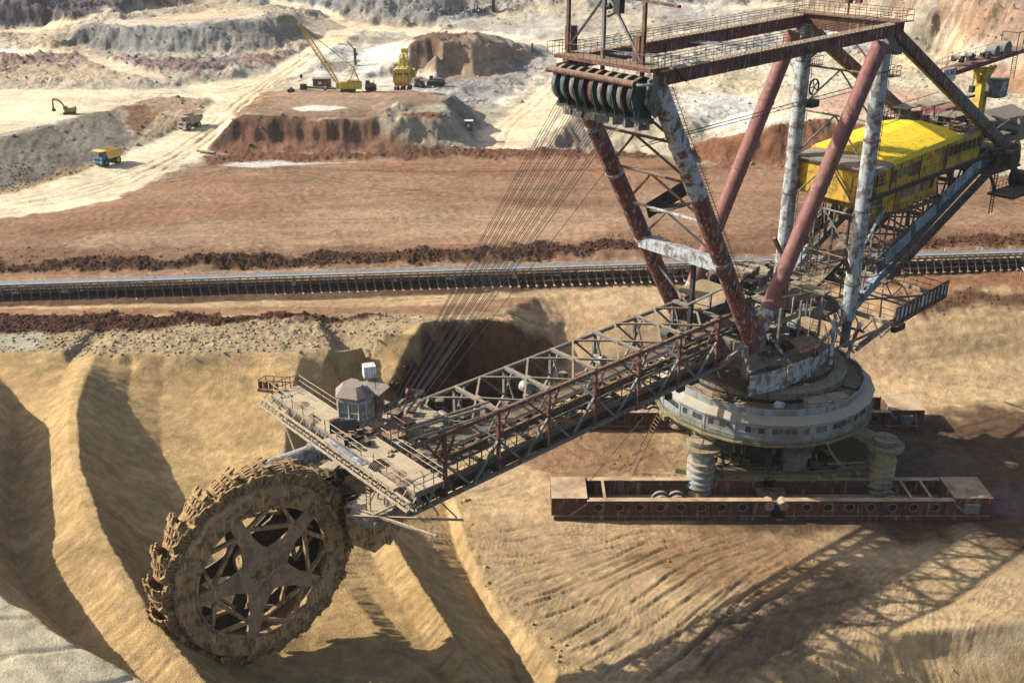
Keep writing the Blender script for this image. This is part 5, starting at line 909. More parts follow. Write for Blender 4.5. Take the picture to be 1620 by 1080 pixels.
# ---- legs, masts and top frame
def legs():
    FT = lambda s_: P(29.2, s_*5.9, 52.8); FB = lambda s_: P(10.8, s_*5.6, 22.2)
    for s_ in (-1, 1):
        a, b = FT(s_), FB(s_)
        m_ = b.lerp(a, .58)
        l = MB(); l.tube(b, a, .95, 20); o = l.build('front_leg', 'whitered' if s_ < 0 else 'red', bwe, True)
        sl_ = MB(); sl_.tube(b, b.lerp(a, .62 if s_ < 0 else .5), .965, 20); sl_.build('lower_sleeve', 'red', o, True)
        for q in (.35, .62, .8): 
            c = MB(); c.tube(b.lerp(a, q), b.lerp(a, q+.012), 1.03, 20); c.build('collar', 'whitered', o, True)
        kn = MB(); kn.tube(b+Vector((.6, 0, -.6)), b, .35, 12, .9); kn.box(b+Vector((-.2, 0, -1.0)), (1.5, 1.3, 1.0)); kn.build('foot_joint', 'rustbrown', o)
        a2, b2 = P(-7.6, s_*5.9, 53.4), P(9.6, s_*5.5, 22.4)
        l = MB(); l.tube(b2, a2, .92, 20); o = l.build('rear_leg', 'redpipe', bwe, True)
        for q in (.22, .5, .75):
            c = MB(); c.tube(b2.lerp(a2, q), b2.lerp(a2, q+.01), .98, 20); c.build('collar', 'redpipe', o, True)
        sc_ = MB(); sc_.tube(b2+Vector((.1, 0, -.3)), b2.lerp(a2, .09), .935, 20); sc_.build('foot_joint', 'whitered', o, True)
        mst = MB(); mst.tube(P(-9.4, s_*5.3, 19.4), P(-9.4, s_*5.3, 54.2), .9, 20); o = mst.build('mast', 'mast', bwe, True)
        for zz in (24, 33.4, 42, 50): c = MB(); c.tube(P(-9.4, s_*5.3, zz), P(-9.4, s_*5.3, zz+.25), .98, 20); c.build('collar', 'grey', o, True)
        lad = MB(); lad.ladder(P(-10.9, s_*5.3-.0, 22), P(-10.9, s_*5.3, 53.5), .6, .45, (0, 1, 0), .045); 
        for zz in np.arange(24, 53, 1.1):
            for q in range(6):
                a0 = math.pi/2+q*math.pi/6; a1 = a0+math.pi/6; c0 = P(-10.95, s_*5.3, zz); lad.tube(c0+Vector((math.cos(a0)*.75, math.sin(a0)*.45, 0)), c0+Vector((math.cos(a1)*.75, math.sin(a1)*.45, 0)), .025, 3)
        lad.build('caged_ladder', 'rustbrown', o)
        for zz in (27.2, 36.5, 44.5, 49.4):
            pf = MB(); c0 = P(-11.3, s_*5.3, zz); pf.box(c0, (1.9, 1.9, .1)); pf.rail([c0+Vector(v) for v in ((.9, .9, 0), (-.9, .9, 0), (-.9, -.9, 0), (.9, -.9, 0))], 1.1, 1, .035); pf.build('rest_platform', 'dark', o)
    # rungs and hand line along the near front leg
    lad = MB(); a, b = FT(-1), FB(-1); o_ = Vector((-1.15, .5, 0)); lad.ladder(b+o_, a+o_, .55, .45, (0, 1, 0), .04)
    for q in range(60):
        c0 = b.lerp(a, q/60)+o_; lad.tube(c0+Vector((0, .28, 0)), c0+Vector((-.55, 0, .3)), .022, 3); lad.tube(c0+Vector((0, -.28, 0)), c0+Vector((-.55, 0, .3)), .022, 3)
    lad.build('leg_ladder', 'rustbrown', bwe)
    def on(s_, z, top, bot): a, b = top(s_), bot(s_); return b.lerp(a, (z-b.z)/(a.z-b.z))
    # bracing between the front legs
    zs = [51.6, 46.9, 42.4, 37.8, 33.2]
    for i, z in enumerate(zs):
        n, f = on(-1, z, FT, FB), on(1, z, FT, FB)
        if 0 < i < 4: MB().tube(f, n, .16, 8).build('leg_crossbar', 'rustbrown' if i < 3 else 'mast', bwe)
        if i < 4:
            mid = (n+f)/2; n2, f2 = on(-1, zs[i+1], FT, FB), on(1, zs[i+1], FT, FB)
            for q in (n2, f2): MB().tube(mid, q, .14, 8).build('leg_diagonal', 'grey' if i in (0, 3) else 'rustbrown', bwe)
    n, f = on(-1, 33.0, FT, FB), on(1, 33.0, FT, FB); MB().beam(f+Vector((.3, 0, -.3)), n+Vector((.3, 0, -.3)), 1.2, 1.4).build('box_crossbeam', 'mast', bwe, bev=.05)
    n, f = on(-1, 30.0, FT, FB), on(1, 30.0, FT, FB); mid = (n+f)/2
    for q in (n, f): MB().tube(mid+Vector((0, 0, -4)), q, .14, 8).build('leg_diagonal', 'grey', bwe)
    MB().beam(mid+Vector((-.5, 0, -8.5)), mid+Vector((-.5, 0, 1.5)), .45).build('centre_post', 'dark', bwe)
    bl = MB(); bl.beam(P(17.5, 5.2, 36.2), P(11.8, 4.4, 38.2), .12, 1.9); bl.box(P(14.6, 4.0, 36.4), (6.0, 1.4, .12)); bl.rail([P(17.5, 3.2, 36.4), P(11.8, 3.2, 36.6)], 1.1, 1.2); bl.build('leg_balcony', 'dark', bwe)
    # bracing between the masts
    zs = [49.6, 44.2, 38.3, 32.6, 27]
    for i, z in enumerate(zs):
        n, f = P(-9.4, -5.3, z), P(-9.4, 5.3, z); MB().tube(f, n, .13, 8).build('mast_crossbar', 'grey' if i % 2 else 'rustbrown', bwe)
        if i < 4:
            mid = (n+f)/2
            for w_ in (-5.3, 5.3): MB().tube(mid, P(-9.4, w_, zs[i+1]), .12, 8).build('mast_diagonal', 'grey', bwe)
    for w_ in (-5.3, 5.3): MB().tube(P(-9.4, 0, 54), P(-9.4, w_, 49.8), .12, 8).build('mast_diagonal', 'rustbrown', bwe)
    # rope pulley on the far mast
    pu = MB(); 
    for q in range(20):
        a0 = q*math.pi/10; a1 = a0+math.pi/10; c0 = P(-10.6, 4.2, 46.9); pu.beam(c0+Vector((math.cos(a0)*.95, 0, math.sin(a0)*.95)), c0+Vector((math.cos(a1)*.95, 0, math.sin(a1)*.95)), .16)
        if q % 4 == 0: pu.beam(c0, c0+Vector((math.cos(a0)*.95, 0, math.sin(a0)*.95)), .1)
    pu.build('rope_pulley', 'black', bwe); MB().box(P(-10.6, 4.2, 44.9), (1.6, 1, .9)).build('pulley_bracket', 'dark', bwe)
    for s_ in (-1, 1):
        # top girder with walkway
        g = MB(); g0, g1 = P(29.6, s_*6.1, 53.5), P(-9.2, s_*6.1, 54.7); g.beam(g0, g1, .9, 1.25)
        for q in range(15): p = g0.lerp(g1, (q+.5)/15); g.box(p, (.1, 1.0, 1.3))
        o = g.build('top_girder', 'red', bwe)
        wk = MB(); wk.beam(g0+Vector((0, 0, .72)), g1+Vector((0, 0, .72)), 1.15, .1)
        for q in range(60): p = g0.lerp(g1, (q+.5)/60); wk.box(p+Vector((0, 0, .82)), (.14, .9, .08))
        wk.build('walkway_planks', 'dusty', o)
        rl = MB(); rl.rail([g0+Vector((0, .5, .8)), g1+Vector((0, .5, .8))], 1.1, 2.4, .03); rl.rail([g0+Vector((0, -.5, .8)), g1+Vector((0, -.5, .8))], 1.1, 2.4, .03); rl.build('girder_rail', 'rustbrown', o)
        # back stay
        a, b = P(-10.2, s_*6.1, 54.2), P(-41.2, s_*6.0, 37.3); st_ = MB(); st_.beam(a, b, 1.05, 1.3); o = st_.build('back_stay', 'red' if s_ < 0 else 'red', bwe, bev=.03)
        mid = a.lerp(b, .48); MB().beam(mid, b, 1.07, 1.32).build('lower_sleeve', 'grey', o)
        lt = MB()
        for q in range(24): p = a.lerp(b, q/24); p2 = a.lerp(b, (q+1)/24); lt.beam(p+Vector((0, 0, -.9)), p2+Vector((0, 0, -.9)), .5, .08); lt.tube(p+Vector((0, .3, -.9)), p+Vector((0, .3, -.3)), .04, 4)
        lt.rail([a+Vector((0, s_*-.75, -.8)), b+Vector((0, s_*-.75, -.8))], .9, 1.5, .03); lt.build('stay_walkway', 'olive', o)
    for t_ in (20.5, 8):   # light bracing between the top girders
        tr_ = MB(); 
        for dt in (-.55, .55): tr_.beam(P(t_+3+dt, 6, 54.0), P(t_-2+dt, -6, 54.0), .18)
        for q in range(8):
            w0 = 6-q*1.5; c = lambda w_: P(t_+.5+2.5*w_/6, w_, 54); tr_.beam(c(w0)+Vector((.55, 0, 0)), c(w0-.75)-Vector((.55, 0, 0)), .08); tr_.beam(c(w0-.75)-Vector((.55, 0, 0)), c(w0-1.5)+Vector((.55, 0, 0)), .08)
        tr_.build('top_brace', 'mast', bwe)
    # rear cross girder and head platform
    rg = MB(); rg.beam(P(-10.2, 6.6, 54.7), P(-10.2, -6.6, 54.7), 1.5, 1.7); rg.build('rear_cross_girder', 'rustbrown', bwe, bev=.05)
    pf = MB(); pf.box(P(-10.4, 0, 55.65), (3.0, 14.2, .12)); pf.rail([P(-8.9, 7, 55.7), P(-8.9, -7, 55.7), P(-11.9, -7, 55.7), P(-11.9, 7, 55.7), P(-8.9, 7, 55.7)], 1.2, 1.4, .035); pf.build('rear_platform', 'rustbrown', bwe)
    for s_ in (-1, 1):
        k = MB(); k.box(P(-9.6, s_*5.4, 53.3), (2.0, 1.9, 2.2)); k.box(P(-11, s_*5.8, 52.4), (1.2, 1.2, 1.0)); k.build('mast_head', 'grey', bwe, bev=.06)
    gear = MB(); gear.tube(P(-10.4, .6, 55.7), P(-10.4, .6, 57.0), .12, 6); gear.box(P(-10.4, .6, 57.3), (.9, .5, .5)); gear.box(P(-10.9, -.4, 57.5), (.5, .7, .8)); gear.box(P(-9.9, 1.6, 57.6), (.4, .8, .5)); gear.build('lamp_cluster', 'maroon', bwe)
    for (a, b_) in (((-9.3, -5.6, 50), (-12, -3, 49.6)), ((-5.2, 5.4, 52), (-7.8, 5.4, 49)), ((29, -5, 47.4), (-9, -4, 48.6)), ((29, -4, 46.8), (-9, -3, 47.7)), ((-9.4, -5.4, 45.5), (-37, 2, 43.5)), ((-9.4, -5.4, 43.5), (-37, 0, 42.5))):
        MB().tube(P(*a), P(*b_), .045, 4).build('guy_wire', 'cable', bwe)
legs()

# ---- sheave head on top of the front legs
def head():
    z0 = 52.6
    fr = MB(); fr.box(P(29.6, 0, 54.35), (2.6, 12.8, .35)); fr.build('head_platform', 'rustbrown', bwe)
    rl = MB(); c = [P(30.9, 6.6, 54.5), P(30.9, -6.6, 54.5), P(28.2, -6.6, 54.5), P(28.2, 6.6, 54.5)]; rl.rail(c+[c[0]], 1.2, .9, .03, False); rl.rail([P(30.9, 7.4, 54.5), P(28.9, 7.4, 54.5), P(28.9, 6.6, 54.5)], 1.1, .8, .035); rl.build('head_rail', 'rustbrown', bwe)
    MB().tube(P(31.9, 6.2, 53.2), P(31.9, -5.6, 53.2), .32, 12).build('head_pipe', 'rustbrown', bwe, True)
    for w_ in (6.3, -6.0):
        q = MB()
        for k in range(10):
            a0 = R(90)-k*R(14); a1 = a0-R(14); c0 = P(30.6, w_, 53.2); s_ = 1 if w_ > 0 else -1
            q.tube(c0+Vector((math.sin(k*R(14))*1.3, -s_*math.cos(k*R(14))*.6, 0)), c0+Vector((math.sin((k+1)*R(14))*1.3, -s_*math.cos((k+1)*R(14))*.6, 0)), .12, 6)
        q.build('bent_pipe', 'mast', bwe)
    for i in range(9):
        w_ = 5.3-i*1.28
        d = MB(); c0 = P(30.3, w_, 51.9)
        n = 22; r_ = 1.75
        for (ra, rb, th) in ((1.75, 1.55, .22), (1.55, .35, .10)):
            ring_ = lambda r, y: [c0+Vector((r*math.cos(q*2*math.pi/n), y, r*math.sin(q*2*math.pi/n))) for q in range(n)]
            d.quad_strip([ring_(rb, -th), ring_(ra, -th), ring_(ra, th), ring_(rb, th), ring_(rb, -th)], caps=False)
        o = d.build('sheave', ('grey', 'teal', 'grey', 'dark', 'rustbrown')[i % 5], bwe, True)
        fl = MB(); fl.prism([c0+Vector((1.7, .5, 1.3)), c0+Vector((2.0, .5, .2)), c0+Vector((1.3, .5, -1.9)), c0+Vector((-.9, .5, -2.1)), c0+Vector((-1.3, .5, 1.3))], (0, .09, 0)); fl.build('sheave_cheek', 'dark' if i % 2 else 'teal', o)
    ax = MB(); ax.tube(P(30.3, 6.3, 51.9), P(30.3, -6.3, 51.9), .3, 12); ax.build('sheave_axle', 'dark', bwe)
    bk = MB(); bk.beam(P(28.6, 6.2, 51.5), P(28.6, -6.2, 51.5), .5, 2.6); bk.beam(P(30.2, 6.2, 49.7), P(30.2, -6.2, 49.7), .9, .5); bk.build('head_beam', 'teal', bwe)
    lw = MB()
    for i in range(7): lw.box(P(30.2+rnd.uniform(-.3, .3), 4.6-i*1.6, 49.2), (1.2, 1.1, .8), .2*i)
    lw.build('rope_anchor', 'grey', bwe)
    for s_ in (-1, 1):
        k = MB(); k.prism([P(30.9, s_*6.2, 53.6), P(31.2, s_*6.2, 51.4), P(29.8, s_*6.2, 50.0), P(28.3, s_*6.2, 51.2), P(28.4, s_*6.2, 53.8)], (0, .25, 0)); k.build('head_cheek', 'grey', bwe)
    for w_, h_ in ((6.0, 7.5), (1.1, 9.5), (-4.1, 7.5)):
        MB().beam(P(29.4, w_, 52.6), P(29.4, w_, 54.4+h_), .32).build('head_pole', 'rustbrown' if w_ != 1.1 else 'grey', bwe)
    MB().beam(P(29.4, 6.0, 55), P(29.4, 1.1, 60.2), .18).build('pole_brace', 'dark', bwe)
    MB().beam(P(29.4, 1.1, 61.0), P(29.4, -4.1, 54.6), .22).build('pole_brace', 'grey', bwe)
    MB().beam(P(29.4, 1.8, 60.5), P(29.4, -8.2, 60.0), .4, .25).build('pole_crossbeam', 'rustbrown', bwe)
    for w_ in (6.0, -3.2): MB().box(P(29.0, w_, 55.9), (.9, .9, 2.4)).build('control_box', 'rustbrown', bwe, bev=.03)
    tg = MB(); tg.box(P(29.2, -.6, 59.6), (.7, .8, 1.6)); tg.tube(P(29.2, .4, 59.4), P(29.2, 1.4, 59.2), .3, 8); tg.tube(P(29.2, -.6, 59), P(29.2, .8, 58.4), .12, 6); tg.build('top_hoist', 'dark', bwe)
    st_ = MB(); st_.ladder(P(28.0, -6.3, 54.5), P(26.4, -6.6, 53), .8, .3, (0, 1, 0), .07); st_.build('head_steps', 'dark', bwe)
    # hoist ropes to the boom tip
    for gi, g in enumerate((5.2, 3.1, 1.0, -1.1, -3.4)):
        for k in range(4 if gi != 4 else 3):
            wt = g-.38*k; a = P(31.1, wt, 50.6); b_ = P(54.6+.25*(k % 2), .30*wt+.9-.22*k, 25.3)
            MB().tube(a, b_, .04, 4).build('hoist_rope', 'cable', bwe)
    MB().tube(P(30, -5.2, 49.6), P(56, -2.3, 25.0), .035, 4).build('hoist_rope', 'cable', bwe)
head()
# ---- wheel boom
def boom():
    W_ = 3.4; T0, T1 = 13.4, 58.6
    zt = lambda t: 25.1-(t-14)*.035; zb = lambda t: 18.75-(t-14)*.045
    for s_ in (-1, 1):
        c = MB(); c.tube(P(T0-2.6, s_*W_, zt(T0)-.2), P(T1, s_*W_, zt(T1)), .24, 8); c.build('top_chord', 'red' if s_ < 0 else 'grey', bwe, True)
        c = MB(); c.beam(P(T0, s_*W_, zb(T0)), P(T1+.5, s_*W_, zb(T1)), .4, .34); c.beam(P(T0, s_*W_, zb(T0)), P(9.8, s_*5.2, 22.0), .6, .5); c.build('bottom_chord', 'grey', bwe)
        c = MB(); c.tube(P(T0-2.6, s_*W_, zt(T0)-.2), P(9.4, s_*5.2, 24.4), .24, 8); c.build('root_brace', 'red', bwe)
    N = [14.1+6.45*i for i in range(7)]+[57.4]
    for i, t in enumerate(N):
        for s_ in (-1, 1):
            top, bot = zt(t), zb(t); mid = (top+bot)/2+.2
            p = MB(); p.beam(P(t, s_*W_, bot), P(t, s_*W_, top), .36, .3); p.build('post', 'red' if s_ < 0 else 'grey', bwe)
            if i < len(N)-1:
                h_ = (N[i+1]-t)/2
                d = MB(); d.beam(P(t, s_*W_, mid), P(t+h_*.98, s_*W_, zt(t+h_)), .2); d.build('diagonal', ('white' if i % 2 else 'red') if s_ < 0 else 'grey', bwe)
                d = MB(); d.beam(P(t, s_*W_, mid), P(t+h_, s_*W_, zb(t+h_)), .24); d.build('diagonal', 'grey', bwe)
                t2 = N[i+1]; m2 = (zt(t2)+zb(t2))/2+.2
                d = MB(); d.beam(P(t2, s_*W_, m2), P(t2-h_*.98, s_*W_, zb(t+h_)), .24); d.build('diagonal', 'grey', bwe)
                d = MB(); d.beam(P(t2, s_*W_, m2), P(t2-h_*.45, s_*W_, zt(t2)), .2); d.build('diagonal', 'red' if s_ < 0 else 'grey', bwe)
        b = MB(); b.beam(P(t, -W_, zt(t)+.02), P(t, W_, zt(t)+.02), .42, .3); b.build('cross_beam', 'grey', bwe)
        b = MB(); b.beam(P(t, -W_, zb(t)+.02), P(t, W_, zb(t)+.02), .35, .4); b.build('cross_beam', 'dark', bwe)
        b = MB()
        for dt, s_ in ((3.2, 1), (3.2, -1), (-3.2, 1), (-3.2, -1)):
            if T0-1.5 < t+dt < T1: b.beam(P(t, 0, zt(t)+.1), P(t+dt, s_*W_, zt(t+dt)), .2)
        b.box(P(t, 0, zt(t)+.14), (.9, .8, .12)); b.build('top_bracing', 'grey', bwe)
        fr = MB(); fr.beam(P(t, -W_, zt(t)), P(t, -1.9, 21.2), .16); fr.beam(P(t, W_, zt(t)), P(t, 1.9, 21.2), .16); fr.beam(P(t, -W_, 20.2), P(t, W_, 20.2), .3, .3); fr.build('belt_frame', 'grey', bwe)
    # belt conveyor down the middle of the boom
    zc = lambda t: 21.6-(t-10)*.035
    b = MB()
    sec = [(-1.25, .32), (-.7, .02), (.7, .02), (1.25, .32)]
    b.quad_strip([[P(t, w_, zc(t)+h_) for w_, h_ in sec]+[P(t, w_, zc(t)+h_-.06) for w_, h_ in reversed(sec)] for t in (3, 20, 40, 62.5)]); b.build('conveyor_belt', 'rubber', bwe)
    for s_ in (-1, 1):
        MB().beam(P(3, s_*1.65, zc(3)-.1), P(62.5, s_*1.65, zc(62.5)-.1), .22, .5).build('belt_stringer', 'teal', bwe)
        MB().beam(P(12, s_*1.95, zc(12)+.22), P(60, s_*1.95, zc(60)+.22), .06, .12).build('cable_tray', 'orange', bwe)
    rb = MB()
    for q in range(44): t = 8+q*1.2; rb.tube(P(t, -1.5, zc(t)-.12), P(t, 1.5, zc(t)-.12), .09, 6)
    rb.build('belt_roller', 'dark', bwe)['kind'] = 'stuff'
    rt_ = MB(); rt_.beam(P(6, 0, 19.7), P(61, 0, 18.4), 2.0, .08); rt_.build('return_belt', 'rubber', bwe)
    for s_ in (-1, 1):
        wk = MB(); wk.beam(P(11, s_*2.65, 19.75), P(58, s_*2.65, 18.0), 1.1, .1); o = wk.build('boom_walkway', 'dark', bwe)
        rl = MB(); rl.rail([P(11, s_*3.15, 19.8), P(58, s_*3.15, 18.1)], 1.15, 1.1, .035); rl.build('walkway_rail', 'dusty', o)
    lc = MB()
    for i in range(30):
        t = 14+i*1.5; lc.beam(P(t, -3.3, zb(t)+.1), P(t+1.5, 3.3, zb(t)+.1), .1) if i % 2 else lc.beam(P(t, 3.3, zb(t)+.1), P(t+1.5, -3.3, zb(t)+.1), .1)
        lc.beam(P(t, -1.6, zc(t)-.3), P(t, -1.6, zb(t)+.4), .1); lc.beam(P(t, 1.6, zc(t)-.3), P(t, 1.6, zb(t)+.4), .1); lc.beam(P(t, -3.3, zb(t)+3.1), P(t+1.5, -3.3, zb(t)+3.1), .07)
    lc.build('inner_lattice', 'grey', bwe)['kind'] = 'stuff'
    hs_ = MB()
    for w_ in (-2.1, -2.25, 2.1, 2.4): hs_.tube(P(12, w_, zc(12)-.6), P(59, w_, zc(59)-.7), .07, 5)
    hs_.build('hose_run', 'dark', bwe)
    # the dark box girder under the near walkway
    MB().beam(P(10, -2.3, 18.9), P(58, -2.3, 17.2), .8, .9).build('service_girder', 'dark', bwe)
    # winches and small gear on the far side
    for i in range(16):
        t = 16+i*2.7; c = MB(); c.box(P(t, 2.6+rnd.uniform(-.3, .3), 20.6+rnd.uniform(-.5, .3)), (rnd.uniform(.5, 1.6), rnd.uniform(.5, 1.0), rnd.uniform(.5, 1.4)))
        if i % 4 == 0: c.tube(P(t, 2, 21.6), P(t, 3.2, 21.6), .6, 14)
        c.build('boom_gear', rnd.choice(('dark', 'grey', 'mast', 'teal')), bwe, bev=.03)
    for i in range(18):
        t = 14+i*2.4; c = MB(); c.box(P(t, -2.6+rnd.uniform(-.3, .3), 17.4+rnd.uniform(-.2, .3)), (rnd.uniform(.5, 1.6), .5, rnd.uniform(.3, .9))); c.build('cable_box', rnd.choice(('dark', 'grey', 'rustbrown')), bwe)
    # rope and chain hanging under the boom root
    MB().tube(P(22.5, -3.2, 18.2), wl(9.6, 112.8, 2.8), .05, 5).build('hanging_cable', 'cable', bwe)
    # sandy landing just behind the cab
    ld_ = MB(); ld_.box(P(53.6, -.3, 24.3), (4.6, 5.2, .16)); ld_.rail([P(51.4, -2.9, 24.4), P(55.8, -2.9, 24.4)], 1, 1.1); ld_.rail([P(51.4, 2.3, 24.4), P(55.8, 2.3, 24.4)], 1, 1.1); ld_.build('rear_landing', 'dusty', bwe)
    for i in range(22):
        c = MB(); t, w_ = rnd.uniform(50.5, 57.5), rnd.uniform(-3.2, 3)
        if i % 3 == 0: c.tube(P(t-.8, w_, 24.9), P(t+.9, w_+.4, 25+rnd.random()), rnd.uniform(.08, .3), 8)
        else: c.box(P(t, w_, 24.7+rnd.uniform(0, .4)), (rnd.uniform(.3, 1.2), rnd.uniform(.2, .8), rnd.uniform(.2, .9)), rnd.random())
        c.build('rope_gear', rnd.choice(('dark', 'maroon', 'grey', 'dusty', 'mast')), bwe)
    tb = MB(); tb.tube(P(48, -3.4, 24.9), P(58, -2.9, 25.3), .16, 8); tb.tube(P(47, -2.7, 24.9), P(57, -2.6, 25.3), .14, 8); tb.tube(P(49, -4, 24.5), P(57, -4.1, 24.9), .1, 8); tb.build('hydraulic_pipe', 'dusty', bwe)
boom()

# ---- platform across the boom tip
def tip():
    z = 25.4
    d = MB(); d.box(P(60.8, -.5, z-.1), (2.9, 23.4, .18)); o = d.build('tip_platform', 'dusty', bwe)
    e = MB()
    for tt in (59.4, 62.2): e.beam(P(tt, -12.2, z-.45), P(tt, 11.2, z-.45), .2, .5)
    for q in range(14): e.beam(P(59.4, -12+q*1.78, z-.35), P(62.2, -12+q*1.78, z-.35), .12, .3)
    e.build('platform_frame', 'grey', o)
    r = MB(); r.rail([P(59.35, -12.1, z), P(59.35, -3.2, z)], 1.15, 1.4, .045); r.rail([P(59.35, 4, z), P(59.35, 11.1, z), P(62.2, 11.1, z)], 1.15, 1.4, .045); r.rail([P(62.25, -12.1, z), P(62.25, 11.1, z)], 1.1, 2.0, .045); r.rail([P(59.35, -12.1, z), P(62.25, -12.1, z)], 1.1, 1, .045); r.build('platform_rail', 'dusty', o)
    # pipe and cable trough slung on the outer side
    t_ = MB()
    for tt, zz, rr in ((63.0, 24.9, .13), (63.3, 24.2, .13), (62.7, 24.0, .1)): t_.tube(P(tt, 12.4, zz), P(tt, -12.6, zz), rr, 6)
    for q in range(19): w_ = 12-q*1.36; t_.beam(P(62.3, w_, z-.3), P(63.3, w_, 24.1), .1); t_.beam(P(62.4, w_, 24.1), P(63.3, w_-1.3, 24.8), .08)
    t_.build('side_truss', 'dusty', bwe)
    tr_ = MB(); tr_.beam(P(62.8, .5, 25.1), P(62.8, -10.4, 25.1), .6, .25); tr_.build('cable_trough', 'dusty', bwe)
    bp = MB(); bp.beam(P(62.8, -.4, 25.26), P(62.8, -5.6, 25.26), .5, .06); bp.build('blue_hose_tray', 'bluepanel', bwe)
    hz = MB()
    for q in range(5):
        for k in range(8):
            a0, a1 = k*math.pi/8, (k+1)*math.pi/8; c0 = P(62.2, -6.2-q*.22, 24.9); hz.tube(c0+Vector((math.cos(a0)*.9-.3, 0, math.sin(a0)*.75)), c0+Vector((math.cos(a1)*.9-.3, 0, math.sin(a1)*.75)), .07, 5)
    hz.build('hose_bundle', 'dark', bwe)
    for i in range(30):
        c = MB(); t, w_ = rnd.uniform(59.6, 62.0), rnd.uniform(-11.8, 10.8)
        if -2 < w_ < 3.2: continue
        if i % 3 == 0: c.tube(P(t, w_, z+.05), P(t+rnd.uniform(-.3, .3), w_+rnd.uniform(.6, 2.4), z+.07), .04, 5)
        elif i % 3 == 1: c.box(P(t, w_, z+.07), (rnd.uniform(.2, .8), rnd.uniform(.2, .7), rnd.uniform(.05, .3)), rnd.random())
        else: c.lathe([(rnd.uniform(.3, .8), 0), (.15, rnd.uniform(.08, .2)), (.01, .2)], P(t, w_, z), 9)
        c.build('deck_litter', rnd.choice(('deck', 'rustbrown', 'dark', 'wheel')), bwe)
    # far end gear sticking out
    g = MB(); g.beam(P(61.6, 10.8, 25.5), P(62.6, 13.2, 25.2), .3); g.rail([P(60.2, 11.2, z), P(61.8, 13.0, z), P(62.8, 12.6, z)], 1.1, .8, .05)
    for q in range(4): g.box(P(61.5+.3*q, 11.6+.5*q, 25.7), (.3, .35, .9), q)
    g.build('end_gear', 'rustbrown', bwe)
    # propping frames down to the bottom chord
    for w_ in (11.4, -11.8):
        f = MB(); s_ = 1 if w_ > 0 else -1
        f.tube(P(61.8, w_, z-.6), P(63.2, s_*3.4, 18.4), .13, 6); f.tube(P(59.6, w_, z-.6), P(58.6, s_*3.4, 18.2), .13, 6)
        for q in (.75, .5, .25):
            wq = s_*3.4+(w_-s_*3.4)*q; zq = 18.3+(z-.6-18.3)*q; f.tube(P(60.6, wq, z-.6), P(61.0, wq, zq), .09, 6); f.tube(P(60.6, wq, z-.6), P(61, s_*3.4+(w_-s_*3.4)*(q-.2), 18.3+(z-.6-18.3)*(q-.2)), .08, 6)
        f.build('platform_prop', 'dusty', bwe)
    f = MB(); f.beam(P(57.8, -12.6, 21.2), P(64.4, -5.0, 20.6), .16); f.beam(P(60.8, -12.9, 21), P(63.5, -3.6, 20.6), .22, .2)
    for q in range(6): f.beam(P(58+q*.9, -12+q*1.3, 21.2), P(60.5, -10.5+q*.9, z-.5), .11)
    f.build('lower_prop', 'dusty', bwe)
    lo = MB(); lo.box(P(60.6, -4.6, 19.9), (4.4, 4.4, .3)); lo.lathe([(1.9, 19.4), (2.1, 20.1), (1.9, 20.6), (.01, 20.6)], P(61.6, -4.9, 0), 20); lo.build('drive_base', 'dusty', bwe, True)
    ld = MB(); ld.ladder(P(62.6, -5.6, 20.6), P(62.6, -5.8, 24.6), .6, .35, (0, 1, 0), .06); ld.build('drive_ladder', 'dusty', bwe)
    # the arm that carries the wheel: two long plates either side, and the drive drum
    for s_, m_ in ((-1, 'wheel'), (1, 'dark')):
        a = MB(); w0 = -2.5 if s_ < 0 else 2.3
        a.prism([P(57, w0, 20), P(60, w0, 15.2), P(64, w0, 14.2), P(72, w0*.62, 15.0), P(72, w0*.62, 17.2), P(66, w0, 20.2)], (0, .35 if s_ < 0 else -.35, 0)) if s_ > 0 else a.prism([P(57, -3.2, 20), P(58.2, -3.2, 15.8), P(61, -3.2, 14.6), P(63.2, -3.1, 16.4), P(63.6, -3.1, 20.4)], (0, .4, 0))
        a.build('wheel_arm', m_, bwe)
    x = MB(); x.beam(P(59, -3.2, 16), P(59, 3, 16), 1.2, 1.0); x.beam(P(60.5, -3, 19.8), P(60.5, 3, 19.8), 1.6, 1.0); x.beam(P(57, -3.4, 18), P(59.5, -3.3, 14.8), .5, .5); x.build('arm_crossbeam', 'wheel', bwe)
    dr = MB(); dr.tube(P(62.4, 3.6, 22.3), P(68.2, 2.6, 23.2), .85, 18, .62); dr.tube(P(61.4, 3.8, 22.2), P(62.6, 3.6, 22.3), 1.05, 18); dr.build('drive_drum', 'mast', bwe, True)
    for i in range(26):
        c = MB(); t, w_, zz = rnd.uniform(61.0, 66.0), rnd.uniform(-1.6, 3.0), rnd.uniform(20, 23.2)
        if i % 3: c.box(P(t, w_, zz), (rnd.uniform(.3, 1.5), rnd.uniform(.3, 1.2), rnd.uniform(.2, .9)), rnd.random()*.6)
        else: c.beam(P(t, w_, zz), P(t+rnd.uniform(-2, 2), w_+rnd.uniform(-2, 2), zz+rnd.uniform(-1, 1)), rnd.uniform(.1, .25))
        c.build('wheel_gear', rnd.choice(('dusty', 'mast', 'dark', 'dusty', 'grey')), bwe)
    ch = MB(); ch.prism([P(64.0, -1.9, 18.2), P(66.2, -1.9, 20.2), P(65.4, -1.9, 21.6), P(63.0, -1.9, 20.4)], (0, -.9, 0)); ch.build('chute', 'bucket', bwe)
tip()

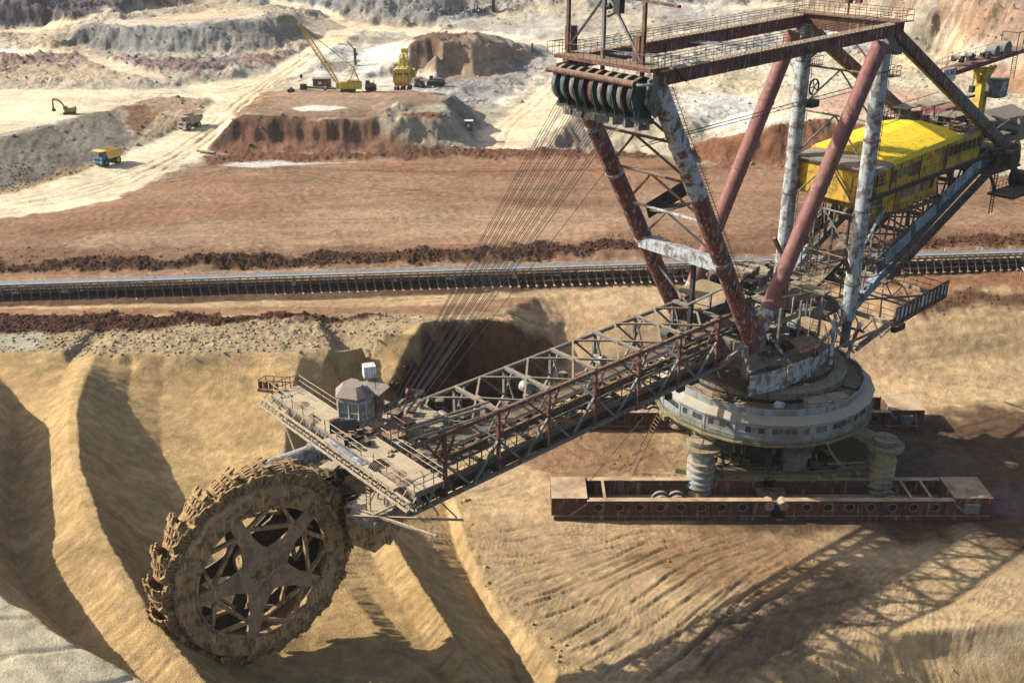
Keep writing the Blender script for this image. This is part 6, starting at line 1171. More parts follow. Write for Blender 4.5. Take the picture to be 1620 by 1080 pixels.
# ---- operator cab
def cab():
    zb, zt_ = 25.7, 28.6
    def Wp(x, y, z): return wl(-13.7+(x+13.7)*.76, 84.6+(y-84.6)*.78, z)
    fp = [(-15.75, 83.3), (-13.3, 82.55), (-11.9, 83.7), (-10.9, 85.6), (-12.4, 87.6), (-15.0, 87.2), (-16.2, 85.4)]
    inset = [(x*.93-.98, y*.93+5.95) for x, y in fp]
    sk = MB(); sk.quad_strip([[Wp(x, y, zb) for x, y in inset], [Wp(x, y, zb+.9) for x, y in fp]]); sk.quad_strip([[Wp(x, y, zt_-.35) for x, y in fp], [Wp(x, y, zt_) for x, y in fp]])
    c = sk.build('cab', 'cab', bwe)
    for i, (x, y) in enumerate(fp):
        x1, y1 = fp[(i+1) % 7]
        p = MB(); p.beam(Wp(x, y, zb+.9), Wp(x, y, zt_-.3), .2); p.build('corner_post', 'cab', c)
        L = math.hypot(x1-x, y1-y)
        if i == 2:
            q = MB(); q.beam(Wp(x, y, (zb+.9+zt_)/2-.1), Wp(x1, y1, (zb+.9+zt_)/2-.1), .12, zt_-zb-1.2); q.build('cab_door', 'maroon', c)
            g = MB(); mx, my = (x+x1)/2+.08, (y+y1)/2-.05; g.beam(Wp(mx-.22*(x1-x), my-.22*(y1-y), zb+2.1), Wp(mx+.22*(x1-x), my+.22*(y1-y), zb+2.1), .1, .8); g.build('door_pane', 'glass', c); continue
        gl = MB(); gl.beam(Wp(x, y, (zb+.9+zt_-.35)/2), Wp(x1, y1, (zb+.9+zt_-.35)/2), .05, zt_-zb-1.3); gl.build('window', 'cabglass' if i in (0, 1) else 'glass', c)
        mu = MB(); n = 2 if L > 2.2 else 2
        for k in range(1, n): mu.beam(Wp(x+(x1-x)*k/n, y+(y1-y)*k/n, zb+.9), Wp(x+(x1-x)*k/n, y+(y1-y)*k/n, zt_-.35), .12)
        mu.beam(Wp(x, y, zb+.92), Wp(x1, y1, zb+.92), .16); mu.beam(Wp(x, y, zt_-.4), Wp(x1, y1, zt_-.4), .14); mu.beam(Wp(x, y, zb+1.5), Wp(x1, y1, zb+1.5), .1); mu.build('window_frame', 'mast', c)
    st = MB(); st.box(Wp(-13.7, 85, 26.6), (.9, .9, .9)); st.box(Wp(-13.9, 85.4, 27.3), (.25, .8, .9)); st.build('seat', 'dark', c)
    # roof: low pitched many sided sheet roof with overhang, and a lower rear part
    ov = [(-16.0, 83.0), (-13.4, 82.25), (-12.5, 83.0), (-12.15, 84.1), (-13.0, 85.4), (-13.6, 86.6), (-15.1, 87.3), (-16.35, 85.4)]
    ap = [(-15.3, 84.0), (-13.7, 83.6), (-13.2, 84.0), (-13.0, 84.5), (-13.4, 85.2), (-13.8, 85.9), (-14.6, 86.2), (-15.4, 85.2)]
    rf = MB(); rf.quad_strip([[Wp(x, y, zt_+.02) for x, y in ov], [Wp(x, y, zt_+.10) for x, y in ov], [Wp(x, y, zt_+.78) for x, y in ap]]); rf.build('cab_roof', 'cabroof', c)
    lr = MB(); lr.prism([Wp(-12.6, 84.8, zt_-.02), Wp(-11.0, 83.6, zt_-.05), Wp(-10.0, 85.4, zt_+.1), Wp(-11.6, 87.6, zt_+.2), Wp(-13.0, 86.8, zt_+.2)], (0, 0, .14)); lr.build('rear_roof', 'cabroof', c)
    hb = MB(); hb.box(Wp(-12.6, 87.4, zt_+1.1), (1.1, 1.0, 1.1), -bwe.rotation_euler[2]+.3); hb.build('roof_box', 'white', c)
    vt = MB(); q = -bwe.rotation_euler[2]+.3
    for dx in (-.25, .22): vt.box(Wp(-12.6+dx, 86.86, zt_+1.05), (.3, .06, .6), q)
    vt.build('box_vent', 'glass', c); MB().tube(Wp(-11.6, 85, zt_), Wp(-11.6, 85, zt_+1.7), .03, 4).build('aerial', 'dark', c)
    bs = MB(); bs.beam(P(61.2, -1.8, 25.55), P(55.6, -1.5, 25.55), .35, .3); bs.beam(P(61.2, 2.4, 25.55), P(56, 2.6, 25.55), .3, .3); bs.box(P(57.2, -2.2, 25.65), (3.4, 1.1, .12)); bs.build('cab_base', 'maroon', bwe)
    pl_ = MB(); pl_.box(P(58.6, -4.0, 26.0), (1.6, 1.5, .12)); pl_.rail([P(59.4, -4.7, 26), P(57.8, -4.7, 26), P(57.8, -1.9, 26)], 1.1, .9, .04); pl_.build('cab_landing', 'rustbrown', bwe)
    ld = MB(); ld.ladder(P(58.2, -5.6, 25.5), P(58.0, -4.6, 27.1), .6, .3, (1, 0, 0), .05); ld.build('cab_ladder', 'rustbrown', bwe)
    sc_ = MB()
    for i in range(16): sc_.box(P(rnd.uniform(60, 62.4), rnd.uniform(-3.6, 0.2), 25.7+rnd.random()*.3), (rnd.uniform(.2, .9), rnd.uniform(.2, .6), rnd.uniform(.1, .6)), rnd.random()*3)
    sc_.prism([P(62.4, .3, 25.6), P(60.6, -1.2, 25.8), P(60.4, -.9, 26.9), P(62.2, .6, 26.6)], (.06, 0, .0)); sc_.build('tip_scrap', 'dark', bwe)
cab()

# ---- bucket wheel
def wheel():
    C0 = P(70.9, 0, 16.1)
    def Q(r, a, w_): return C0+Vector((r*math.cos(a), -w_, r*math.sin(a)))     # a measured from +t towards up
    n = 80
    def ringf(r, w_): return [Q(r, q*2*math.pi/n, w_) for q in range(n)]
    rm = MB(); rm.quad_strip([ringf(6.05, -1.75), ringf(7.85, -1.85), ringf(7.95, -1.6), ringf(7.95, 1.9), ringf(7.2, 1.9), ringf(7.2, -1.2), ringf(6.05, -1.35), ringf(6.05, -1.75)], caps=False); wh = rm.build('bucket_wheel', 'wheel', bwe, True)
    lp = MB(); lp.quad_strip([ringf(7.5, -1.84), ringf(7.55, -1.98), ringf(7.75, -1.98), ringf(7.8, -1.84)], caps=False); lp.quad_strip([ringf(6.0, -1.72), ringf(6.02, -1.9), ringf(6.2, -1.9), ringf(6.25, -1.76)], caps=False); lp.build('rim_lip', 'wheel', wh, True)
    bk = MB(); bk.quad_strip([ringf(7.2, 1.2), ringf(5.4, 1.5), ringf(5.4, 1.62), ringf(7.2, 1.35)], caps=False); bk.build('inner_flange', 'dark', wh, True)
    A0 = [R(-2+72*k) for k in range(5)]
    # star shaped web with five arms, concave between them
    # order: arm right side outwards, then arm left side inwards
    poly = []
    for k in range(5):
        a = A0[k]
        poly += [(2.6, a-R(22)), (3.8, a-R(9.5)), (4.6, a-R(9.5)), (5.2, a-R(6.4)), (6.3, a-R(5.2)), (6.3, a+R(5.2)), (5.2, a+R(6.4)), (4.6, a+R(9.5)), (3.8, a+R(9.5)), (2.6, a+R(22)), (2.2, a+R(36))]
    web = MB(); web.quad_strip([[Q(r, a, -1.72) for r, a in poly], [Q(r, a, -1.45) for r, a in poly]]); web.build('star_web', 'wheeldark', wh)
    web = MB(); web.quad_strip([[Q(r*.98, a, 1.3) for r, a in poly], [Q(r*.98, a, 1.5) for r, a in poly]]); web.build('rear_web', 'dark', wh)
    hb = MB(); hb.quad_strip([[Q(r, q*2*math.pi/28, w_) for q in range(28)] for r, w_ in ((1.5, 1.9), (1.5, -1.6), (.72, -1.76), (.70, -1.95), (.05, -1.96))]); hb.build('hub', 'wheel', wh, True)
    st = MB()
    for k in range(5):
        a, b = A0[k], A0[k]+R(72); m_ = (a+b)/2
        for ww, t_ in ((-1.6, .34), (.9, .3)):
            na, nb = Q(4.7, a+R(8), ww), Q(4.7, b-R(8), ww)
            st.beam(na, nb, t_, .3); st.beam(na, Q(6.3, m_-R(3), ww), t_, .3); st.beam(nb, Q(6.3, m_+R(3), ww), t_, .3)
    st.build('web_strut', 'wheel', wh)
    for q in range(12): a = q*math.pi/6; MB().tube(Q(1.1, a, -1.7), Q(1.1, a, -1.88), .09, 6).build('bolt', 'wheel', wh)
    # buckets: a toothed cutting hoop, body straps and a chain back
    def bucket():
        b = MB(); nn = 9
        # local frame: x = tangent (cutting direction), y = across, z = outwards
        lip = []
        for q in range(nn+1):
            a = math.pi*q/nn; lip.append(Vector((.60+.18*math.sin(a), 1.4*math.cos(a), .05+1.35*math.sin(a)**.75)))
        back = [Vector((-1.0, p.y*.74, max(.02, p.z*.60))) for p in lip]
        midl = [Vector((-.15, p.y*.94, p.z*.92+.02)) for p in lip]
        def hoop(L, w_, h_):
            for p, q in zip(L[:-1], L[1:]): b.beam(p, q, w_, h_, up=(1, 0, 0))
        hoop(lip, .2, .55); hoop(midl, .12, .2); hoop(back, .16, .4)
        for i in range(0, nn+1): b.beam(lip[i], back[i], .16, .12)
        for i in (1, 3, 5, 7): b.beam(lip[i], back[i+1], .09)
        # side cheeks and the corner cutters
        for s_ in (0, 1):
            e = -1 if s_ else 1; y = 1.38*e
            b.prism([Vector((-1.1, y*.78, -.15)), Vector((.85, y, -.15)), Vector((1.05, y, .55)), Vector((.55, y*.97, .95)), Vector((-.35, y*.93, .85)), Vector((-1.0, y*.8, .5))], (0, -.16*e, 0))
            b.prism([Vector((.5, y*.9, .7)), Vector((1.15, y*.93, .95)), Vector((.95, y*.8, 1.25)), Vector((.35, y*.8, 1.1))], (0, -.2*e, 0))
        b.prism([lip[2]+Vector((-.3, 0, 0)), lip[7]+Vector((-.3, 0, 0)), back[7], back[2]], (0, 0, -.08))
        for q in (1, 2.7, 4.5, 6.3, 8):
            i = int(q); p = lip[i].lerp(lip[min(nn, i+1)], q-i); o = Vector((0, p.y*.12, max(.12, p.z*.18)))
            b.quad_strip([[p+Vector((.1, -.24, -.05)), p+Vector((.1, .24, -.05)), p+Vector((-.1, .24, .25)), p+Vector((-.1, -.24, .25))], [p+o+Vector((.62, -.09, .0)), p+o+Vector((.62, .09, 0)), p+o+Vector((.56, .09, .09)), p+o+Vector((.56, -.09, .09))]])
        for q in range(5): b.box((rnd.uniform(-.9, .4), rnd.uniform(-1, 1), rnd.uniform(0, .3)), (.5, .6, .35), rnd.random()*3)
        return b
    proto = None
    for k in range(20):
        a = k*2*math.pi/20+R(5)
        if proto is None: o = proto = bucket().build('bucket', 'bucket', wh)
        else: o = proto.copy(); col.objects.link(o); o.parent = wh
        # columns: local x -> tangent, y -> machine y, z -> radial
        ra = Vector((math.cos(a), 0, math.sin(a))); tg = Vector((-math.sin(a), 0, math.cos(a))); yv = ra.cross(tg)
        m = Matrix((tg, yv, ra)).transposed().to_4x4(); m.translation = C0+ra*7.95+Vector((0, -.05, 0)); o.matrix_local = m
    # knuckle plates between buckets on the near edge
    kn = MB()
    for k in range(20):
        kn = MB(); a = k*2*math.pi/20-R(4); p = Q(8.25, a, -1.35); kn.tube(p+Vector((0, .25, 0)), p-Vector((0, .3, 0)), .46, 8); kn.beam(Q(7.8, a-.08, -1.3), Q(8.9, a+.10, -1.1), .3, .5)
        kn.build('bucket_lug', 'bucket', wh)
wheel()

# ---- machinery house on the counterweight boom
def house():
    def sect(t, hw, z0, zw, zr): return [P(t, -hw, z0), P(t, -hw, zw), P(t, -hw+.5, zw+.45), P(t, 0, zr), P(t, hw-.5, zw+.45), P(t, hw, zw), P(t, hw, z0)]
    b = MB(); b.quad_strip([[P(t, -5.9, z0), P(t, -5.9, zw), P(t, 5.9, zw), P(t, 5.9, z0)] for t, z0, zw in ((-10.4, 35.2, 38.1), (-10.5, 35.2, 38.15), (-35.8, 36.2, 39.9))]); hs = b.build('machinery_house', 'yellow', bwe)
    rf = MB(); rf.quad_strip([[P(t, -6.15, z), P(t, -5.7, z+.5), P(t, -3.2, z+1.0), P(t, 0, z+1.35), P(t, 3.2, z+1.0), P(t, 5.7, z+.5), P(t, 6.15, z)] for t, z in ((-14.2, 38.4), (-14.6, 38.5), (-29.6, 39.5), (-29.9, 39.5))]); rf.build('roof', 'yellowroof', hs)
    g = MB(); g.quad_strip([[P(t, -6.1, z), P(t, -5.6, z+.35), P(t, 0, z+.7), P(t, 5.6, z+.35), P(t, 6.1, z)] for t, z in ((-9.9, 37.9), (-14.15, 38.35))]); g.build('front_roof', 'greyroof', hs)
    g = MB(); g.quad_strip([[P(t, -6.0, z), P(t, -5.6, z+.3), P(t, 5.6, z+.3), P(t, 6.0, z)] for t, z in ((-29.95, 39.52), (-36.2, 39.95))]); g.build('rear_roof', 'greyroof', hs)
    # tapered front bay, facing the turntable
    f = MB(); f.quad_strip([[P(-10.6, -5.6, 34.0), P(-10.6, -5.6, 38.05), P(-10.6, 5.2, 38.05), P(-10.6, 5.2, 34.0)], [P(-9.9, -5.2, 33.9), P(-9.9, -5.2, 37.5), P(-9.9, 4.9, 37.5), P(-9.9, 4.9, 33.9)]]); f.build('front_bay', 'yellow', hs)
    lw = MB(); lw.quad_strip([[P(-16.5, -5.5, 32.0), P(-16.5, -5.5, 35.2), P(-16.5, 4.5, 35.2), P(-16.5, 4.5, 32)], [P(-26.2, -5.5, 32.4), P(-26.2, -5.5, 35.6), P(-26.2, 4.5, 35.6), P(-26.2, 4.5, 32.4)]]); lw.quad_strip([[P(-12.5, -5.0, 32.4), P(-12.5, -5.0, 35.0), P(-12.5, 4.5, 35), P(-12.5, 4.5, 32.4)], [P(-16.45, -5.4, 32.1), P(-16.45, -5.4, 35.1), P(-16.45, 4.5, 35.1), P(-16.45, 4.5, 32.1)]]); lw.build('lower_house', 'yellow', hs)
    zf = lambda t: 35.2+(-9.3-t)/26.5*1.0; zw = lambda t: 38.1+(-9.3-t)/26.5*1.8
    def win(t, L, z0, z1, y, mat='glass'):
        g_ = MB(); g_.prism([P(t, y, z0), P(t-L, y, z0), P(t-L, y, z1), P(t, y, z1)], (0, .05, 0)); o = g_.build('window', mat, hs)
    for t in (-11.0, -12.0, -12.8, -15.6, -16.7, -17.8): win(t, .75, zf(t)+1.35, zf(t)+2.35, -5.93, 'yellow' if t > -13 else 'grey')
    for i in range(7): t = -27.4-i*1.15; win(t, .8, zf(t)+1.6, zf(t)+2.85, -5.93)
    for t in (-17.6, -18.8, -20.0, -22.4): win(t, .8, 33.5+(-t-16)*.03, 34.7+(-t-16)*.03, -5.53, 'grey')
    for t in (-24.4,): win(t, .8, 33.7, 35, -5.53)
    mu = MB()
    for t in (-13.9, -20.5, -26.6, -10.7, -35.4): mu.beam(P(t, -5.96, zf(t)), P(t, -5.96, zw(t)), .14, .1)
    mu.beam(P(-10.8, -5.93, 36.4), P(-35.4, -5.93, 37.5), .05, .05)
    mu.build('wall_seam', 'rustbrown', hs)
    for t, L, z0, z1 in ((-13.8, 1.4, .9, 2.3), (-26.2, .9, .4, 2.9), (-18.2, 2.2, .8, 2.5)):
        v = MB(); v.prism([P(t, -5.93, zf(t)+z0), P(t-L, -5.93, zf(t-L)+z0), P(t-L, -5.93, zf(t-L)+z1), P(t, -5.93, zf(t)+z1)], (0, .04, 0)); v.build('rusty_door', 'rustbrown', hs)
    for z0, z1, t0, t1 in ((35.0, 36.0, -8.9, -37.0),): MB().beam(P(t0, -6.1, z0), P(t1, -6.1, z1), .35, .5).build('floor_girder', 'dark', bwe)
    MB().beam(P(-8.9, 6, 35), P(-37, 6, 36), .35, .5).build('floor_girder', 'dark', bwe)
    rl = MB(); rl.rail([P(-16.3, -6.2, 32.1), P(-26.4, -6.2, 32.4)], 1, 1.6, .035); rl.box(P(-21.4, -5.9, 32.0), (10.2, .9, .1)); rl.build('lower_walkway', 'rustbrown', bwe)
    # roof railing, cages and sheds in front of the crane
    sh = MB(); sh.box(P(-31.8, 3.6, 42.0), (3.4, 2.6, .15)); sh.box(P(-34.6, 1.8, 42.3), (3.6, 2.6, .15)); sh.box(P(-33.6, -2.4, 41.6), (4.2, 2.8, .15)); 
    for (t, w_) in ((-30.4, 3.6), (-33.2, 3.6), (-33, 1.8), (-36.2, 1.8), (-31.8, -3.6), (-35.4, -3.6), (-31.8, -1.2), (-35.4, -1.2)): sh.beam(P(t, w_, 39.8), P(t, w_, 42), .16)
    sh.build('roof_shelter', 'greyroof', hs)
    rl = MB(); rl.rail([P(-30.2, 5.8, 39.9), P(-36, 5.8, 40.2)], 1.1, 1); rl.rail([P(-30.2, -5.6, 39.9), P(-33.6, -5.6, 40.1), P(-33.6, -3, 40.1)], 1.1, .8, .045); rl.rail([P(-30.2, 5.8, 39.9), P(-30.2, -5.6, 39.9)], 1.1, 1.2); rl.build('roof_rail', 'rustbrown', hs)
    for i in range(16):
        c = MB(); t, w_ = rnd.uniform(-36, -31), rnd.uniform(-4.5, 4.5); c.box(P(t, w_, 40.3+rnd.random()*.5), (rnd.uniform(.5, 1.5), rnd.uniform(.5, 1.2), rnd.uniform(.5, 1.4)), rnd.random()); c.build('roof_gear', rnd.choice(('dark', 'grey', 'rustbrown')), hs)
house()

# ---- counterweight boom under the house
def cboom():
    zb = lambda t: 24.0+(-14.6-t)*.46; zc = lambda t: zb(t)+3.9
    for s_ in (-1, 1):
        MB().beam(P(-11, s_*5.6, zb(-11)-.6), P(-41, s_*5.6, zb(-41)), .6, .8).build('bottom_chord', 'teal', bwe)
        sp = MB(); sp.beam(P(-13.4, s_*6.0, zb(-13.4)+2.1), P(-38.0, s_*6.0, zb(-38)+1.2), .12, 2.3); o = sp.build('side_plating', 'teal', bwe)
        if s_ < 0:
            for i in range(22):
                t = -14.4-i*1.03; zz = zb(t)+2.05-.04*i
                if i in (6, 13): continue
                p = MB(); L = rnd.uniform(.25, .42); p.prism([P(t, -6.07, zz-.55+.2*rnd.random()), P(t-L, -6.07, zz-.45), P(t-L*.9, -6.07, zz+.6), P(t+.1, -6.07, zz+.5)], (0, .03, 0)); p.build('faded_letter', 'bluepanel', o)
            for (a, b_) in ((-15, -20.5), (-21.3, -26), (-27.3, -36)): MB().beam(P(a, -6.04, zb(a)+2.1), P(b_, -6.04, zb(b_)+1.5), .1, 1.6).build('blue_sheet', 'bluepanel', o)
        tr_ = MB()
        for i in range(9):
            t = -12-i*3.2; tr_.beam(P(t, s_*5.2, zb(t)), P(t-1.6, s_*5.2, 35.2), .2); tr_.beam(P(t-3.2, s_*5.2, zb(t-3.2)), P(t-1.6, s_*5.2, 35.2), .2)
        tr_.build('side_lattice', 'grey', bwe)
        wk = MB(); wk.beam(P(-14, s_*6.9, zb(-14)-.2), P(-37.5, s_*6.9, zb(-37.5)-.4), 1.2, .1); wk.rail([P(-14, s_*7.4, zb(-14)-.2), P(-37.5, s_*7.4, zb(-37.5)-.4)], 1.1, 1.0, .04)
        for q in range(24): t = -14-q; wk.beam(P(t, s_*6.3, zb(t)-.4), P(t, s_*7.4, zb(t)-.2), .1)
        wk.build('side_walkway', 'dark', bwe)
    cr = MB()
    for i in range(8):
        t = -12-i*3.6; cr.beam(P(t, -5.6, zb(t)), P(t, 5.6, zb(t)), .4, .5); cr.beam(P(t, -5.6, zb(t)), P(t-3.6, 5.6, zb(t-3.6)), .2); cr.beam(P(t, 5.6, zb(t)), P(t-3.6, -5.6, zb(t-3.6)), .2); cr.beam(P(t, 0, zb(t)), P(t, 0, 35), .25)
    cr.build('cross_lattice', 'grey', bwe)
    MB().beam(P(-3, 0, 20.6), P(-40, 0, 36.6), 2.6, .6).build('discharge_belt', 'dark', bwe)
    # dark lattice masts (stairs) under the front bay
    for (t, w_) in ((-9.6, 1.4), (-13.5, -2.4)):
        s_ = MB()
        for dx in (-.7, .7):
            for dy in (-.7, .7): s_.beam(P(t+dx, w_+dy, 19), P(t+dx, w_+dy, 34.4), .12)
        for q in range(30):
            z = 19.2+q*.5; s_.beam(P(t-.7, w_-.7, z), P(t+.7, w_-.7, z), .05); s_.beam(P(t+.7, w_-.7, z), P(t+.7, w_+.7, z), .05); s_.beam(P(t-.7, w_+.7, z), P(t-.7, w_-.7, z), .05)
            if q % 3 == 0: s_.beam(P(t+.7, w_-.7, z), P(t-.7, w_+.7, z+1.5), .09)
        s_.build('stair_tower', 'dark', bwe)
    for a, b_ in ((P(-20, -5.6, zb(-20)+3), P(-20, -5.6, 32.2)), (P(-29.5, -5.6, zb(-29)), P(-29.5, -5.6, 36)), (P(-12, -5.2, 21), P(-7, -5.2, 28)), (P(-12, 5.2, 21), P(-7, 5.2, 28))): MB().beam(a, b_, .42).build('house_post', 'rustbrown', bwe)
    br = MB(); br.beam(P(-9.4, -5.3, 20.5), P(-16, -5.6, 24.5), 1.0, 1.2); br.beam(P(-9.4, 5.3, 20.5), P(-16, 5.6, 24.5), 1.0, 1.2); br.beam(P(-9.4, -5.4, 27), P(-14, -5.6, 33), .3); br.beam(P(-9.2, -5.2, 33.6), P(-13.2, -5.4, 33.6), .25); br.build('root_girder', 'bluepanel', bwe)
    sg = MB(); sg.rail([P(-10.4, -6.3, 26.8), P(-18, -6.6, 26.8)], 1.1, 1.4, .045); sg.box(P(-12, -6.2, 26.7), (4.2, 1.0, .12)); sg.build('link_walkway', 'grey', bwe)
    # counterweight end: winches, platforms, ladder
    e = MB(); e.box(P(-41.5, 0, 36.4), (7, 13.4, .9)); e.box(P(-44, -2, 33.0), (9, 8, .35)); e.build('winch_platform', 'dark', bwe, bev=.05)
    lp = MB(); lp.box(P(-41.5, -9.2, 31.2), (9.5, 3.6, .3)); lp.rail([P(-37, -10.9, 31.4), P(-46, -10.9, 31.4)], 1.1, 1.2, .04); lp.rail([P(-37, -7.6, 31.4), P(-46, -7.6, 31.4)], 1.1, 1.2, .04); lp.beam(P(-38, -8, 31), P(-38, -6, 35), .3); lp.beam(P(-44, -8, 31), P(-44, -6, 35), .3); lp.build('lower_platform', 'dark', bwe)
    for (t, w_, z, r_, L, m_) in ((-41.5, -6.4, 35.2, 1.25, 3.4, 'dark'), (-47, -3, 34.6, 1.8, 4.5, 'grey'), (-51.5, 0, 36.2, 1.6, 5, 'dark'), (-46, 3, 38.2, 1.1, 3, 'grey'), (-43, -8.8, 32.6, 1.1, 2.2, 'dark')):
        d = MB(); d.tube(P(t, w_-L/2, z), P(t, w_+L/2, z), r_, 24); d.tube(P(t, w_-L/2-.1, z), P(t, w_-L/2, z), r_*1.18, 24); d.tube(P(t, w_+L/2, z), P(t, w_+L/2+.1, z), r_*1.18, 24); d.build('winch_drum', m_, bwe, True)
    cw = MB(); cw.box(P(-51, 1, 37.0), (8.5, 8, 3.6)); cw.prism([P(-46.8, -3, 38.8), P(-55.2, -3, 38.8), P(-55.2, 0, 39.8), P(-46.8, 0, 39.8)], (0, -.0, .25)); cw.build('counterweight_shed', 'greyroof', bwe, bev=.1)
    mh = MB(); mh.box(P(-42.5, 4.0, 39.2), (5, 4, 3.4)); mh.build('winch_cabin', 'maroon', bwe, bev=.08)
    for i in range(40):
        c = MB(); t, w_, zz = rnd.uniform(-54, -37.5), rnd.uniform(-6.5, 4), rnd.uniform(36.9, 39.0)
        k = i % 3
        if k == 0: c.box(P(t, w_, zz), (rnd.uniform(.6, 2), rnd.uniform(.5, 1.5), rnd.uniform(.5, 1.8)))
        elif k == 1: c.beam(P(t, w_, zz), P(t+rnd.uniform(-3, 3), w_+rnd.uniform(-3, 3), zz+rnd.uniform(-1, 2)), rnd.uniform(.1, .3))
        else: c.tube(P(t, w_-.7, zz), P(t, w_+.7, zz), rnd.uniform(.2, .6), 12)
        c.build('winch_gear', rnd.choice(('dark', 'grey', 'dark', 'rustbrown', 'dusty')), bwe)
    r = MB(); r.rail([P(-38, -6.7, 36.9), P(-45, -6.7, 36.9)], 1.1, 1.2, .05); r.rail([P(-46.8, -3.6, 35.2), P(-46.8, -8, 35.2), P(-52, -8, 35.2)], 1.1, 1.2, .05); r.ladder(P(-38.2, -7.6, 28.2), P(-39.6, -6.8, 36.2), .9, .4, (1, 0, 0), .08); r.build('platform_rail', 'rustbrown', bwe)
    ft = MB(); ft.box(P(-41.2, -6.0, 37.9), (1.8, 1.5, 1.6)); ft.build('stay_anchor', 'teal', bwe, bev=.06)
    ft = MB(); ft.box(P(-41.6, 6.0, 38.4), (1.8, 1.5, 1.4)); ft.build('stay_anchor', 'teal', bwe, bev=.06)
cboom()

# ---- service crane on the counterweight end
def crane():
    cx, cw_ = -44.5, 0.0
    b = MB(); b.quad_strip([[P(cx+a, cw_+c_, z) for a, c_ in ((-s, -s), (s, -s), (s, s), (-s, s))] for s, z in ((.75, 38.6), (.62, 41), (.55, 44.6), (.9, 45.0), (1.1, 46.3))]); o = b.build('service_crane', 'craneyellow', bwe, bev=.04)
    st = MB(); st.beam(P(cx-1.2, cw_-.4, 38.8), P(cx-1.0, cw_-.4, 43), .5); st.build('rear_post', 'yellow', o)
    kn = MB()
    for a, c_ in ((-2.6, -.5), (2.6, -.5), (-1.4, .6), (1.4, .6), (-2, -.2), (2, 0)): kn.beam(P(cx+a*.3, cw_+c_*.4, 44.4), P(cx+a, cw_+c_, 46.4), .35)
    kn.build('knee_brace', 'craneyellow', o)
    j = MB(); j.beam(P(-33.6, .9, 46.55), P(-54.5, .9, 47.9), .3, .6); j.beam(P(-33.6, -.9, 46.55), P(-54.5, -.9, 47.9), .3, .6); j.beam(P(-33.4, 0, 46.9), P(-54.5, 0, 48.2), 2.4, .1); j.build('jib', 'maroon', o)
    r = MB(); r.rail([P(-34, 1.3, 47), P(-50, 1.3, 48)], 1.2, 1.5, .03); r.rail([P(-34, -1.3, 47), P(-44, -1.3, 47.6)], 1.2, 1.5, .03); r.rail([P(-51, 1.2, 48), P(-51, -1.2, 48), P(-54.4, -1.2, 48.2)], 2.6, 1.7, .07, False); r.build('jib_rail', 'rustbrown', o)
    for t, rr, L in ((-46.4, .8, 1.4), (-49.2, 1.15, 1.6), (-40, .4, 1), (-37, .3, 1)): MB().tube(P(t, -L/2, 48.4+.0), P(t, L/2, 48.4), rr, 18).build('hoist_drum', 'grey', o, True)
    g = MB()
    for i in range(14): g.box(P(rnd.uniform(-50, -36), rnd.uniform(-.8, .8), 47.9+rnd.random()*.3), (rnd.uniform(.4, 1.2), .5, rnd.uniform(.3, .9)))
    g.build('hoist_gear', 'dark', o)
    cb = MB(); cb.box(P(-47.2, -1.1, 43.4), (2.4, 2.2, 2.6)); cb.build('crane_cab', 'grey', o, bev=.06)
    w_ = MB(); w_.box(P(-47.0, -2.22, 43.7), (1.4, .06, 1.3)); w_.build('cab_window', 'mast', o)
    ld = MB(); ld.ladder(P(-50.2, -1.6, 44.4), P(-51.0, -1.2, 47.6), .6, .3, (0, 1, 0), .06); ld.build('crane_ladder', 'grey', o)
    hk = MB(); hk.tube(P(-42.2, 0, 46.6), P(-42.2, 0, 44.0), .04, 4); hk.tube(P(-42.5, 0, 46.6), P(-42.5, 0, 44.0), .04, 4); hk.box(P(-42.3, 0, 43.6), (.7, .6, .9)); hk.box(P(-42.3, 0, 42.6), (1.6, .5, .3)); hk.build('hook_block', 'dark', o)
    # name board on the jib end
    sgn = MB(); sgn.box(P(-32.9, -1.3, 46.7), (3.3, .12, 1.6)); so_ = sgn.build('name_board', 'white', o)
    cu = bpy.data.curves.new('lettering', 'FONT'); cu.body = '\u041d\u041a\u041c\u0417'; cu.size = 1.15; cu.align_x = 'CENTER'; cu.align_y = 'CENTER'; cu.extrude = .01; cu.space_character = 1.15
    to = bpy.data.objects.new('tmp', cu); col.objects.link(to); dg = bpy.context.evaluated_depsgraph_get(); me = bpy.data.meshes.new_from_object(to.evaluated_get(dg)); bpy.data.objects.remove(to)
    lt = bpy.data.objects.new('lettering', me); col.objects.link(lt); lt.parent = so_; me.materials.clear(); me.materials.append(M['dark'])
    # text reads from the near side: its x axis runs towards -t, facing +y (local)
    lt.matrix_local = Matrix.Translation(P(-32.9, -1.385, 46.95)) @ Matrix(((-1, 0, 0, 0), (0, 0, 1, 0), (0, 1, 0, 0), (0, 0, 0, 1)))
crane()
# ================================================================ things standing in the pit
def hz(x, y): return gz(x, y)
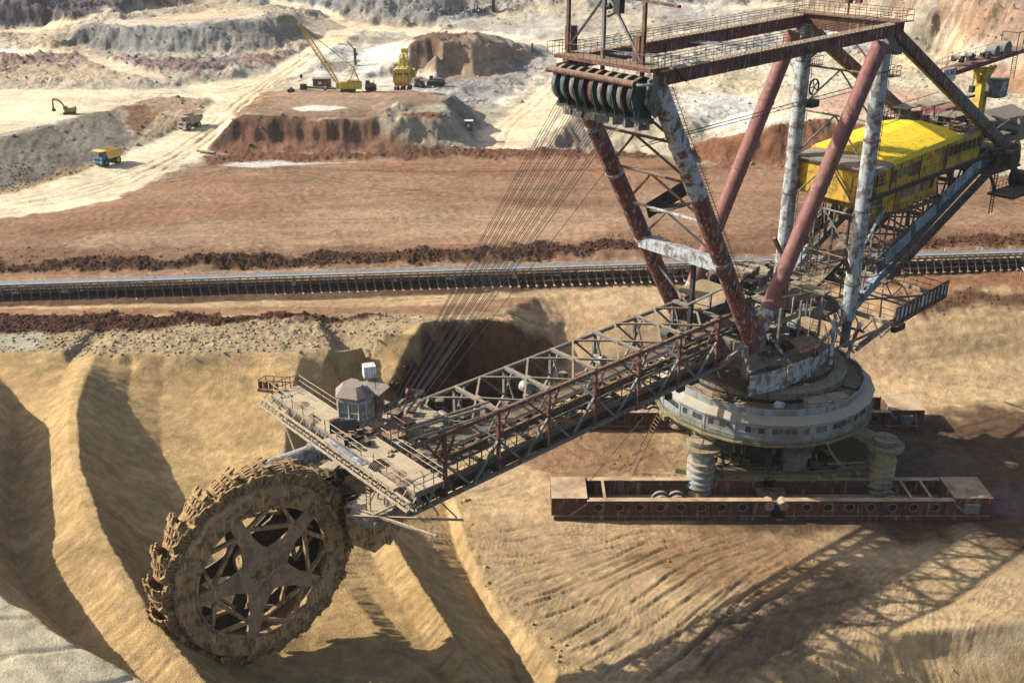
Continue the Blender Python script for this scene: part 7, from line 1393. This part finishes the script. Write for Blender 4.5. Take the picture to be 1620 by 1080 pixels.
# ---- long belt conveyor across the pit
def conveyor():
    x0, y0, x1, y1 = -112.0, 155.35, 132.0, 178.65
    a = Vector((x0, y0, 9.1)); b = Vector((x1, y1, 9.1)); L = (b-a).length; az = math.atan2(y1-y0, x1-x0)
    root = empty('belt_conveyor', ((x0+x1)/2, (y0+y1)/2, 9.0), az)
    tag(root, 'long low belt conveyor running across the pit floor on pale splayed feet', 'conveyor')
    h = L/2
    mb = MB(); mb.quad_strip([[Vector((x, w_, z)) for w_, z in ((-1.05, 2.7), (-.55, 2.45), (.55, 2.45), (1.05, 2.7), (1.05, 2.64), (.55, 2.39), (-.55, 2.39), (-1.05, 2.64))] for x in (-h, h)]); mb.build('belt', 'belthighlight', root)
    sd_ = MB(); sd_.beam((-h, 0, 2.5), (h, 0, 2.5), .8, .07); sd_.build('carried_sand', 'belthighlight', root)
    for w_ in (-1.15, 1.15): MB().beam((-h, w_, 2.3), (h, w_, 2.3), .12, .3).build('stringer', 'grey', root)
    MB().beam((-h, 0, 1.15), (h, 0, 1.15), 1.6, .05).build('return_belt', 'rubber', root)
    MB().beam((-h, -1.16, 1.75), (h, -1.16, 1.75), .14, .22).build('lower_rail', 'dark', root)
    MB().beam((-h, 0, .75), (h, 0, .75), 1.2, .5).build('cable_duct', 'dark', root)
    fr = MB(); k = int(L/1.25)
    for i in range(k):
        x = -h+L*(i+.5)/k; fr.beam((x, -1.15, 1.9), (x, -1.15, 1.0), .12, .1); fr.beam((x, 1.15, 2.0), (x, 1.15, .6), .1)
        fr.beam((x, 1.25, 2.1), (x, 1.35, 2.6), .09); fr.tube((x, -1.1, 1.85), (x, 1.1, 1.85), .07, 5)
    o = fr.build('idler_frames', 'dark', root); o['kind'] = 'stuff'
    k = 168; extra = MB()
    proto = None
    for i in range(k):
        x = -h+L*(i+.5)/k
        if not 20 <= i < 120:
            extra.beam((x, -1.15, 2.2), (x+.2, -2.2, .12), .12, .12); extra.beam((x, 1.15, 2.2), (x+.2, 1.7, .12), .12); extra.box((x+.2, -2.25, .1), (.45, .5, .16)); continue
        if proto is None:
            f = MB(); f.beam((0, -1.15, 2.2), (.35, -2.2, .12), .12, .12); f.beam((0, 1.15, 2.2), (.2, 1.7, .12), .12); f.beam((.32, -2.1, .15), (.5, -2.7, .12), .24, .2); f.beam((0, -1.2, 1.0), (0, 1.2, 1.0), .12)
            proto = f.build('leg', 'dusty', root); o = proto
        else: o = proto.copy(); col.objects.link(o); o.parent = root
        o.location = (x, 0, 0)
    extra.build('distant_legs', 'dusty', root)['kind'] = 'stuff'
    bk = MB()
    for i in range(84):
        if i % 2: continue
        x = -h+L*(i+.5)/84; bk.beam((x-.5, 1.4, 2.3), (x-.5, 1.4, 3.1), .08); bk.beam((x+.5, 1.4, 2.3), (x+.5, 1.4, 3.1), .08); bk.beam((x-.5, 1.4, 3.1), (x+.5, 1.4, 3.1), .08)
    bk.build('rear_brackets', 'white', root)['kind'] = 'stuff'
    pr = MB()
    for i in range(30):
        x = -h+L*rnd.random(); pr.box((x, -1.2, 1.5), (rnd.uniform(.4, 1.2), .2, rnd.uniform(.3, .7)))
    pr.build('junction_boxes', 'mast', root)['kind'] = 'stuff'
conveyor()

# ---- dump trucks
def truck(loc, rz, cabm, bodym, label):
    root = empty('dump_truck', (loc[0], loc[1], hz(*loc[:2])), rz); tag(root, label, 'truck', 'dump trucks on the haul road')
    s_ = .92
    b = MB(); b.box((0, 0, 1.35), (7.4*s_, 1.5, .6)); b.box((3.1*s_, 0, 1.6), (1.6, 3.3, 1.2)); b.box((3.9*s_, 0, 1.15), (.4, 3.6, .7)); o = b.build('chassis', cabm, root, bev=.06)
    g = MB(); g.box((3.98*s_, 0, 1.8), (.12, 1.7, .8)); g.build('grille', 'dark', root)
    # dump body: sloping tray with a canopy over the cab
    d = MB(); 
    prof = [(-4.2, 3.0), (-3.9, 4.0), (1.9, 4.1), (4.0, 4.25), (4.0, 4.1), (1.9, 3.9), (1.5, 2.1), (-2.6, 2.0)]
    for y_ in (-1.85, 1.75): d.prism([(x*s_, y_, z) for x, z in prof], (0, .12, 0))
    d.prism([(-4.2*s_, -1.8, 2.95), (-2.6*s_, -1.8, 1.95), (1.5*s_, -1.8, 2.05), (1.9*s_, -1.8, 3.9), (2.0*s_, -1.8, 3.9), (1.6*s_, -1.8, 1.9), (-2.6*s_, -1.8, 1.8), (-4.3*s_, -1.8, 2.85)], (0, 3.6, 0)); d.box((3.0*s_, 0, 4.15), (2.2*s_, 3.7, .12))
    o = d.build('dump_body', bodym, root)
    for y_ in (-1.92, 1.92):
        for x in (-3, -1.8, -.6, .6): MB().box((x*s_, y_, 3.0), (.16, .12, 1.8)).build('body_rib', bodym, o)
    c = MB(); c.box((2.6*s_, .85, 3.0), (1.5, 1.5, 1.6)); c.box((2.7*s_, 0, 2.3), (2.2, 3.3, .15)); o = c.build('cab', cabm, root, bev=.06)
    w_ = MB(); w_.box((2.6*s_+.77, .85, 3.2), (.05, 1.25, .8)); w_.build('windscreen', 'glass', o); w_ = MB(); w_.box((2.6*s_, 1.62, 3.2), (1.0, .05, .75)); w_.build('side_window', 'glass', o)
    r = MB(); r.rail([(3.7*s_, -1.5, 2.3), (3.7*s_, 0, 2.3)], .9, .7, .05); r.build('deck_rail', cabm, root)
    for x, y_ in ((2.4, -1.55), (2.4, 1.55), (-2.0, -1.2), (-2.0, 1.2)):
        wd = .55 if x > 0 else 1.2
        q = MB(); q.tube((x*s_, y_-wd/2, 1.0), (x*s_, y_+wd/2, 1.0), 1.0, 20); o = q.build('wheel', 'black', root, True, bev=.08)
        e = 1 if y_ > 0 else -1; q = MB(); q.tube((x*s_, y_+e*wd/2, 1.0), (x*s_, y_+e*(wd/2+.04), 1.0), .55, 14); q.build('rim', cabm if x > 0 else bodym, o, True)
    for y_ in (-1.3, 1.3): MB().box((4.1*s_, y_, 1.3), (.08, .35, .25)).build('headlight', 'white', root)
    return root
# ---- crawler excavator on the yard edge
def digger(loc, rz, s):
    root = empty('crawler_excavator', (loc[0], loc[1], hz(*loc)), rz); tag(root, 'small brown crawler excavator with raised boom on a spoil heap at the yard edge', 'excavator')
    for y_ in (-1.1, 1.1):
        t = MB(); t.prism([(-1.9*s, y_*s-.28*s, .35*s), (-1.6*s, y_*s-.28*s, 0), (1.6*s, y_*s-.28*s, 0), (1.9*s, y_*s-.28*s, .35*s), (1.6*s, y_*s-.28*s, .8*s), (-1.6*s, y_*s-.28*s, .8*s)], (0, .56*s, 0)); t.build('track', 'dark', root)
    b = MB(); b.box((-.4*s, 0, 1.45*s), (3.4*s, 2.5*s, 1.0*s)); b.box((-1.5*s, 0, 1.6*s), (1.2*s, 2.6*s, 1.3*s)); b.build('body', 'digger', root, bev=.05)
    c = MB(); c.box((.9*s, .75*s, 2.0*s), (1.2*s, .9*s, 1.5*s)); o = c.build('cab', 'digger', root, bev=.05); w_ = MB(); w_.box((1.52*s, .75*s, 2.2*s), (.04, .7*s, .8*s)); w_.box((.9*s, 1.22*s, 2.2*s), (.9*s, .04, .8*s)); w_.build('window', 'glass', o)
    a = MB(); a.beam((1.0*s, -.3*s, 1.8*s), (2.6*s, -.3*s, 4.3*s), .35*s, .5*s); a.beam((2.6*s, -.3*s, 4.3*s), (4.6*s, -.3*s, 4.9*s), .35*s, .45*s); a.build('boom', 'digger', root)
    a = MB(); a.beam((4.7*s, -.3*s, 5.0*s), (5.0*s, -.3*s, 2.1*s), .3*s, .4*s); a.build('arm', 'rustbrown', root)
    q = MB(); q.prism([(4.9*s, -.8*s, 2.2*s), (5.5*s, -.8*s, 1.7*s), (5.2*s, -.8*s, .9*s), (4.3*s, -.8*s, 1.0*s), (4.4*s, -.8*s, 1.4*s)], (0, 1.0*s, 0)); q.build('bucket', 'dark', root)
    cy = MB(); cy.tube((1.3*s, -.3*s, 2.4*s), (2.9*s, -.3*s, 4.9*s), .08*s, 6); cy.tube((2.9*s, -.3*s, 5.0*s), (4.7*s, -.3*s, 5.3*s), .08*s, 6); cy.build('cylinder', 'grey', root)

# ---- yellow lattice boom dragline crane
def dragline(loc, rz):
    root = empty('dragline_crane', (loc[0], loc[1], hz(*loc)), rz); tag(root, 'yellow dragline crane with long leaning lattice boom beside the dark red hut', 'crane')
    for y_ in (-2.2, 2.2): MB().prism([(-3.6, y_-.5, .5), (-3, y_-.5, 0), (3, y_-.5, 0), (3.6, y_-.5, .5), (3, y_-.5, 1.3), (-3, y_-.5, 1.3)], (0, 1, 0)).build('track', 'dark', root)
    b = MB(); b.box((-1.4, 0, 3.0), (9.6, 5.4, 2.8)); b.box((-2.4, 0, 4.8), (5, 4.6, .9)); o = b.build('machine_house', 'craneyellow', root, bev=.1)
    for x in (-4.6, -3.2, -1.8, -.4): MB().box((x, -2.73, 3.4), (.8, .08, .9)).build('window', 'glass', o)
    c = MB(); c.box((4.2, -1.8, 2.6), (2.4, 1.8, 2.4)); o = c.build('cab', 'craneyellow', root, bev=.08); MB().box((5.42, -1.8, 2.9), (.06, 1.4, 1.2)).build('window', 'glass', o)
    af = MB()
    for y_ in (-1.4, 1.4): af.beam((-1, y_, 4.6), (-3.2, y_*.4, 10.5), .35); af.beam((-5.2, y_, 4.4), (-3.2, y_*.4, 10.5), .25)
    af.beam((-3.2, -.6, 10.5), (-3.2, .6, 10.5), .4); af.build('gantry', 'craneyellow', root)
    foot = Vector((3.6, 0, 2.6)); tip_ = Vector((19.5, 0, 29.5)); bm_ = MB(); d = (tip_-foot).normalized(); n = Vector((0, 1, 0)); u_ = d.cross(n)
    K = 20; pts = []
    for i in range(K+1):
        q = i/K; wdt = 1.0*min(1, .35+q*3, .45+(1-q)*3.5); p = foot.lerp(tip_, q); pts.append([p+n*wdt*a+u_*wdt*c_*.9 for a, c_ in ((-1, -1), (1, -1), (1, 1), (-1, 1))])
    for i in range(K):
        for j in range(4): bm_.tube(pts[i][j], pts[i+1][j], .15, 5); bm_.tube(pts[i][j], pts[i+1][(j+1) % 4], .09, 4); bm_.tube(pts[i][j], pts[i][(j+1) % 4], .09, 4)
    bm_.tube(tip_+Vector((0, -.5, .2)), tip_+Vector((0, .5, .2)), 1.0, 14); bm_.build('lattice_boom', 'craneyellow', root)
    r = MB()
    for y_ in (-.5, .5): r.tube((-3.2, y_, 10.5), tip_+Vector((0, y_, 0)), .07, 4)
    r.tube((-3.2, 0, 10.6), (9.5, 0, 13.8), .05, 4); r.build('stay_rope', 'cable', root)
    h = MB(); p = tip_+Vector((1.0, 0, 0)); h.tube(p, p-Vector((0, 0, 21.5)), .06, 4); h.build('hoist_rope', 'cable', root)
    k = MB(); k.lathe([(.05, 1.2), (.5, .7), (.7, 0), (.45, -.7), (.05, -1.2)], p-Vector((0, 0, 22.4)), 10); k.build('hook', 'dark', root, True)
    return root

# ---- big yellow electric shovel seen from the rear
def shovel(loc, rz):
    root = empty('mining_shovel', (loc[0], loc[1], hz(*loc)), rz); tag(root, 'tall yellow mining shovel with an orange lower band and dark tracks, seen from behind', 'excavator')
    for y_ in (-2.6, 0, 2.6): MB().prism([(-3.4, y_-.7, .5), (-2.9, y_-.7, 0), (2.9, y_-.7, 0), (3.4, y_-.7, .5), (2.9, y_-.7, 1.5), (-2.9, y_-.7, 1.5)], (0, 1.4, 0)).build('track', 'dark', root)
    b = MB(); b.box((-.5, 0, 6.0), (8.5, 6.6, 4.4)); b.quad_strip([[(-4.75, y, 8.2), (3.75, y, 8.2), (3.75, y, 8.2+h_), (-4.75, y, 8.2+h_)] for y, h_ in ((-3.3, .02), (-2.2, .7), (2.2, .7), (3.3, .02))]); o = b.build('machine_house', 'craneyellow', root, bev=.08)
    sk = MB(); sk.quad_strip([[(-4.7, -3.2, 3.79), (3.7, -3.2, 3.79), (3.7, 3.2, 3.79), (-4.7, 3.2, 3.79)], [(-4.2, -2.7, 2.2), (3.2, -2.7, 2.2), (3.2, 2.7, 2.2), (-4.2, 2.7, 2.2)]]); sk.build('lower_skirt', 'orange', root)
    for y_ in (-2.6, -1.6, 0, .9, 2.2): MB().box((-4.79, y_, 7.0), (.06, .7, .9)).build('window', 'glass', o)
    for x in (-3, -1.4, .2, 1.8): MB().box((x, -3.34, 6.8), (.8, .06, .9)).build('window', 'glass', o)
    MB().box((2.4, -4.1, 6.4), (2.6, 1.5, 3.2)).build('side_cab', 'craneyellow', root, bev=.1)
    g = MB()
    for y_ in (-1.2, 1.2): g.beam((-2.4, y_, 8.6), (-.4, y_*.5, 14.2), .45); g.beam((1.8, y_, 8.6), (-.4, y_*.5, 14.2), .35)
    g.box((-.4, 0, 12.2), (.8, 2.0, .4)); g.build('gantry', 'craneyellow', root)
    bm_ = MB()
    for y_ in (-1.0, 1.0): bm_.beam((3.8, y_, 4.5), (9.0, y_*.9, 14.0), .6, 1.0)
    bm_.tube((9.0, -1.4, 14.2), (9.0, 1.4, 14.2), 1.0, 14); bm_.beam((4.8, 0, 7), (8.3, 0, 13), .8, .5); bm_.build('boom', 'craneyellow', root)
    st = MB(); st.beam((5.2, 0, 12.0), (13, 0, 5.5), .6, .7); st.build('stick', 'craneyellow', root)
    q = MB(); q.box((13.6, 0, 4.6), (2.4, 2.6, 2.4)); q.build('bucket', 'dark', root, bev=.2)
    return root

def scaled(o, s): o.scale = (s, s, s); return o
scaled(truck((-92.6, 240.2), R(-118), 'truckblue', 'truckyellow', 'blue and tan dump truck nearest the camera on the haul road'), .86)
scaled(truck((-83.3, 274.6), R(-118), 'truckgrey', 'truckgrey', 'dusty grey dump truck farther up the haul road near the junction'), .86)
digger((-114.0, 274.6), R(188), .78)
scaled(dragline((-45.2, 296.2), R(184)), .61)
scaled(shovel((-30.7, 303.5), R(88)), .70)
def hut(loc, sz, rz, mat, name, label, cat, roof='greyroof'):
    root = empty(name, (loc[0], loc[1], hz(*loc)-.1), rz); tag(root, label, cat)
    b = MB(); b.box((0, 0, sz[2]/2), sz); b.build('wall', mat, root, bev=.04)
    b = MB(); b.box((0, 0, sz[2]+.08), (sz[0]+.3, sz[1]+.3, .16)); b.build('roof', roof, root)
    b = MB(); b.box((-.1*sz[0], -sz[1]/2-.03, sz[2]*.58), (.8, .06, .7)); b.build('window', 'white', root)
    b = MB(); b.box((.32*sz[0], -sz[1]/2-.03, sz[2]*.45), (.7, .06, sz[2]*.8)); b.build('door', mat, root)
    for x in (-sz[0]*.35, sz[0]*.35): MB().box((x, 0, .05), (.3, sz[1]+.2, .3)).build('skid', 'dark', root)
hut((-53.6, 304.0), (4.9, 2.6, 2.5), .05, 'maroon', 'site_hut', 'dark red site hut standing left of the yellow dragline crane', 'hut')
hut((-10.8, 265.4), (1.9, 1.6, 2.4), .1, 'maroon', 'red_cabinet', 'small red cabinet on the pale floor beside the curved haul road', 'cabinet', 'white')
def low_vehicle(loc, rz, L, m1, name, label, cat):
    root = empty(name, (loc[0], loc[1], hz(*loc)), rz); tag(root, label, cat)
    for y_ in (-1.1, 1.1): MB().prism([(-L/2, y_-.3, .45), (-L/2+.4, y_-.3, 0), (L/2-.4, y_-.3, 0), (L/2, y_-.3, .45), (L/2-.4, y_-.3, .9), (-L/2+.4, y_-.3, .9)], (0, .6, 0)).build('track', 'black', root)
    b = MB(); b.box((0, 0, 1.2), (L*.95, 2.4, .6)); b.box((L*.1, 0, 1.7), (L*.45, 1.8, .6)); b.build('body', m1, root, bev=.06)
    c = MB(); c.box((-L*.25, .3, 2.1), (1.1, 1.2, 1.2)); o = c.build('cab', m1, root, bev=.05); w_ = MB(); w_.box((-L*.25, -.33, 2.3), (.8, .05, .6)); w_.build('window', 'glass', o)
    MB().tube((L*.3, .4, 1.9), (L*.3, .4, 2.7), .1, 6).build('exhaust', 'dark', root)
    return root
low_vehicle((-22.4, 318.0), .05, 5.6, 'teal', 'crawler_carrier', 'long dark blue grey crawler carrier parked right of the mining shovel', 'vehicle')
low_vehicle((-27.3, 317.6), 1.2, 2.4, 'dark', 'small_tractor', 'small dark crawler tractor between the shovel and the long carrier', 'tractor')
low_vehicle((-39.0, 297.0), .2, 3.2, 'rustbrown', 'tracked_loader', 'reddish brown tracked loader just right of the dragline crane', 'loader')
bz = low_vehicle((-157.0, 418.5), .1, 4.0, 'craneyellow', 'bulldozer', 'yellow bulldozer at the rim of the dark ridge in the far left corner', 'bulldozer')
bl = MB(); bl.box((2.4, 0, .7), (.25, 3.2, 1.2)); bl.build('blade', 'craneyellow', bz)
low_vehicle((-176.0, 442.0), .0, 6.5, 'truckblue', 'blue_carrier', 'blue grey vehicle on the terrace above the dark ridge at the top left', 'vehicle')
# drilling mast lying on the ground, pipe, shelter, poles
root = empty('drill_mast', (-53.2, 296.5, hz(-53.2, 296.5)), -.12); tag(root, 'grey drill mast lying on the ground in front of the red hut', 'drill mast')
b = MB(); b.tube((-4.4, 0, .9), (4.8, 0, .5), .28, 8); b.build('mast_tube', 'teal', root); b = MB(); b.box((-4.4, 0, .9), (1.6, 1.3, 1.5)); b.build('drill_head', 'dark', root); b = MB(); b.tube((1.4, 0, .6), (2.2, 0, .6), .55, 10); b.build('joint', 'grey', root)
def simple(name, mat, mb, loc, label, cat, rz=0, dz=0, group=None, z=None):
    o = mb.build(name, mat, None, loc=(loc[0], loc[1], (hz(*loc) if z is None else z)+dz), rz=rz); tag(o, label, cat, group); return o
simple('pump_skid', 'dark', MB().box((0, 0, .5), (1.6, 1.2, .9)).box((.2, 0, 1.1), (.6, .5, .5)).tube((-1, 0, .6), (1.2, 0, .6), .2, 8), (-60.7, 294.8), 'small dark pump skid left of the lying drill mast', 'pump')
simple('pipe_length', 'beltsand', MB().tube((-2.4, 0, .35), (2.4, 0, .3), .3, 10).tube((-2.5, 0, .35), (-2.3, 0, .35), .36, 10), (-72.4, 249.0), 'pale pipe length lying at the foot of the brown bench', 'pipe', -.35, .1)
simple('marker_post', 'teal', MB().beam((0, 0, 0), (0, 0, 5.0), .9, .7).beam((0, 0, 4.6), (-2.2, 0, 7.0), .25).box((.5, 0, 3.2), (.6, .7, .8)), (-48.6, 337), 'grey blue post with a slanting arm behind the dragline boom', 'post')
simple('water_pump_post', 'teal', MB().beam((0, 0, 0), (0, 0, 3.6), .6).box((.6, 0, 1.2), (.9, .5, .6)), (6.7, 360.5), 'short grey post on the mottled slope near the upper haul road bend', 'post')
simple('far_tower', 'dark', MB().beam((0, 0, 0), (0, 0, 5.2), 1.6, 1.2).box((0, 0, 5.4), (1.9, 1.5, .3)), (-7.2, 431.5), 'small dark square tower at the end of the jumbled dark machinery strip', 'tower')
sp = MB()
for i in range(60):
    x = rnd.uniform(-14, 14); sp.beam((x, rnd.uniform(-2, 2), 0), (x+rnd.uniform(-1.2, 1.2), rnd.uniform(-2, 2), rnd.uniform(.8, 2.6)), rnd.uniform(.2, .5))
o = simple('dismantled_machinery', 'dark', sp, (-25.0, 430.5), 'long jumble of dismantled dark machinery lying on the far pale bench', 'scrap'); o['kind'] = 'stuff'
root = empty('flat_shelter', (87.4, 166.0, hz(87.4, 166)), .1); tag(root, 'pale flat roofed shelter with leaning poles at the right edge of the view', 'shelter')
b = MB(); b.prism([(-2.6, -1.6, 2.0), (2.6, -1.6, 1.6), (2.8, 1.8, 2.2), (-2.2, 1.8, 2.7)], (0, 0, .14)); b.build('roof', 'white', root)
for x, y_ in ((-2.5, -1.5), (2.5, -1.5), (-2.2, 1.6), (2.5, 1.6)): MB().beam((x, y_, 0), (x, y_, 2.2), .14).build('post', 'dusty', root)
for x in (-3.2, -2.2): MB().beam((x, -1.8, 2.0), (x+3.2, -3.2, .1), .12).build('leaning_pole', 'dusty', root)
# things left lying on the round deck
def blob(seed, r, squash=.7, n=2):
    m = MB(); q = random.Random(seed)
    bm = bmesh.new(); bmesh.ops.create_icosphere(bm, subdivisions=n, radius=r)
    for v in bm.verts: v.co *= 1+q.uniform(-.22, .22); v.co.z = v.co.z*squash+r*squash*.8
    m.v = [tuple(v.co) for v in bm.verts]; m.f = [tuple(v.index for v in f.verts) for f in bm.faces]; bm.free(); return m
DZ = 13.14
simple('sack', 'sack', blob(1, .62), (27.1, 115.9), 'pale lumpy sack on the round deck, left of the pair beside the scrap', 'sack', z=DZ)
simple('sack', 'sack', blob(2, .72), (28.2, 114.2), 'larger pale sack on the round deck, right one of the pair beside the scrap', 'sack', z=DZ)
simple('sack', 'white', blob(3, .62), (31.5, 112.0), 'white sack standing alone near the deck rail below the equipment boxes', 'sack', z=DZ)
def scrap(seed, r, k):
    m = MB(); q = random.Random(seed)
    for i in range(k):
        a = Vector((q.gauss(0, r*.45), q.gauss(0, r*.35), .08+q.random()*.35)); m.tube(a, a+Vector((q.uniform(-.9, .9), q.uniform(-.7, .7), q.uniform(-.05, .4))), q.uniform(.03, .09), 5)
    for i in range(k//4): m.box((q.gauss(0, r*.4), q.gauss(0, r*.3), .2), (q.uniform(.2, .6), q.uniform(.2, .5), q.uniform(.1, .4)), q.random()*3)
    return m
simple('scrap_heap', 'rustbrown', scrap(4, 1.4, 60), (25.5, 114.9), 'rusty scrap heap on the deck just left of the two pale sacks', 'scrap heap', z=DZ)
simple('scrap_heap', 'dark', scrap(5, 1.3, 60), (31.4, 114.9), 'dark scrap heap against the inner ring, left of the equipment boxes', 'scrap heap', z=DZ)
simple('scrap_heap', 'dark', scrap(6, .9, 44), (39.1, 114.2), 'tangled dark pipes on the right of the deck beyond the equipment boxes', 'scrap heap', z=DZ)
# ---- dusty air
hm = bpy.data.materials.new('haze'); hm.use_nodes = True; hn = hm.node_tree; hn.nodes.remove(hn.nodes['Principled BSDF'])
pv = hn.nodes.new('ShaderNodeVolumePrincipled'); pv.inputs['Color'].default_value = (.93, .92, .90, 1); pv.inputs['Density'].default_value = .00009; pv.inputs['Anisotropy'].default_value = .2
hn.links.new(pv.outputs[0], hn.nodes['Material Output'].inputs['Volume'])
hb = MB(); hb.box((0, 640, 40), (2100, 1340, 100)); ho = hb.build('haze', hm); ho['kind'] = 'stuff'
